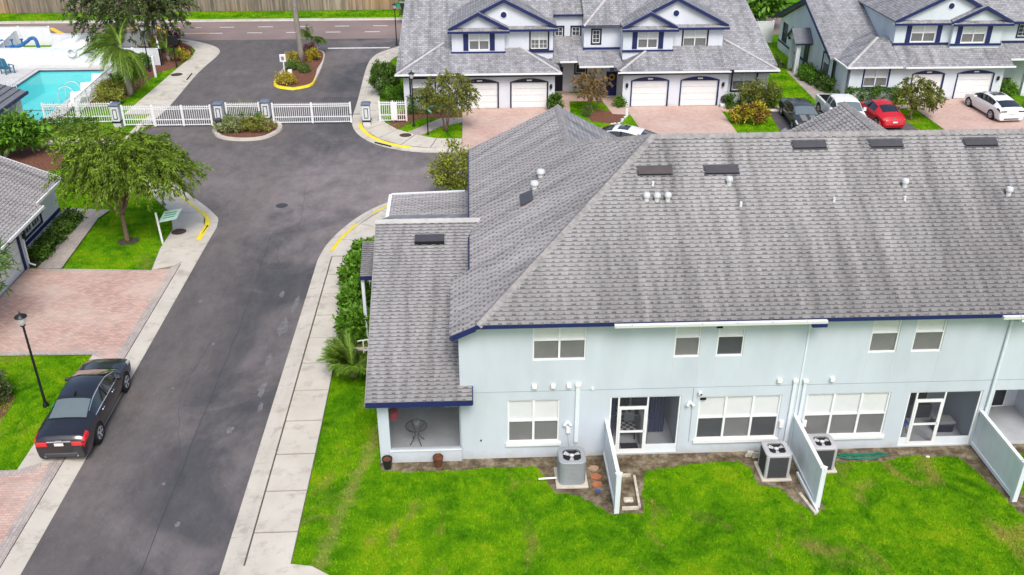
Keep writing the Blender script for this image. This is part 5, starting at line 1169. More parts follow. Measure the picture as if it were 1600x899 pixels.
# ================================================================== FAR CENTRE TOWNHOUSE
CH = thing('far_townhouse', 'white two storey townhouse pair with navy trim across the street in the middle', 'building', (7.5, 62, 0))
u = (1, 0); S = 'stucco_white'
def cwall(x0, x1, y, z0, z1, holes=(), dep=.14, mat=S, ret=3.0, par=None, name='wall'):
    m = MB(); wall(m, (x0, y), u, x1 - x0, z0, z1, [(a - x0, b - x0, c, d) for a, b, c, d in holes], dep)
    wall(m, (x1, y), (0, 1), ret, z0, z1); wall(m, (x0, y + ret), (0, -1), ret, z0, z1); return m.build(name, mat, par or CH)
def gable(par, x0, x1, y, z, apex_x, apex_z, depth=4.0, pent=True, vent=None, mat=S, over=.25, trim='navy', rmat='far_roof_side'):
    m = MB(); m.prism([(x0 + .1, y, z), (x1 - .1, y, z), (apex_x, y, apex_z - .12)], (0, .08, 0)); m.build('gable_wall', mat, par)
    for a, b in ((x0, apex_x), (apex_x, x1)):
        za, zb = (z, apex_z) if a == x0 else (apex_z, z)
        slab(par, [(a, y - over, za + .12), (b, y - over, zb + .12), (b, y + depth, zb + .12), (a, y + depth, za + .12)], .09, rmat)
        m = MB(); m.prism([(a, y - over - .03, za + .13), (b, y - over - .03, zb + .13), (b, y - over - .03, zb - .09), (a, y - over - .03, za - .09)], (0, .04, 0)); m.build('rake_board', trim, par)
    if pent:
        slab(par, [(x0 - .02, y - over - .12, z - .02), (x1 + .02, y - over - .12, z - .02), (x1 - .1, y + .02, z + .13), (x0 + .1, y + .02, z + .13)], .05, 'far_roof', 'pent_roof')
    m = MB(); m.box(x0 - .05, x1 + .05, y - over - .16, y - over - .12, z - .16, z - .02); m.build('fascia', trim, par); m = MB(); m.box(x0 - .04, x1 + .04, y - over - .12, y + .02, z - .12, z - .08); m.build('soffit', 'white_trim', par)
    if vent:
        m = MB(); m.tube([(vent[0], y - .03, vent[1]), (vent[0], y + .02, vent[1])], .24, 20); v = m.build('round_vent', 'white_trim', par); m = MB(); m.tube([(vent[0], y - .045, vent[1]), (vent[0], y - .02, vent[1])], .19, 20); m.build('louvre', trim, v)
def shutters(par, x0, x1, y, z0, z1):
    for a in (x0 - .36, x1 + .04):
        m = MB(); m.box(a, a + .32, y - .04, y, z0, z1); s = m.build('shutter', 'navy', par)
        for k in range(6): m = MB(); zz = z0 + .06 + k * (z1 - z0 - .1) / 6; m.box(a + .04, a + .28, y - .048, y - .04, zz, zz + .07); m.build('slat', 'navy', s)
def band(par, x0, x1, y, z, mat='navy', h=.13): m = MB(); m.box(x0 - .05, x1 + .05, y - .08, y, z, z + h); m.build('band', mat, par)
GY = 58.9
# ground floor
m1 = cwall(-4.37, 5.3, GY, 0, 2.4, [(-3.9, -2.4, .85, 2.0), (-.66, 1.62, 0, 1.7), (2.52, 4.8, 0, 1.7)], ret=6)
window(CH, (-4.37, GY), u, (.47, 1.97, .85, 2.0), 2, 2, .5, 'white', trim='navy_dark')
for a, b in ((-.66, 1.62), (2.52, 4.8), (10.3, 12.6), (13.5, 15.87)): garage_door(CH, (0, GY), u, a, b, 1.7, .24, 'navy_dark' if a < 5 else 'navy')
cwall(9.7, 16.53, GY, 0, 2.4, [(10.3, 12.6, 0, 1.7), (13.5, 15.87, 0, 1.7)], ret=3); cwall(16.4, 19.3, GY + .55, 0, 2.4, [(16.95, 18.5, .85, 2.15)], ret=6)
window(CH, (16.4, GY + .55), u, (.55, 2.1, .85, 2.15), 2, 2, .5, 'white', trim='navy_dark')
for x in (5.05, 9.95, 16.2):
    m = MB(); m.lathe([(.03, -.16), (.08, -.12), (.09, .08), (.02, .16)], x, GY - .1, 8, 1.45); m.build('wall_lantern', 'black_metal', CH)
# entry recess
cwall(5.3, 8.3, 62.4, 0, 2.7, [(5.55, 6.15, 0.05, 1.75), (7.0, 7.7, 1.3, 1.9)]); cwall(8.3, 9.75, 61.2, 0, 2.7, [(8.93, 9.66, .05, 1.72)], ret=1.2); m = MB(); m.box(8.93, 9.66, 61.27, 61.32, .05, 1.72); dr = m.build('door', 'navy', CH)
m = MB(); m.tube([(9.32 + .16 * math.cos(a * .3927), 61.25, 1.32 + .16 * math.sin(a * .3927)) for a in range(17)], .055, 8, caps=False); m.build('wreath', 'wreath_yellow', dr); m = MB(); m.lathe([(.03, -.03), (.03, .03)], 9.6, 61.24, 8, .85); m.build('handle', 'chrome', dr)
m = MB(); m.box(5.55, 6.15, 62.45, 62.5, .05, 1.75); m.build('door', 'navy_dark', CH); window(CH, (5.3, 62.4), u, (1.7, 2.4, 1.3, 1.9), 1, 1, .5, 'white', trim='navy_dark', blind=('blind_dark', 'blind_dark'))
# second floor
Y2 = 60.4; Y3 = 60.85
cwall(-1.25, 2.15, Y2, 2.7, 4.75, [(-.15, 1.15, 3.42, 4.6)], ret=6); window(CH, (-1.25, Y2), u, (1.1, 2.4, 3.42, 4.6), 2, 2, .5, 'white', blind=('blind', 'blind_shade')); shutters(CH, -.15, 1.15, Y2, 3.4, 4.62); band(CH, -1.25, 2.15, Y2, 3.2)
cwall(2.15, 5.3, Y3, 2.7, 4.75, [(3.85, 4.95, 3.35, 4.55)], ret=6); window(CH, (2.15, Y3), u, (1.7, 2.8, 3.35, 4.55), 2, 2, .5, 'white', trim='navy_dark', muntin=(2, 2)); band(CH, 3.2, 5.3, Y3, 3.13)
cwall(9.8, 13.05, Y2, 2.7, 4.75, [(10.75, 12.05, 3.42, 4.6)], ret=6); window(CH, (9.8, Y2), u, (.95, 2.25, 3.42, 4.6), 2, 2, .5, 'white'); shutters(CH, 10.75, 12.05, Y2, 3.4, 4.62); band(CH, 9.8, 13.05, Y2, 3.2)
cwall(13.05, 16.4, Y3, 2.7, 4.75, [(13.8, 15.35, 3.35, 4.55)], ret=6); window(CH, (13.05, Y3), u, (.75, 2.3, 3.35, 4.55), 2, 2, .5, 'white', trim='navy_dark'); band(CH, 13.05, 16.4, Y3, 3.13)
cwall(7.4, 9.8, 61.6, 2.5, 4.65, [(7.95, 8.45, 3.5, 4.35)], ret=5); window(CH, (7.4, 61.6), u, (.55, 1.05, 3.5, 4.35), 1, 1, .5, 'white', trim='navy_dark', muntin=(2, 3), blind=('blind_dark', 'blind_dark')); band(CH, 7.4, 9.8, 61.6, 3.1)
cwall(5.3, 7.5, 63.2, 2.4, 5.0, [(5.6, 6.15, 3.35, 4.2), (6.75, 7.3, 3.35, 4.2)], ret=4)
for a in (5.6, 6.75): window(CH, (5.3, 63.2), u, (a - 5.3, a + .55 - 5.3, 3.35, 4.2), 1, 1, .5, 'white', trim='navy_dark', muntin=(2, 3), blind=('blind_dark', 'blind_dark'))
m = MB(); m.box(5.5, 7.45, 62.95, 63.05, 4.95, 5.08); m.build('fascia', 'navy', CH)
# roofs
fl = lambda y, s=.42: 2.42 + s * (y - 58.4)
slab(CH, [(-4.8, 58.4, 2.42), (5.65, 58.4, 2.42), (2.65, 61.4, fl(61.4)), (-1.8, 61.4, fl(61.4))], .1, 'far_roof'); slab(CH, [(-4.8, 58.4, 2.42), (-1.8, 61.4, fl(61.4)), (-1.8, 66, fl(61.4)), (-4.8, 66, 2.42)], .1, 'far_roof_side')
slab(CH, [(5.65, 58.4, 2.42), (5.65, 64, 2.42), (2.65, 64, fl(61.4)), (2.65, 61.4, fl(61.4))], .1, 'far_roof_side')
slab(CH, [(9.3, 58.4, 2.42), (16.55, 58.4, 2.42), (16.55, 61.4, fl(61.4)), (12.3, 61.4, fl(61.4))], .1, 'far_roof'); slab(CH, [(9.3, 58.4, 2.42), (12.3, 61.4, fl(61.4)), (12.3, 64, fl(61.4)), (9.3, 64, 2.42)], .1, 'far_roof_side')
slab(CH, [(16.5, 58.55, 2.40), (19.65, 58.55, 2.40), (16.5, 61.7, fl(61.6))], .1, 'far_roof'); slab(CH, [(19.65, 58.55, 2.40), (19.65, 66, 2.40), (16.5, 66, fl(61.6)), (16.5, 61.7, fl(61.6))], .1, 'far_roof_side')
slab(CH, [(6.9, 59.4, 2.55), (9.7, 59.4, 2.55), (9.7, 61.7, 3.02), (6.9, 61.7, 3.02)], .1, 'far_roof'); slab(CH, [(5.2, 60.4, 2.62), (7.5, 60.4, 2.62), (7.5, 63.3, 3.65), (5.2, 63.3, 3.65)], .1, 'far_roof')
slab(CH, [(-4.85, 59.6, 2.45), (1.0, 59.6, 2.45), (1.0, 65.6, 5.6), (-4.45, 65.6, 5.6)], .12, 'far_roof'); slab(CH, [(15.5, 59.6, 2.45), (19.85, 59.6, 2.45), (18.95, 65.6, 5.5), (15.5, 65.6, 5.5)], .12, 'far_roof')
for x in (-4.85, 19.75): slab(CH, [(x if x < 0 else 15, 65.6, 5.5), (1 if x < 0 else x - .8, 65.6, 5.5), (1 if x < 0 else x, 73, 2.4), (x if x < 0 else 15, 73, 2.4)], .12, 'far_roof')
mr = [(-1.6, 60.9, 4.7), (16.8, 60.9, 4.7), (14.2, 67.5, 7.9), (1.0, 67.5, 7.9)]
slab(CH, [(2.2, 61.8, 5.1), (5.35, 61.8, 5.1), (5.35, 67.5, 7.75), (2.2, 67.5, 7.75)], .12, 'far_roof'); slab(CH, [(7.4, 61.8, 5.0), (13.0, 61.8, 5.0), (13.0, 67.5, 7.74), (7.4, 67.5, 7.74)], .12, 'far_roof'); slab(CH, [(5.3, 63.0, 5.1), (7.45, 63.0, 5.1), (7.45, 67.5, 7.2), (5.3, 67.5, 7.2)], .12, 'far_roof'); slab(CH, [(2.2, 67.5, 7.75), (13.0, 67.5, 7.75), (13.0, 74, 4.7), (2.2, 74, 4.7)], .12, 'far_roof')
slab(CH, [(7.3, 61.2, 4.7), (10.2, 61.2, 4.7), (12.6, 64.5, 6.4), (9.6, 64.5, 6.4)], .1, 'far_roof')
gable(CH, -1.4, 5.55, Y3, 4.72, 2.1, 6.45, 7, vent=(2.1, 5.55)); gable(CH, -1.45, 2.4, Y2, 4.72, .45, 5.72, 2.0)
gable(CH, 9.75, 16.65, Y3, 4.72, 13.2, 6.45, 7, vent=(13.2, 5.55)); gable(CH, 9.7, 13.25, Y2, 4.72, 11.45, 5.65, 2.0)
m = MB(); m.box(7.2, 9.75, 61.2, 61.26, 4.58, 4.74); m.build('fascia', 'navy', CH)
def gutter(par, pts, mat='white', w=.1, h=.1):
    m = MB()
    for a, b in zip(pts, pts[1:]): bar3(m, a, b, w, h)
    m.build('gutter', mat, par)
gutter(CH, [(-4.85, 58.34, 2.45), (5.7, 58.34, 2.45)]); gutter(CH, [(9.25, 58.34, 2.45), (16.5, 58.34, 2.45)]); gutter(CH, [(16.7, 58.5, 2.43), (19.7, 58.5, 2.43)]); gutter(CH, [(6.9, 59.34, 2.58), (9.1, 59.34, 2.58)]); gutter(CH, [(5.75, 60.34, 2.65), (7.0, 60.34, 2.65)])
gutter(CH, [(-4.8, 58.42, 2.33), (5.65, 58.42, 2.33)], 'navy_dark', .03, .12); gutter(CH, [(9.3, 58.42, 2.33), (19.65, 58.6, 2.33)], 'navy_dark', .03, .12)
for a, b in (((-4.8, 58.4, 2.46), (-1.8, 61.4, fl(61.4) + .04)), ((5.65, 58.4, 2.46), (2.65, 61.4, fl(61.4) + .04)), ((9.3, 58.4, 2.46), (12.3, 61.4, fl(61.4) + .04)), ((19.65, 58.55, 2.44), (16.5, 61.7, fl(61.6) + .04)), ((7.3, 61.2, 4.74), (9.6, 64.5, 6.44))): caps(CH, a, b, 'cap_far', step=.4, w=.11, single=False, drop=.05)
for x, y in ((16.55, 58.4), (9.3, 58.4), (-.9, 58.32), (9.0, 59.3), (5.7, 60.3), (7.05, 60.3)): m = MB(); m.box(x - .12, x + .12, y - .1, y + .06, 2.3, 2.5); m.build('gutter_outlet', 'navy_dark', CH)
# small garage numbers, gas meter and hose reel at the right corner
t = thing('hose_reel', 'dark hose reel on the wall corner right of the far garages', 'hose reel', (16.4, 58.6, 0)); m = MB(); m.tube([(16.35, 58.7, .5), (16.35, 58.86, .5)], .22, 16); m.build('drum', 'dark_grey', t); m = MB(); m.bev(16.1, 16.65, 58.5, 58.9, .03, .22, .03); m.build('base', 'plastic_white', t)
# ================================================================== FAR RIGHT TOWNHOUSE
RH = thing('right_townhouse', 'pale blue two storey townhouse with navy shutters and gables at the upper right', 'building', (30, 64, 0)); S = 'stucco'
u = (1, 0); FY = 59.7
cw = lambda *a, **k: cwall(*a, mat='stucco_pale', par=RH, **k)
cw(24.8, 28.0, FY, 0, 2.25, [(25.75, 27.35, .9, 2.1)], ret=3); window(RH, (24.8, FY), u, (.95, 2.55, .9, 2.1), 2, 2, .5, 'white', trim='navy'); band(RH, 24.8, 28, FY, .72)
cw(28.0, 35.1, FY, 0, 2.25, [(29.03, 31.05, 0, 1.7), (32.05, 34.4, 0, 1.7)], ret=3)
for a, b in ((29.03, 31.05), (32.05, 34.4)): garage_door(RH, (0, FY), u, a, b, 1.7, .22)
for x in (28.65, 34.75):
    m = MB(); m.lathe([(.03, -.16), (.08, -.12), (.09, .08), (.02, .16)], x, FY - .1, 8, 1.4); m.build('wall_lantern', 'black_metal', RH)
cw(35.1, 39.5, 61.8, 0, 2.6, [(35.7, 36.6, 1.5, 2.0)], ret=3); m = MB(); m.box(36.9, 37.2, 60.2, 60.5, 0, 2.5); m.build('porch_column', 'house_white', RH); cw(39.4, 46, FY, 0, 2.25, ret=3)
# left side: single storey wing with a gable facing the path
m = MB(); up = (0, -1); q0 = (24.35, 73.8); wall(m, q0, up, 12.0, 0, 2.3, [(.7, 2.0, .75, 2.35 - .1), (3.1, 3.7, .8, 2.25), (10.1, 11.3, .75, 2.2)], .12)
m.prism([(24.35, 73.8, 2.3), (24.35, 61.8, 2.3), (24.35, 68.0, 4.75)], (.1, 0, 0)); wall(m, (24.6, 61.8), up, 2.1, 0, 2.25); m.build('side_wall', 'house_white', RH)
window(RH, q0, up, (.7, 2.0, .75, 2.25), 1, 2, .5, 'dark_grey', blind=('blind_dark', 'blind_dark')); window(RH, q0, up, (3.1, 3.7, .8, 2.25), 1, 2, .55, 'white', trim='navy'); window(RH, q0, up, (10.1, 11.3, .75, 2.2), 1, 2, .6, 'white', trim='navy')
m = MB(); obox(m, q0, up, 0, 11.9, -.07, 0, .62, .74); m.build('band', 'navy', RH)
slab(RH, [(23.95, 61.6, 2.35), (33, 61.6, 2.35), (33, 68.0, 4.95), (23.95, 68.0, 4.95)], .12, 'far_roof'); slab(RH, [(23.95, 68.0, 4.95), (33, 68.0, 4.95), (33, 74.4, 2.35), (23.95, 74.4, 2.35)], .12, 'far_roof')
for ya, za in ((61.5, 2.3), (74.5, 2.3)):
    m = MB(); a, b = Vector((23.93, ya, za + .1)), Vector((23.93, 68.0, 5.0)); m.prism([a, b, b - Vector((0, 0, .2)), a - Vector((0, 0, .2))], (.05, 0, 0)); m.build('rake_board', 'navy', RH)
# side porch
for y in (66.4, 67.7): m = MB(); m.bev(23.3, 23.6, y - .15, y + .15, 0, 2.3, .01); m.build('porch_column', 'house_white', RH)
m = MB(); m.prism([(23.2, 66.1, 2.3), (23.2, 68.0, 2.3), (23.2, 67.05, 3.05)], (.1, 0, 0)); m.build('porch_gable', 'house_white', RH); m = MB(); m.box(23.15, 24.3, 66.1, 66.2, 2.1, 2.3); m.box(23.15, 24.3, 67.9, 68.0, 2.1, 2.3); m.build('porch_beam', 'navy', RH)
for ya in (65.95, 68.15): slab(RH, [(23.0, ya, 2.3), (24.35, ya, 2.3), (24.35, 67.05, 3.12), (23.0, 67.05, 3.12)], .08, 'slate_roof', 'porch_roof')
m = MB(); m.box(24.3, 24.34, 66.6, 67.5, .05, 1.95); m.build('door', 'navy_dark', RH)
# bay hip roof
slab(RH, [(24.4, 59.3, 2.3), (28.1, 59.3, 2.3), (28.1, 62.3, 3.62), (27.2, 62.1, 3.55)], .1, 'far_roof'); slab(RH, [(24.4, 59.3, 2.3), (27.2, 62.1, 3.55), (27.2, 66, 3.55), (24.4, 62.2, 2.3)], .1, 'far_roof_side'); slab(RH, [(28.0, 59.25, 2.28), (35.45, 59.25, 2.28), (35.45, 61.7, 3.42), (28.0, 61.7, 3.42)], .1, 'far_roof'); slab(RH, [(35.3, 60.2, 2.5), (40, 60.2, 2.5), (40, 63, 3.7), (35.3, 63, 3.7)], .1, 'far_roof')
caps(RH, (24.4, 59.3, 2.34), (27.2, 62.1, 3.6), 'cap_far', step=.4, w=.11, single=False, drop=.05)
gutter(RH, [(24.35, 59.24, 2.33), (28.0, 59.24, 2.33)]); gutter(RH, [(28.2, 59.19, 2.31), (35.5, 59.19, 2.31)]); gutter(RH, [(24.34, 59.3, 2.33), (24.34, 62.2, 2.33)]); gutter(RH, [(35.6, 60.14, 2.53), (40, 60.14, 2.53)])
# upper floor
cw(28.0, 31.7, 61.3, 2.5, 4.78, [(29.1, 30.75, 3.42, 4.6)], ret=6); window(RH, (28.0, 61.3), u, (1.1, 2.75, 3.42, 4.6), 2, 2, .5, 'white'); shutters(RH, 29.1, 30.75, 61.3, 3.4, 4.62); band(RH, 28.0, 31.7, 61.3, 3.25)
cw(31.7, 35.05, 60.95, 2.5, 4.78, [(32.35, 33.95, 3.42, 4.6)], ret=6); window(RH, (31.7, 60.95), u, (.65, 2.25, 3.42, 4.6), 2, 2, .5, 'white'); shutters(RH, 32.35, 33.95, 60.95, 3.4, 4.62); band(RH, 31.7, 35.05, 60.95, 3.25)
cw(35.05, 40, 61.8, 2.5, 4.6, [(36.6, 37.3, 3.6, 4.4)], ret=5); window(RH, (35.05, 61.8), u, (1.55, 2.25, 3.6, 4.4), 1, 1, .5, 'white', trim='navy', muntin=(2, 3), blind=('blind_dark', 'blind_dark')); band(RH, 35.1, 40, 61.8, 3.2)
gable(RH, 27.75, 35.2, 61.3, 4.75, 31.5, 6.6, 8, vent=(31.4, 5.75), mat='stucco_pale'); gable(RH, 31.5, 35.45, 60.95, 4.75, 33.5, 5.72, 2.0, mat='stucco_pale')
slab(RH, [(34.5, 61.2, 4.7), (46, 61.2, 4.7), (46, 67, 7.4), (31.5, 67, 7.4)], .12, 'far_roof'); m = MB(); m.box(35.3, 46, 61.18, 61.24, 4.55, 4.72); m.build('fascia', 'navy', RH)
t = thing('porch_bench', 'dark bench under the porch at the far right of the pale blue townhouse', 'bench', (36.2, 61.2, 0)); m = MB(); m.bev(35.6, 36.7, 61.0, 61.4, .35, .42, .02); m.build('seat', 'dark_grey', t); m = MB(); m.bev(35.6, 36.7, 61.4, 61.48, .42, .9, .02); m.build('backrest', 'dark_grey', t)
for x in (35.65, 36.6): m = MB(); m.box(x, x + .05, 61.05, 61.4, 0, .35); m.build('leg', 'dark_grey', t)
# white boundary fence between the far townhouses
def panel_fence(name, label, a, b, h, mat='pool_white', n=4, group=None):
    a, b = Vector(a), Vector(b); t = thing(name, label, 'fence', tuple((a + b) / 2), group); d = b - a
    for i in range(n):
        p, q = a + d * (i / n), a + d * ((i + 1) / n); e = (q - p).normalized() * .07; m = MB(); bar3(m, p + e + Vector((0, 0, h - .06)), q - e + Vector((0, 0, h - .06)), .04, h - .1); m.build('panel', mat, t)
    for i in range(n + 1):
        p = a + d * (i / n); m = MB(); m.bev(p.x - .07, p.x + .07, p.y - .07, p.y + .07, p.z, p.z + h, .01); o = m.build('post', mat, t); m = MB(); m.lathe([(.11, 0), (.02, .07)], p.x, p.y, 4, p.z + h); m.build('post_cap', mat, o)
    m = MB(); bar3(m, a + Vector((0, 0, h)), b + Vector((0, 0, h)), .08, .055); m.build('top_rail', mat, t); return t
panel_fence('vinyl_fence', 'white vinyl fence between the two far townhouses', (19.2, 75.4, 0), (24.3, 75.4, 0), 1.75, n=3)
# ================================================================== GATE
def pillar(x, y, label):
    t = thing('gate_pillar', label, 'pillar', (x, y, 0), 'white gate pillars with navy caps'); m = MB(); m.bev(x - .23, x + .23, y - .23, y + .23, .0, 1.32, .015); m.build('shaft', 'white_wall', t)
    m = MB(); m.lathe([(.36, 0), (.42, .05), (.42, .09), (.28, .16)], 0, 0, 4); m.v = [(x + (a - b) * .7071, y + (a + b) * .7071, 1.32 + c) for a, b, c in m.v]; m.build('cap', 'slate_roof' if 0 else 'cap_blue', t)
    m = MB(); m.box(x - .26, x + .26, y - .26, y + .26, .30, .40); m.build('base_band', 'navy_dark', t)
    m = MB(); y0 = y - .245
    for a, b, c, d in ((-.13, -.09, .52, 1.15), (.09, .13, .52, 1.15), (-.09, .09, .52, .56), (-.09, .09, 1.11, 1.15)): m.box(x + a, x + b, y0, y0 + .018, c, d)
    m.build('panel_outline', 'navy_dark', t)
plain('cap_blue', (0.13, 0.16, 0.22), .6)
pillar(-21.72, 56.3, 'gate pillar at the far left end beside the pool sidewalk'); pillar(-15.5, 56.25, 'gate pillar on the left end of the planted gate island'); pillar(-12.72, 56.6, 'gate pillar on the right end of the planted gate island'); pillar(-6.5, 55.85, 'gate pillar on the yellow kerb at the right end of the gates')
def gate(name, label, x0, x1, y, n, z0=.10, z1=1.36, cat='gate', mid=True, group=None):
    t = thing(name, label, cat, ((x0 + x1) / 2, y, 0), group); picket_run(t, (x0, y, 0), (x1, y, 0), z0, z1, n, rails=(.02, .28, .80, .9))
    for x in ((x0, x1, (x0 + x1) / 2) if mid else (x0, x1)): m = MB(); m.bev(x - .045, x + .045, y - .045, y + .045, .06, z1 + .02, .008); m.build('post', 'white', t)
    return t
gate('vehicle_gate', 'white picket gate across the left lane of the entrance', -19.4, -15.95, 56.05, 26); gate('vehicle_gate', 'white picket gate across the right lane of the entrance', -12.25, -7.5, 56.25, 38)
gate('picket_fence', 'white picket fence between the two pillars of the gate island', -15.1, -13.1, 56.45, 18, cat='fence', mid=False); gate('picket_fence', 'white picket fence from the left pillar to the left gate', -21.3, -19.5, 56.2, 14, cat='fence', mid=False)
gate('picket_fence', 'white picket fence running left from the end pillar towards the pool', -26.3, -22.1, 56.9, 30, cat='fence'); t = gate('picket_fence', 'short white picket fence at the right end beside the round bush', -5.75, -4.1, 56.4, 13, cat='fence')
m = MB(); m.bev(-5.05, -4.65, 56.3, 56.36, .15, 1.25, .01); solo(m, 'access_panel', 'white', 'white panel hung on the short picket fence at the right end', 'panel')
m = MB(); m.tube([(-7.6, 56.2, .62), (-6.9, 55.9, .72)], .02, 6); solo(m, 'gate_arm', 'dark_grey', 'dark gate opener arm at the right pillar', 'gate arm')
t = thing('keypad', 'dark keypad post at the left front of the gate island', 'keypad', (-15.2, 54.7, 0)); m = MB(); m.tube([(-15.3, 54.6, .1), (-15.3, 54.6, .85)], .035, 8); m.build('post', 'black_metal', t); m = MB(); m.bev(-15.4, -15.0, 54.5, 54.75, .8, .95, .02); m.build('hood', 'dark_grey', t)
t = thing('island_sign', 'small white sign on a post at the left of the entrance island', 'sign', (-13.5, 67.5, .1)); m = MB(); m.tube([(-13.5, 67.5, .1), (-13.5, 67.5, 1.0)], .045, 8); m.build('post', 'white', t); m = MB(); m.bev(-13.75, -13.3, 67.45, 67.55, .95, 1.5, .03); m.build('board', 'white', t); m = MB(); m.bev(-13.62, -13.42, 67.438, 67.449, 1.1, 1.35, .004); m.build('symbol', 'grey_fabric', t)
m = MB(); m.bev(-13.0, -12.7, 66.0, 66.3, .1, .75, .04); solo(m, 'marker_post', 'white', 'short white bollard among the island shrubs', 'bollard')
# ================================================================== POOL
P0, P1, Q0, Q1 = -31.7, -26.9, 57.5, 69.5
m = MB(); zb = -.95
m.add([(P0, Q0, .02), (P1, Q0, .02), (P1, Q1, .02), (P0, Q1, .02), (P0, Q0, zb), (P1, Q0, zb), (P1, Q1, zb - .7), (P0, Q1, zb - .7)], [(0, 1, 5, 4), (1, 2, 6, 5), (2, 3, 7, 6), (3, 0, 4, 7), (4, 5, 6, 7)]); struct(m, 'pool_shell', 'pool_shell'); m = MB(); m.box(P0 + .01, P1 - .01, 63.9, 64.05, zb - .42, zb - .33); struct(m, 'pool_depth_line', 'pool_tile')
struct(MB().sheet([(P0, Q0), (P1, Q0), (P1, Q1), (P0, Q1)], -.09), 'water', 'pool_water')
m = MB(); dz = .03
for a, b, c, d in ((-46, P0 - .3, 54.5, 76.5), (P1 + .3, -25.9, 57.2, 70.9), (P0 - .3, P1 + .3, Q1 + .3, 76.5), (P0 - .3, P1 + .3, 54.5, Q0 - .3)): m.add([(a, c, dz), (b, c, dz), (b, d, dz), (a, d, dz)], [(0, 1, 2, 3)])
struct(m, 'pool_deck', 'deck_white'); m = MB()
for a, b, c, d, mt in ((P0 - .3, P0, Q0 - .3, Q1 + .3, 0), (P1, P1 + .3, Q0 - .3, Q1 + .3, 0), (P0, P1, Q1, Q1 + .3, 0), (P0, P1, Q0 - .3, Q0, 0)): m.box(a, b, c, d, 0, .055)
struct(m, 'pool_coping', 'deck_white'); m = MB(); m.box(P0 + .002, P0 + .02, Q0, Q1, -.1, .02); m.box(P0 + .02, P1 - .02, Q1 - .02, Q1 - .002, -.1, .02); struct(m, 'pool_tile_band', 'pool_tile')
m = MB(); m.box(P0 - .36, P0 - .30, Q0, Q1 + .3, .031, .05); m.box(P0 - .36, P1 - 0, Q1 + .3, Q1 + .37, .031, .05); struct(m, 'deck_drain', 'dark_grey')
t = thing('pool_rail', 'curved steel handrails at the right side of the swimming pool', 'handrail', (-27.0, 62.6, 0))
for y in (62.1, 63.3): m = MB(); m.tube(spline([(-27.5, y, -.3), (-27.45, y, .55), (-27.1, y, .85), (-26.6, y, .75), (-26.35, y, .03)], 6), .03, 8); m.build('rail', 'galv', t, True)
t = thing('pool_ladder', 'small steel pool ladder at the left edge of the swimming pool', 'ladder', (-31.5, 64.8, 0))
for y in (64.4, 65.0): m = MB(); m.tube(spline([(-31.5, y, -.4), (-31.5, y, .4), (-31.8, y, .6), (-32.1, y, .03)], 6), .025, 8); m.build('rail', 'galv', t, True)
panel_fence('pool_wall', 'long white wall with a life ring behind the swimming pool', (-35.2, 71.1, 0), (-23.1, 70.5, 0), 1.30, n=6); panel_fence('pool_wall', 'white wall running from the lamp post back to the main road', (-23.1, 70.5, 0), (-25.8, 78.1, 0), 1.3, n=4); panel_fence('pool_wall', 'tall white wall along the main road at the upper left corner', (-48, 77.2, 0), (-33.6, 77.0, 0), 1.52, n=6); panel_fence('pool_wall', 'lower white wall right of the tall wall near the main road', (-33.4, 76.6, 0), (-25.9, 76.4, 0), 1.05, n=4); panel_fence('pool_wall', 'white side wall at the left end behind the blue chairs', (-35.2, 71.1, 0), (-36.2, 76.8, 0), 1.3, n=3)
m = MB(); m.tube([(-29.6 + .28 * math.cos(a * .3927), 70.68, 1.0 + .28 * math.sin(a * .3927)) for a in range(17)], .07, 8, caps=False); solo(m, 'life_ring', 'plastic_white', 'white life ring hung on the wall behind the pool', 'life ring'); m = MB(); m.tube([(-28.7, 70.6, .95), (-28.3, 70.6, 1.05), (-27.9, 70.6, .95)], .05, 8); solo(m, 'rescue_hook', 'dark_grey', 'dark rescue hook on the wall right of the life ring', 'hook')
t = thing('pool_gazebo', 'white hip roofed shed between the pool wall and the main road', 'shed', (-30.2, 73.8, 0)); m = MB(); m.box(-31.6, -28.8, 72.4, 75.2, 0, .95); m.build('wall', 'white_wall', t); m = MB()
m.add([(-31.9, 72.1, .95), (-28.5, 72.1, .95), (-28.5, 75.5, .95), (-31.9, 75.5, .95), (-30.2, 73.8, 1.6)], [(0, 1, 4), (1, 2, 4), (2, 3, 4), (3, 0, 4)]); m.build('roof', 'white_trim', t)
t = thing('pump_station', 'blue painted pump pipes and valves behind the pool wall', 'pump', (-34, 74, 0)); m = MB(); m.tube(spline([(-36.3, 73.2, .72), (-34.7, 73.4, .85), (-34.0, 73.5, 1.15), (-33.6, 73.5, 1.42), (-33.25, 73.5, 1.3), (-33.15, 73.5, .2)], 6), .13, 10); m.build('pipe', 'blue_paint', t, True)
for x, y in ((-35.7, 73.25), (-35.0, 73.35), (-34.3, 73.45)): m = MB(); m.lathe([(.17, 0), (.17, .1), (.06, .15), (.06, .45), (.13, .47), (.13, .55)], x, y, 10, .85); m.build('valve', 'blue_paint', t)
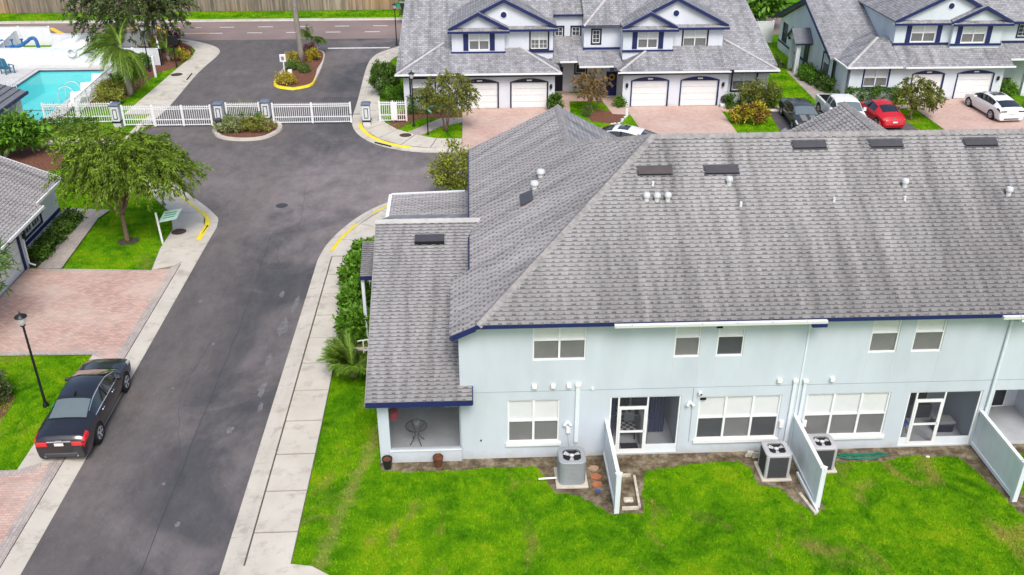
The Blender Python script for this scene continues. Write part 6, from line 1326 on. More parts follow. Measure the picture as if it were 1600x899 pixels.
def adirondack(x, y, rz, label):
    t = thing('adirondack_chair', label, 'chair', (0, 0, 0), 'blue chairs by the pool'); 
    for k in range(5): m = MB(); m.box(-.28 + k * .115, -.18 + k * .115, -.28, .28, .36 - .0, .385); m.build('seat_slat', 'adirondack', t)
    for k in range(5): m = MB(); a = -.28 + k * .115; m.prism([(a, .26, .36), (a + .10, .26, .36), (a + .10, .52, 1.05 - abs(k - 2) * .05), (a, .52, 1.05 - abs(k - 2) * .05)], (0, .03, 0)); m.build('back_slat', 'adirondack', t)
    for s in (-1, 1):
        m = MB(); m.box(s * .36 - .05, s * .36 + .05, -.35, .35, .56, .585); m.build('arm', 'adirondack', t)
        for yy in (-.3, .25): m = MB(); m.box(s * .33 - .03, s * .33 + .03, yy - .04, yy + .04, 0, .56); m.build('leg', 'adirondack', t)
    place(t, (x, y, .03), rz)
adirondack(-33.6, 68.7, 55, 'blue slatted chair by the pool nearest the wall'); adirondack(-34.6, 67.4, 55, 'blue slatted chair by the pool at the very left edge')
def lounger(x, y, rz, label):
    t = thing('pool_lounger', label, 'lounger', (0, 0, 0), 'white loungers along the pool fence'); m = MB(); m.bev(-.32, .32, -.9, .35, .28, .34, .02); m.build('seat', 'plastic_white', t); m = MB(); m.prism([(-.32, .35, .34), (.32, .35, .34), (.32, .9, .8), (-.32, .9, .8)], (0, .03, -.05)); m.build('backrest', 'plastic_white', t)
    for sx in (-.28, .24):
        for sy in (-.8, .3): m = MB(); m.box(sx, sx + .04, sy, sy + .04, 0, .28); m.build('leg', 'plastic_white', t)
    place(t, (x, y, .03), rz)
lounger(-25.75, 60.2, 8, 'white lounger near the gate end of the pool fence'); lounger(-25.8, 62.4, 14, 'white lounger in the middle of the pool fence'); lounger(-25.95, 64.6, 5, 'white lounger nearest the palm tree by the pool fence')
t = thing('pool_fence', 'white metal fence along the right side of the pool', 'fence', (-26.0, 62.5, 0)); picket_run(t, (-25.0, 58.5, 0), (-25.35, 69.5, 0), .1, 1.15, 60, rails=(.02, .93))
for k in range(6): f = k / 5; m = MB(); x, y = -25.0 - .35 * f, 58.5 + 11 * f; m.bev(x - .04, x + .04, y - .04, y + .04, 0, 1.2, .008); m.build('post', 'white', t)
PH = thing('pool_house', 'small white pool house with a dark grey roof at the left edge', 'pool house', (-30.5, 54.5, 0)); m = MB(); wall(m, (-27.5, 51.0), (0, 1), 5.9, 0, 1.95, [(4.2, 5.3, .7, 1.7), (2.4, 3.5, .7, 1.7)], .1); wall(m, (-27.5, 56.9), (-1, 0), 8, 0, 1.95); wall(m, (-35.5, 51.0), (1, 0), 8, 0, 1.95); m.build('wall', 'white_wall', PH)
for a in (4.2, 2.4): window(PH, (-27.5, 51.0), (0, 1), (a, a + 1.1, .7, 1.7), 1, 1, .5, 'white', blind=('blind_shade', 'blind_shade'))
r = slab(PH, [(-27.1, 50.5, 2.0), (-27.1, 57.2, 2.0), (-32, 57.2, 3.6), (-32, 50.5, 3.6)], .1, 'slate_roof')
for k in range(12): x = -27.1 - k * .39; m = MB(); bar3(m, (x - .02, 50.5, 2.04 + k * .1274), (x - .02, 57.2, 2.04 + k * .1274), .05, .05); m.build('roof_seam', 'dark_grey', r)
m = MB(); bar3(m, (-27.07, 50.5, 2.02), (-27.07, 57.2, 2.02), .04, .15); m.build('fascia', 'navy', PH)
# signs by the pool sidewalk
t = thing('notice_board', 'black square sign on a black post beside the pool sidewalk', 'sign', (-21.85, 69.9, 0)); m = MB(); m.tube([(-21.85, 69.9, 0), (-21.85, 69.9, 2.2)], .05, 8); m.build('post', 'black_metal', t); m = MB(); m.bev(-22.2, -21.5, 69.83, 69.95, 1.65, 2.35, .02); m.build('board', 'black_metal', t)
m = MB(); m.bev(-22.7, -22.54, 67.2, 67.36, 0, 1.55, .02); solo(m, 'white_post', 'white', 'leaning white post on the grass beside the pool sidewalk', 'post')
# ================================================================== WOODEN FENCE BEYOND THE ROAD
t = thing('wooden_fence', 'weathered wooden board fence running along the far side of the main road', 'fence', (-23.2, 89.4, 0))
for k in range(12):
    xa = -52 + k * 4.8; m = MB()
    for i in range(34): a = xa + i * 4.8 / 34; h = 2.35 + rng.uniform(-.03, .03); m.box(a + .004, a + 4.8 / 34 - .004, 89.4 + rng.uniform(0, .015), 89.425, .03, h, rng.choice((.75, .9, 1, 1.1, 1.2)) * (1.25 if k in (1, 8) else 1))
    p = m.build('board_panel', 'old_wood', t, tone=True, kind='stuff')
    for z in (.4, 1.2, 2.0): m = MB(); m.box(xa, xa + 4.8, 89.43, 89.47, z, z + .09); m.build('rail', 'bark_grey', p)
    m = MB(); m.bev(xa - .05, xa + .05, 89.43, 89.53, 0, 2.2, .01); m.build('post', 'bark_grey', p)
# ================================================================== VEGETATION
tree('elm_tree', 'leafy yellow green tree on the lawn left of the road', 'tree', (-15.94, 39.6, 0), (-15.45, 39.9, 3.8), (2.75, 2.2, 1.5), 640, 60, (.19, .052), 'leaf_elm', .115, 1.35, 12, .30, .7, 3, shell=.25, zmin=-.75, lump=.26, strand=.85)
m = MB(); m.prism([(x, y, .02) for x, y in blob(-15.94, 39.6, .5, .42, 5, 14)], (0, 0, -.012)); struct(m, 'tree_ring', 'soil')
tree('oak_tree', 'big dark green tree at the top left beside the main road', 'tree', (-25.6, 77.0, 0), (-26.0, 74.6, 4.6), (4.5, 3.0, 3.2), 560, 36, (.3, .11), 'leaf_dark', .16, 2.4, 12, .32, .2, 4, shell=.35, zmin=-.85, bark='bark_grey', stems=3, strand=1.0)
palm('feather_palm', 'feathery palm with drooping fronds beside the pool', (-23.04, 62.8, 0), 3.15, .17, 60, 2.1, .5, 'frond_fresh', 2, arch=1.0, nl=56, lo=-45, hi=85)
palm('tall_palm', 'tall bare palm trunk on the entrance island', (-12.7, 70.1, .1), 8.5, .17, 22, 2.4, .6, 'frond', 3)
palm('small_palm', 'small fan palm at the far end of the entrance island', (-12.25, 73.6, .1), 1.15, .12, 16, 1.15, .42, 'frond', 4, arch=.55, nl=20, lo=-15, hi=70)
palm('bed_palm', 'small palm in the mulch bed beside the black sign', (-22.9, 71.6, 0), 1.0, .1, 16, 1.1, .36, 'frond', 5, arch=.6, nl=20, lo=-20, hi=70)
palm('bushy_palm', 'bushy green palm beside the patio wing of the foreground building', (-4.42, 28.0, 0), .25, .1, 46, 1.3, .42, 'frond', 6, arch=.5, nl=44, lo=20, hi=88)
palm('cycad', 'spiky dark cycad on the lawn left of the right townhouse', (22.9, 68.2, 0), .3, .12, 14, .9, .2, 'leaf_dark', 7, cat='cycad')
def S(name, label, x, y, r, k, per, size, mat, seed, group=None, z=0.0, **kw): return shrub(name, label, 'shrub', (x, y, z), r, k, per, size, mat, seed, group, **kw)
S('shrub', 'yellow shrub at the near end of the entrance island', -12.95, 64.9, (.75, .55, .36), 50, 26, (.12, .07), 'leaf_yellow', 11, 'island shrubs', .1); S('shrub', 'small round green shrub in the middle of the entrance island', -12.15, 67.9, (.42, .4, .28), 40, 26, (.1, .05), 'leaf_shrub', 12, 'island shrubs', .1)
S('shrub', 'yellow green shrub left of the tall palm trunk', -13.2, 70.2, (.55, .5, .42), 40, 26, (.13, .07), 'leaf_yellow', 13, 'island shrubs', .1); S('shrub', 'yellow green shrub right of the tall palm trunk', -12.0, 71.2, (.5, .5, .42), 40, 26, (.13, .07), 'leaf_yellow', 14, 'island shrubs', .1)
S('shrub', 'dark red shrub behind the tall palm trunk', -12.4, 72.3, (.45, .4, .45), 36, 22, (.2, .05), 'leaf_red', 15, 'island shrubs', .1); S('shrub', 'low green shrub beside the small island sign', -13.2, 68.6, (.4, .45, .3), 36, 22, (.12, .06), 'leaf_shrub', 16, 'island shrubs', .1)
S('shrub', 'pale green shrub at the left front of the gate island', -14.6, 54.75, (.85, .65, .42), 60, 34, (.12, .06), 'leaf_pale', 17, 'gate island plants', .1); S('shrub', 'yellow green shrub at the right front of the gate island', -12.95, 54.85, (.95, .65, .42), 60, 34, (.12, .06), 'leaf_fern', 18, 'gate island plants', .1)
S('hedge', 'low dark green hedge in front of the gate island fence', -14.0, 55.95, (1.0, .3, .32), 50, 34, (.08, .05), 'leaf_shrub', 19, 'gate island plants', .1, shape='box'); S('shrub', 'pale grassy plant behind the gate island fence', -14.1, 57.0, (1.0, .4, .55), 50, 26, (.3, .02), 'leaf_pale', 20, 'gate island plants', .1, droop=-1.2)
for i, (x, y, r, lab) in enumerate(((-23.75, 60.9, (.95, .75, .5), 'bright green shrub nearest the gate along the pool fence'), (-24.1, 62.7, (.95, .8, .55), 'green shrub left of the palm trunk along the pool fence'), (-24.3, 65.0, (.7, .8, .5), 'green shrub behind the palm along the pool fence'), (-24.3, 67.2, (.6, .7, .45), 'small green shrub on the mulch between palm and lamp post'), (-24.2, 69.4, (.75, .6, .6), 'round shrub at the foot of the lamp post by the pool wall'))): S('shrub', lab, x, y, r, 70, 34, (.13, .07), 'leaf_fern' if i < 2 else 'leaf_bright', 30 + i, 'shrubs along the pool fence')
S('shrub', 'yellow croton shrub beside the black sign post', -21.95, 71.9, (.55, .5, .45), 40, 24, (.16, .06), 'leaf_yellow', 36); S('shrub', 'dark red shrub near the bend of the pool sidewalk', -22.1, 73.4, (.3, .3, .4), 26, 20, (.2, .05), 'leaf_red', 37); S('shrub', 'yellow shrub under the big dark tree', -24.3, 74.6, (.6, .6, .8), 40, 26, (.18, .07), 'leaf_yellow', 38); S('shrub', 'red leaved shrub under the big dark tree', -23.6, 76.2, (.4, .4, .6), 30, 20, (.22, .06), 'leaf_red', 39)
tree('papaya_tree', 'lush bright green tree below the pool house at the left edge', 'tree', (-26.3, 50.9, 0), (-25.5, 51.1, 1.4), (1.55, 1.1, .72), 90, 40, (.34, .13), 'leaf_bright', .09, .6, 7, .2, .3, 8, bark='bark_grey', lean=(.4, .1))
S('hedge', 'clipped green hedge in front of the pool deck', -24.2, 54.9, (1.7, .5, .42), 110, 34, (.12, .06), 'leaf_shrub', 41, shape='box'); S('shrub', 'wispy grey shrub behind the clipped hedge', -24.9, 56.2, (.8, .4, .6), 24, 14, (.16, .04), 'leaf_dark', 42, spread=.2); S('shrub', 'spiky small plant on the mulch at the left edge', -26.9, 48.6, (.5, .5, .4), 26, 14, (.45, .03), 'leaf_pale', 43, droop=-1.0)
S('hedge', 'dark green hedge under the window of the left house', -19.22, 39.9, (.26, 2.2, .24), 150, 40, (.15, .09), 'leaf_shrub', 44, shape='box', spread=.09)
tree('edge_tree', 'drooping green branches reaching in at the left edge by the driveway', 'tree', (-19.9, 31.2, 0), (-18.9, 30.9, 2.9), (1.5, 1.6, 1.1), 60, 40, (.34, .06), 'leaf_shrub', .09, 1.6, 7, .2, .6, 9)
S('shrub', 'dark rounded shrub on the near lawn at the left edge', -16.55, 27.0, (.62, .75, .55), 90, 36, (.1, .05), 'leaf_dark', 45); struct(MB().sheet(blob(-16.6, 26.6, .95, 1.2, 8, 14), .008), 'shrub_bed', 'mulch')
for i, (x, y, r, lab) in enumerate(((-4.55, 30.8, (.55, .75, .52), 'glossy green shrub beside the white handrail'), (-4.65, 32.7, (.62, .85, .62), 'glossy green shrub at the left of the patio roof, second from the handrail'), (-4.85, 34.7, (.6, .85, .7), 'tall glossy green shrub left of the small porch roof'), (-4.75, 36.6, (.5, .7, .5), 'glossy green shrub at the corner end of the side bed'))): S('shrub', lab, x, y, r, 110, 40, (.2, .1), 'leaf_bright', 50 + i, 'shrubs in the side bed', spread=.11)
tree('corner_tree', 'small bushy green tree behind the left eave of the foreground roof', 'tree', (-1.1, 44.0, 0), (-1.0, 44.0, 1.45), (1.05, .9, 1.2), 100, 46, (.16, .07), 'leaf_fern', .06, .4, 8, .13, -.6, 10)
# across the street
S('shrub', 'large round dark green bush right of the gate pavement', -5.8, 62.0, (.98, .98, 1.15), 190, 46, (.12, .07), 'leaf_shrub', 60, spread=.07); S('shrub', 'smaller bright green bush below the large round bush', -5.0, 60.6, (.62, .5, .5), 70, 36, (.12, .07), 'leaf_bright', 61)
S('hedge', 'green hedge under the left window of the far townhouse', -2.6, 58.25, (1.4, .36, .5), 110, 34, (.12, .07), 'leaf_shrub', 62, shape='box')
tree('crape_myrtle', 'yellow green crape myrtle in front of the left garage of the far townhouse', 'tree', (-1.7, 54.6, 0), (-1.55, 54.6, 2.35), (1.55, 1.2, 1.1), 230, 34, (.15, .06), 'leaf_myrtle', .055, 1.05, 6, .17, .2, 12, 'crape myrtles', stems=3, strand=.5)
tree('crape_myrtle', 'reddish brown crape myrtle by the entry court of the far townhouse', 'tree', (7.75, 57.9, 0), (7.5, 57.9, 1.75), (.98, .8, .95), 160, 30, (.13, .055), 'leaf_autumn', .045, .6, 6, .14, 0, 13, 'crape myrtles', stems=2, strand=.35)
tree('crape_myrtle', 'small crape myrtle in front of the right window of the far townhouse', 'tree', (18.6, 57.9, 0), (18.3, 57.9, 1.2), (1.25, .8, .7), 70, 34, (.16, .06), 'leaf_myrtle', .04, .5, 5, .15, 0, 14, 'crape myrtles', stems=2)
tree('crape_myrtle', 'orange tinged crape myrtle between the red car and the white car', 'tree', (27.4, 55.5, 0), (27.85, 55.9, 1.5), (1.35, 1.15, .92), 200, 34, (.14, .06), 'leaf_myrtle', .075, .7, 7, .15, .1, 15, 'crape myrtles', strand=.4)
S('hedge', 'clipped hedge right of the far garages', 18.0, 58.5, (1.5, .42, .42), 110, 34, (.12, .07), 'leaf_shrub', 63, shape='box'); S('shrub', 'red and yellow croton shrub on the lawn right of the middle driveway', 17.1, 55.3, (1.05, .8, .52), 80, 30, (.2, .08), 'leaf_yellow', 64, mat2='leaf_red'); S('shrub', 'dark shrub beside the second far garage', 5.35, 58.3, (.42, .6, .5), 50, 30, (.16, .08), 'leaf_shrub', 65)
S('shrub', 'potted green shrub beside the navy front door', 9.55, 58.9, (.3, .3, .35), 30, 22, (.14, .07), 'leaf_bright', 66); S('shrub', 'small dark conifer by the entry lawn of the far townhouse', 7.2, 57.0, (.22, .22, .4), 30, 26, (.09, .03), 'leaf_dark', 67)
for i, (x, y) in enumerate(((23.75, 65.0), (24.0, 63.7), (24.25, 62.4), (24.5, 61.1))): S('hedge', ('clipped hedge block along the side path, farthest from the street', 'clipped hedge block along the side path, second from the far end', 'clipped hedge block along the side path, third from the far end', 'clipped hedge block along the side path, nearest the street')[i], x, y, (.45, .68, .45), 50, 34, (.12, .07), 'leaf_bright' if i < 2 else 'leaf_shrub', 70 + i, 'hedge blocks along the side path', shape='box')
S('hedge', 'long clipped hedge under the bay window of the right townhouse', 26.4, 59.05, (1.75, .42, .45), 120, 36, (.12, .07), 'leaf_shrub', 75, shape='box'); S('shrub', 'bright green rounded bush behind the white sedan', 35.7, 60.1, (.8, .6, .55), 60, 32, (.12, .07), 'leaf_bright', 76); S('shrub', 'dark shrub at the right edge beside the white sedan', 36.6, 57.4, (.7, .6, .5), 46, 28, (.14, .06), 'leaf_dark', 77)
S('shrub', 'low shrub at the left of the parked black car', 19.4, 59.2, (.9, .5, .5), 60, 30, (.12, .06), 'leaf_shrub', 78)
tree('banana_tree', 'large leaved tree behind the white fence between the far townhouses', 'tree', (23.5, 80.5, 0), (23.6, 80.2, 2.5), (2.6, 1.6, 1.9), 110, 30, (.6, .24), 'leaf_bright', .09, 1.0, 8, .3, .1, 16, stems=3)
tree('back_tree', 'dark green tree at the top edge behind the right townhouse', 'tree', (20.5, 84, 0), (20.5, 84, 2.8), (3.0, 2, 2.2), 110, 34, (.4, .2), 'leaf_shrub', .1, 1.0, 6, .35, .1, 17)
S('shrub', 'green shrub behind the left end of the far townhouse roof', -4.6, 83.5, (1.6, 1.0, 1.3), 60, 30, (.3, .12), 'leaf_shrub', 79)
pth = spline([(9.95, 58.3), (9.85, 57.5), (9.75, 56.9), (9.3, 56.2), (9.05, 55.5), (8.5, 55.3)], 4)
for i in range(0, len(pth), 2):
    m = MB(); x, y = pth[i].x + rng.uniform(-.06, .06), pth[i].y + rng.uniform(-.06, .06); r = rng.uniform(.07, .12); m.prism([(p, q, r) for p, q in blob(x, y, r, r * .85, 90 + i, 7)], (0, 0, -r + .01)); solo(m, 'border_rock', 'white_trim', 'white rock edging the red mulch bed of the far townhouse', 'rock', 'white border rocks')
# ---- grass blades
NL = [(-5.1, 13), (-5.1, 31.5), (-3.1, 31.5), (-3.1, 22.75), (26, 22.75), (26, 13)]
lawn('lawn_near', 'bright green back lawn of the foreground building', [NL], 620, holes=[DIRT + [(26, 23.2)], pl_], seed=3)
lawn('lawn_verge', 'short green lawn beside the near lamp post', [[(-20, 23.2), (-14.15, 23.15), (-14.15, 29.75), (-20, 29.8)]], 420, seed=4)
lawn('lawn_tree', 'short green lawn around the big left tree', [[(-17.85, 36.95), (-14.05, 36.6), (-14.32, 39.2), (-14.35, 41.4), (-15.4, 43.4), (-18.6, 47.6), (-22.3, 49.5), (-26, 47.2), (-26, 43.6), (-17.85, 43.3), (-18.1, 42.2)]], 300, (.03, .06), .018, seed=5)
lawn('lawn_far', 'small green lawns in front of the far townhouses', [[(-5.2, 55.6), (-4.5, 54.5), (-3.95, 54.5), (-2.1, 57.1), (-3.2, 57.2)], [(-3.25, 53.7), (-2.4, 53.1), (-.68, 53.0), (-.68, 56.1), (-1.9, 55.35)], [(15.95, 51), (18.3, 51), (18.95, 57.5), (16.05, 57.5)], [(9.0, 55.3), (10.2, 51), (10.3, 56.8), (9.6, 57)], [(27.1, 51), (28.6, 51), (28.6, 57.7), (27.1, 57.7)], [(19.9, 59), (22.9, 59), (23.0, 75), (19.9, 75)], [(5.9, 56), (7.4, 57), (7.2, 60), (6.4, 60)]], 120, (.04, .07), .03, seed=6)
lawn('lawn_roadside', 'grass strips beside the main road and the pool sidewalk', [[(-60, 85.7), (2, 85.7), (2, 89.3), (-60, 89.3)], [(-22.9, 60), (-22.2, 60), (-21.8, 69.5), (-22.8, 68.5)]], 40, (.05, .1), .05, seed=7)
# ================================================================== VEHICLES
def sedan(name, label, loc, rz, paint_, kind='sedan', group='parked cars', L=5.2, W=.93, glass_rear='car_glass', tail='tail_red', plate=True, scale=(1, 1, 1)):
    t = thing(name, label, 'car', (0, 0, 0), group); h = L / 2
    if kind == 'sedan':
        st = [(0, .62, .55, .80, .70), (.05, .92, .82, .86, .74), (.16, 1.03, .93, .90, .74), (.45, 1.07, .97, .92, .72), (.95, 1.12, .99, .925, .70), (1.35, 1.28, .99, .93, .66), (1.8, 1.42, .98, .93, .63), (2.5, 1.47, .97, .93, .63), (3.05, 1.43, .96, .93, .64), (3.55, 1.22, .95, .925, .70), (3.95, 1.05, .94, .92, .78), (4.5, .98, .88, .90, .78), (4.95, .86, .76, .85, .70), (5.12, .70, .62, .78, .64), (5.2, .52, .45, .66, .55)]
        win = (1.25, 3.62); rear = (.98, 1.72); front = (3.06, 3.92); wh = (1.12, 4.12); r = .345
    elif kind == 'beetle':
        st = [(0, .50, .42, .62, .5), (.06, .72, .62, .72, .55), (.25, .90, .76, .80, .58), (.7, 1.08, .86, .87, .58), (1.2, 1.30, .90, .89, .56), (1.75, 1.46, .92, .90, .56), (2.2, 1.48, .93, .90, .57), (2.6, 1.42, .93, .90, .58), (3.05, 1.14, .92, .89, .66), (3.3, 1.0, .88, .87, .68), (3.75, .88, .74, .82, .60), (4.1, .68, .56, .74, .5), (4.2, .5, .42, .62, .4)]
        win = (1.35, 3.0); rear = (.72, 1.45); front = (2.5, 3.08); wh = (.78, 3.3); r = .34
    else:                                          # liftback
        st = [(0, .66, .58, .80, .68), (.05, .96, .84, .85, .70), (.2, 1.07, .94, .88, .70), (.5, 1.16, .97, .89, .66), (1.2, 1.36, .98, .895, .61), (1.9, 1.47, .97, .895, .60), (2.5, 1.46, .96, .895, .61), (2.95, 1.36, .95, .89, .64), (3.5, 1.08, .93, .885, .72), (3.95, .94, .82, .86, .70), (4.3, .82, .72, .80, .62), (4.48, .66, .58, .70, .54), (4.55, .5, .45, .60, .48)]
        win = (.95, 3.3); rear = (.25, 1.15); front = (2.62, 3.45); wh = (.9, 3.62); r = .335
    st = [(a - h,) + tuple(b) for a, *b in st]; c = Car(st); c.body(t, paint_)
    mv = lambda p: (p[0] - h, p[1] - h)
    a, b = mv(win); c.patch(t, 'side_glass', 'car_glass', a, b, 3.14, 3.93, 0, .010, 26, 3)
    m0 = (a + b) / 2 - .05
    for yy in (m0,): c.patch(t, 'door_pillar', 'arch_dark', yy - .04, yy + .04, 3.1, 3.95, 0, .016, 2, 3)
    a, b = mv(rear); c.patch(t, 'rear_window', glass_rear, a, b, 4.12, 6, 0, .010, 12, 8); a, b = mv(front); c.patch(t, 'windshield', 'car_glass', a, b, 4.12, 6, 0, .010, 12, 8)
    for q in wh:
        y = q - h
        for s in (-1, 1): wheel(t, s * (float(np.interp(y, c.y, c.w)) - .088), y, r, .22)
    c.arches(t, [q - h for q in wh], r)
    for s in (-1, 1):
        m = MB(); y = mv(front)[0] + .35; x = s * (W + .02); m.bev(x - .11 if s > 0 else x - .12, x + .12 if s > 0 else x + .11, y - .05, y + .07, .95, 1.09, .03); m.build('mirror', paint_, t)
    if kind == 'sedan':
        for s in (-1, 1):
            c.patch(t, 'tail_light', tail, -h + .03, -h + .42, 2.45, 3.5, s, .012, 6, 4)
            m = MB(); m.bev(min(s * .42, s * .80), max(s * .42, s * .80), -h - .012, -h + .06, .70, .86, .015); m.build('tail_light', tail, t)
            c.patch(t, 'window_trim', 'chrome', mv(win)[0] - .02, mv(win)[1] + .02, 3.05, 3.14, s, .013, 20, 1); c.patch(t, 'window_trim', 'chrome', mv(win)[0] - .02, mv(win)[1] + .02, 3.93, 4.0, s, .013, 20, 1)
            c.patch(t, 'sill_trim', 'chrome', -h + 1.55, -h + 3.6, .55, .72, s, .012, 4, 1)
            for yy in (1.75, 2.75): m = MB(); x = s * (W - .005); m.bev(x - .02, x + .02, -h + yy, -h + yy + .2, .84, .875, .008); m.build('handle', 'chrome', t)
            c.patch(t, 'headlight', 'galv', h - .62, h - .2, 2.6, 3.4, s, .012, 5, 3)
        m = MB(); m.bev(-.42, .42, -h - .012, -h + .05, .86, .895, .008); m.build('trunk_trim', 'chrome', t); m = MB(); m.prism([(-.11, -h - .02, .91), (.11, -h - .02, .91), (.13, -h - .02, .945), (-.09, -h - .02, .945)], (0, .02, 0)); m.build('emblem', 'chrome', t)
        m = MB(); m.bev(-.6, .6, -h - .03, -h + .1, .26, .42, .03); m.build('bumper', 'dark_grey', t)
        for s in (-1, 1): m = MB(); m.tube([(s * .55, -h - .03, .32), (s * .55, -h + .1, .32)], .045, 10); m.build('exhaust', 'chrome', t)
        m = MB(); m.prism([(-.012, -h + 1.78, 1.44), (.012, -h + 1.78, 1.44), (.012, -h + 2.0, 1.47), (-.012, -h + 2.0, 1.47)], (0, -.02, .075)); m.build('antenna_fin', paint_, t)
        c.patch(t, 'trunk_gap', 'arch_dark', -h + .93, -h + .945, 4.0, 6, 0, .006, 1, 6); c.patch(t, 'hood_gap', 'arch_dark', h - 1.22, h - 1.2, 3.6, 6, 0, .006, 1, 6)
    elif kind == 'beetle':
        for s in (-1, 1):
            for q in wh:                            # bulging fenders
                m = MB(); prof = []; y = q - h
                V = []; F = []; n = 12
                for i in range(n + 1):
                    a_ = math.pi * i / n
                    for j in range(5):
                        b_ = math.pi / 2 * j / 4; rad = .40 + .16 * math.sin(b_); xx = s * (W - .26 + .20 * math.cos(b_ * .9)) if j else s * (W - .02)
                        V.append((s * (W - .02 - .34 * (j / 4) ** 1.6), y - (.43 + .10 * math.sin(b_)) * math.cos(a_) * 1.1, .22 + (.36 + .20 * math.sin(b_)) * math.sin(a_)))
                for i in range(n):
                    for j in range(4): F.append((i * 5 + j, i * 5 + j + 1, (i + 1) * 5 + j + 1, (i + 1) * 5 + j))
                m.add(V, F); m.build('fender', paint_, t, True)
            m = MB(); m.lathe([(.09, 0), (.09, .03), (.05, .05)], 0, 0, 14); m.v = [(s * .66 + a_, -h + .10 - c_, .66 + b_) for a_, b_, c_ in m.v]; m.build('tail_light', tail, t)
        m = MB(); m.lathe([(.085, 0), (.085, .02)], 0, 0, 18); m.v = [(a_, -h + .10 - c_, .80 + b_) for a_, b_, c_ in m.v]; e = m.build('emblem', 'chrome', t); m = MB(); m.bev(-.62, .62, -h - .04, -h + .1, .30, .46, .05); m.build('bumper', paint_, t)
    else:
        for s in (-1, 1): c.patch(t, 'tail_light', 'tail_dark', -h + .03, -h + .4, 2.7, 3.25, s, .012, 6, 3); m = MB(); m.bev(min(s * .38, s * .78), max(s * .38, s * .78), -h - .01, -h + .06, .80, .88, .012); m.build('tail_light', 'tail_dark', t)
        c.patch(t, 'sunroof', 'car_glass', -h + 1.75, -h + 2.35, 4.75, 6, 0, .008, 4, 4); c.patch(t, 'spoiler', paint_, -h + 1.0, -h + 1.14, 4.3, 6, 0, .03, 3, 6)
        m = MB(); m.bev(-.5, .5, -h - .02, -h + .1, .24, .34, .02); m.build('diffuser', 'dark_grey', t)
    if plate: m = MB(); z = {'sedan': .73, 'beetle': .52}.get(kind, .64); m.bev(-.16, .16, -h - (.03 if kind == 'sedan' else .05), -h - .012, z, z + .11, .004); m.build('number_plate', 'plastic_white', t)
    t.scale = scale
    return place(t, loc, rz)
sedan('black_sedan', 'shiny black sedan parked half on the kerb at the left', (-12.86, 25.95, .07), 1.2, 'paint_black', 'sedan', L=5.2, glass_rear='car_glass_reflect', scale=(.86, .96, .90))
sedan('red_beetle', 'rounded red compact car parked before the right townhouse', (25.35, 55.5, .015), 4, 'paint_red', 'beetle', L=4.2, W=.9, scale=(.95, .95, .86))
sedan('white_liftback', 'white sedan with dark rear window on the right driveway', (33.15, 56.75, .02), 3, 'paint_white', 'lift', L=4.55, W=.89, scale=(.97, .97, .86))
sedan('hidden_white_car', 'white car mostly hidden behind the foreground roof on the middle street', (8.35, 50.6, .01), 66, 'paint_white', 'lift', L=4.55, W=.89, plate=False)
# black muscle coupe facing the camera
t = sedan('black_coupe', 'old black coupe with pale hood stripes facing the street', (20.3, 55.3, .015), 176, 'paint_muscle', 'sedan', L=5.2, plate=False, scale=(.94, .94, .82))
c = Car([(a - 2.6,) + tuple(b) for a, *b in [(0, .62, .55, .80, .70), (.16, 1.03, .93, .90, .74), (.95, 1.12, .99, .925, .70), (1.8, 1.42, .98, .93, .63), (3.05, 1.43, .96, .93, .64), (3.95, 1.05, .94, .92, .78), (4.5, .98, .88, .90, .78), (4.95, .86, .76, .85, .70)]])
def stripe_on(root, c, ys, name='stripe'):
    loc, rot, sc = root.location.copy(), root.rotation_euler.copy(), root.scale.copy()
    root.location = (0, 0, 0); root.rotation_euler = (0, 0, 0); WP[root.name] = Vector((0, 0, 0))
    for a, b, q0, q1 in ys: c.patch(root, name, 'stripe_silver', a, b, q0, q1, 0, .014, 10, 3)
    root.location, root.rotation_euler, root.scale = loc, rot, sc
stripe_on(t, c, [(1.4, 2.2, 4.9, 5.75), (-.7, .4, 4.9, 5.75)]); 
for ch in t.children:
    if ch.name.startswith('windshield'): ch.data = ch.data.copy(); ch.data.materials[0] = M['car_glass_reflect']
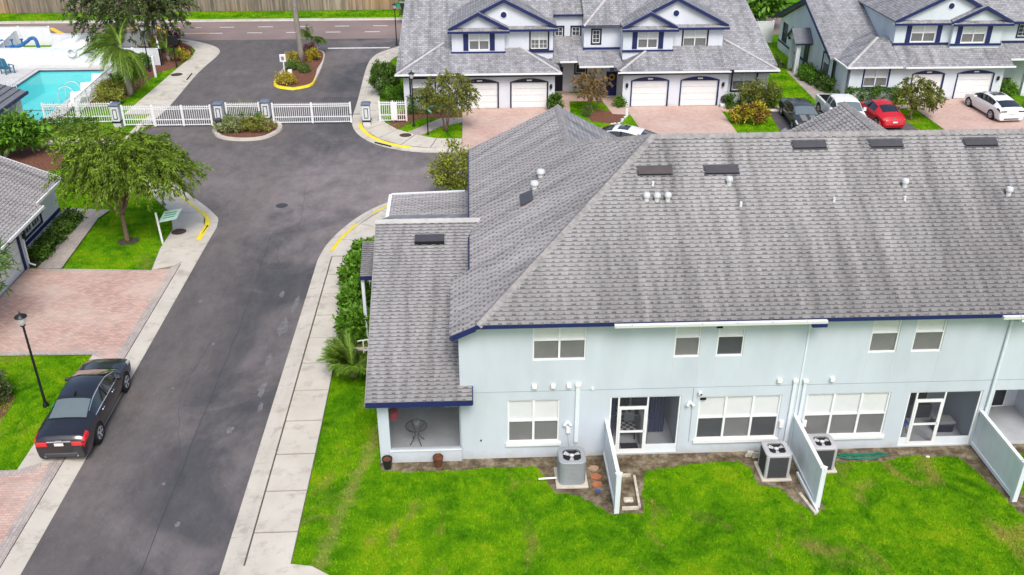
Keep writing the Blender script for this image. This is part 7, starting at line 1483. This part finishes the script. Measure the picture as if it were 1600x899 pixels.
# white pickup facing the camera
t = thing('white_pickup', 'white pickup truck with an open black bed parked between two cars', 'pickup truck', (0, 0, 0), 'parked cars'); h = 2.8
st = [(2.05, 1.85, 1.2, .93, .70), (2.1, 1.88, 1.22, .95, .70), (2.9, 1.90, 1.22, .96, .71), (3.5, 1.82, 1.21, .96, .73), (4.1, 1.30, 1.18, .95, .82), (4.3, 1.22, 1.12, .95, .84), (5.2, 1.14, 1.02, .93, .82), (5.5, 1.0, .9, .90, .78), (5.6, .7, .6, .84, .7)]
c = Car([(a - h,) + tuple(b) for a, *b in st]); c.body(t, 'paint_white', .3)
c.patch(t, 'side_glass', 'car_glass', 2.2 - h, 2.75 - h, 3.18, 3.9, 0, .010, 8, 3); c.patch(t, 'side_glass', 'car_glass', 2.85 - h, 3.85 - h, 3.18, 3.9, 0, .010, 10, 3); c.patch(t, 'windshield', 'car_glass_reflect', 3.52 - h, 4.12 - h, 4.1, 6, 0, .010, 10, 8)
m = MB(); m.box(-.68, .68, 2.03 - h, 2.04 - h, 1.3, 1.78); m.build('rear_window', 'car_glass', t)
b = MB()
for s in (-1, 1): b.bev(min(s * .95, s * .80), max(s * .95, s * .80), .1 - h, 2.05 - h, .45, 1.22, .03)
b.bev(-.80, .80, .02 - h, .12 - h, .5, 1.2, .02); b.build('bed', 'paint_white', t); m = MB(); m.box(-.8, .8, .12 - h, 2.02 - h, .55, .62); m.build('bed_floor', 'arch_dark', t)
m = MB(); m.box(-.8, -.785, .12 - h, 2.02 - h, .62, 1.19); m.box(.785, .8, .12 - h, 2.02 - h, .62, 1.19); m.box(-.785, .785, 2.0 - h, 2.02 - h, .62, 1.19); m.box(-.785, .785, .12 - h, .135 - h, .62, 1.19); m.build('bed_liner', 'arch_dark', t)
for q in (1.0, 4.55):
    for s in (-1, 1): wheel(t, s * .83, q - h, .39, .26)
for q in (1.0, 4.55):
    for s in (-1, 1): m = MB(); m.tube([(s * .83, q - h, .42), (s * .957, q - h, .42)], .47, 20); m.build('wheel_arch', 'arch_dark', t)
for s in (-1, 1): m = MB(); m.bev(s * 1.06 - .1, s * 1.06 + .1, 3.55 - h, 3.68 - h, 1.15, 1.4, .03); m.build('mirror', 'paint_white', t)
t.scale = (.97, .97, .86); place(t, (22.8, 55.1, .015), 178)
t = thing('wheel_stop', 'pale concrete wheel stop left of the black coupe', 'wheel stop', (18.9, 57.6, 0)); m = MB(); m.prism([(18.75, 57.5, .015), (18.75, 57.62, .12), (18.75, 57.68, .12), (18.75, 57.8, .015)], (1.0, 0, 0)); m.build('block', 'concrete', t)
print('objects', len(bpy.data.objects), 'tris', sum(len(o.data.polygons) for o in bpy.data.objects if o.type == 'MESH'))
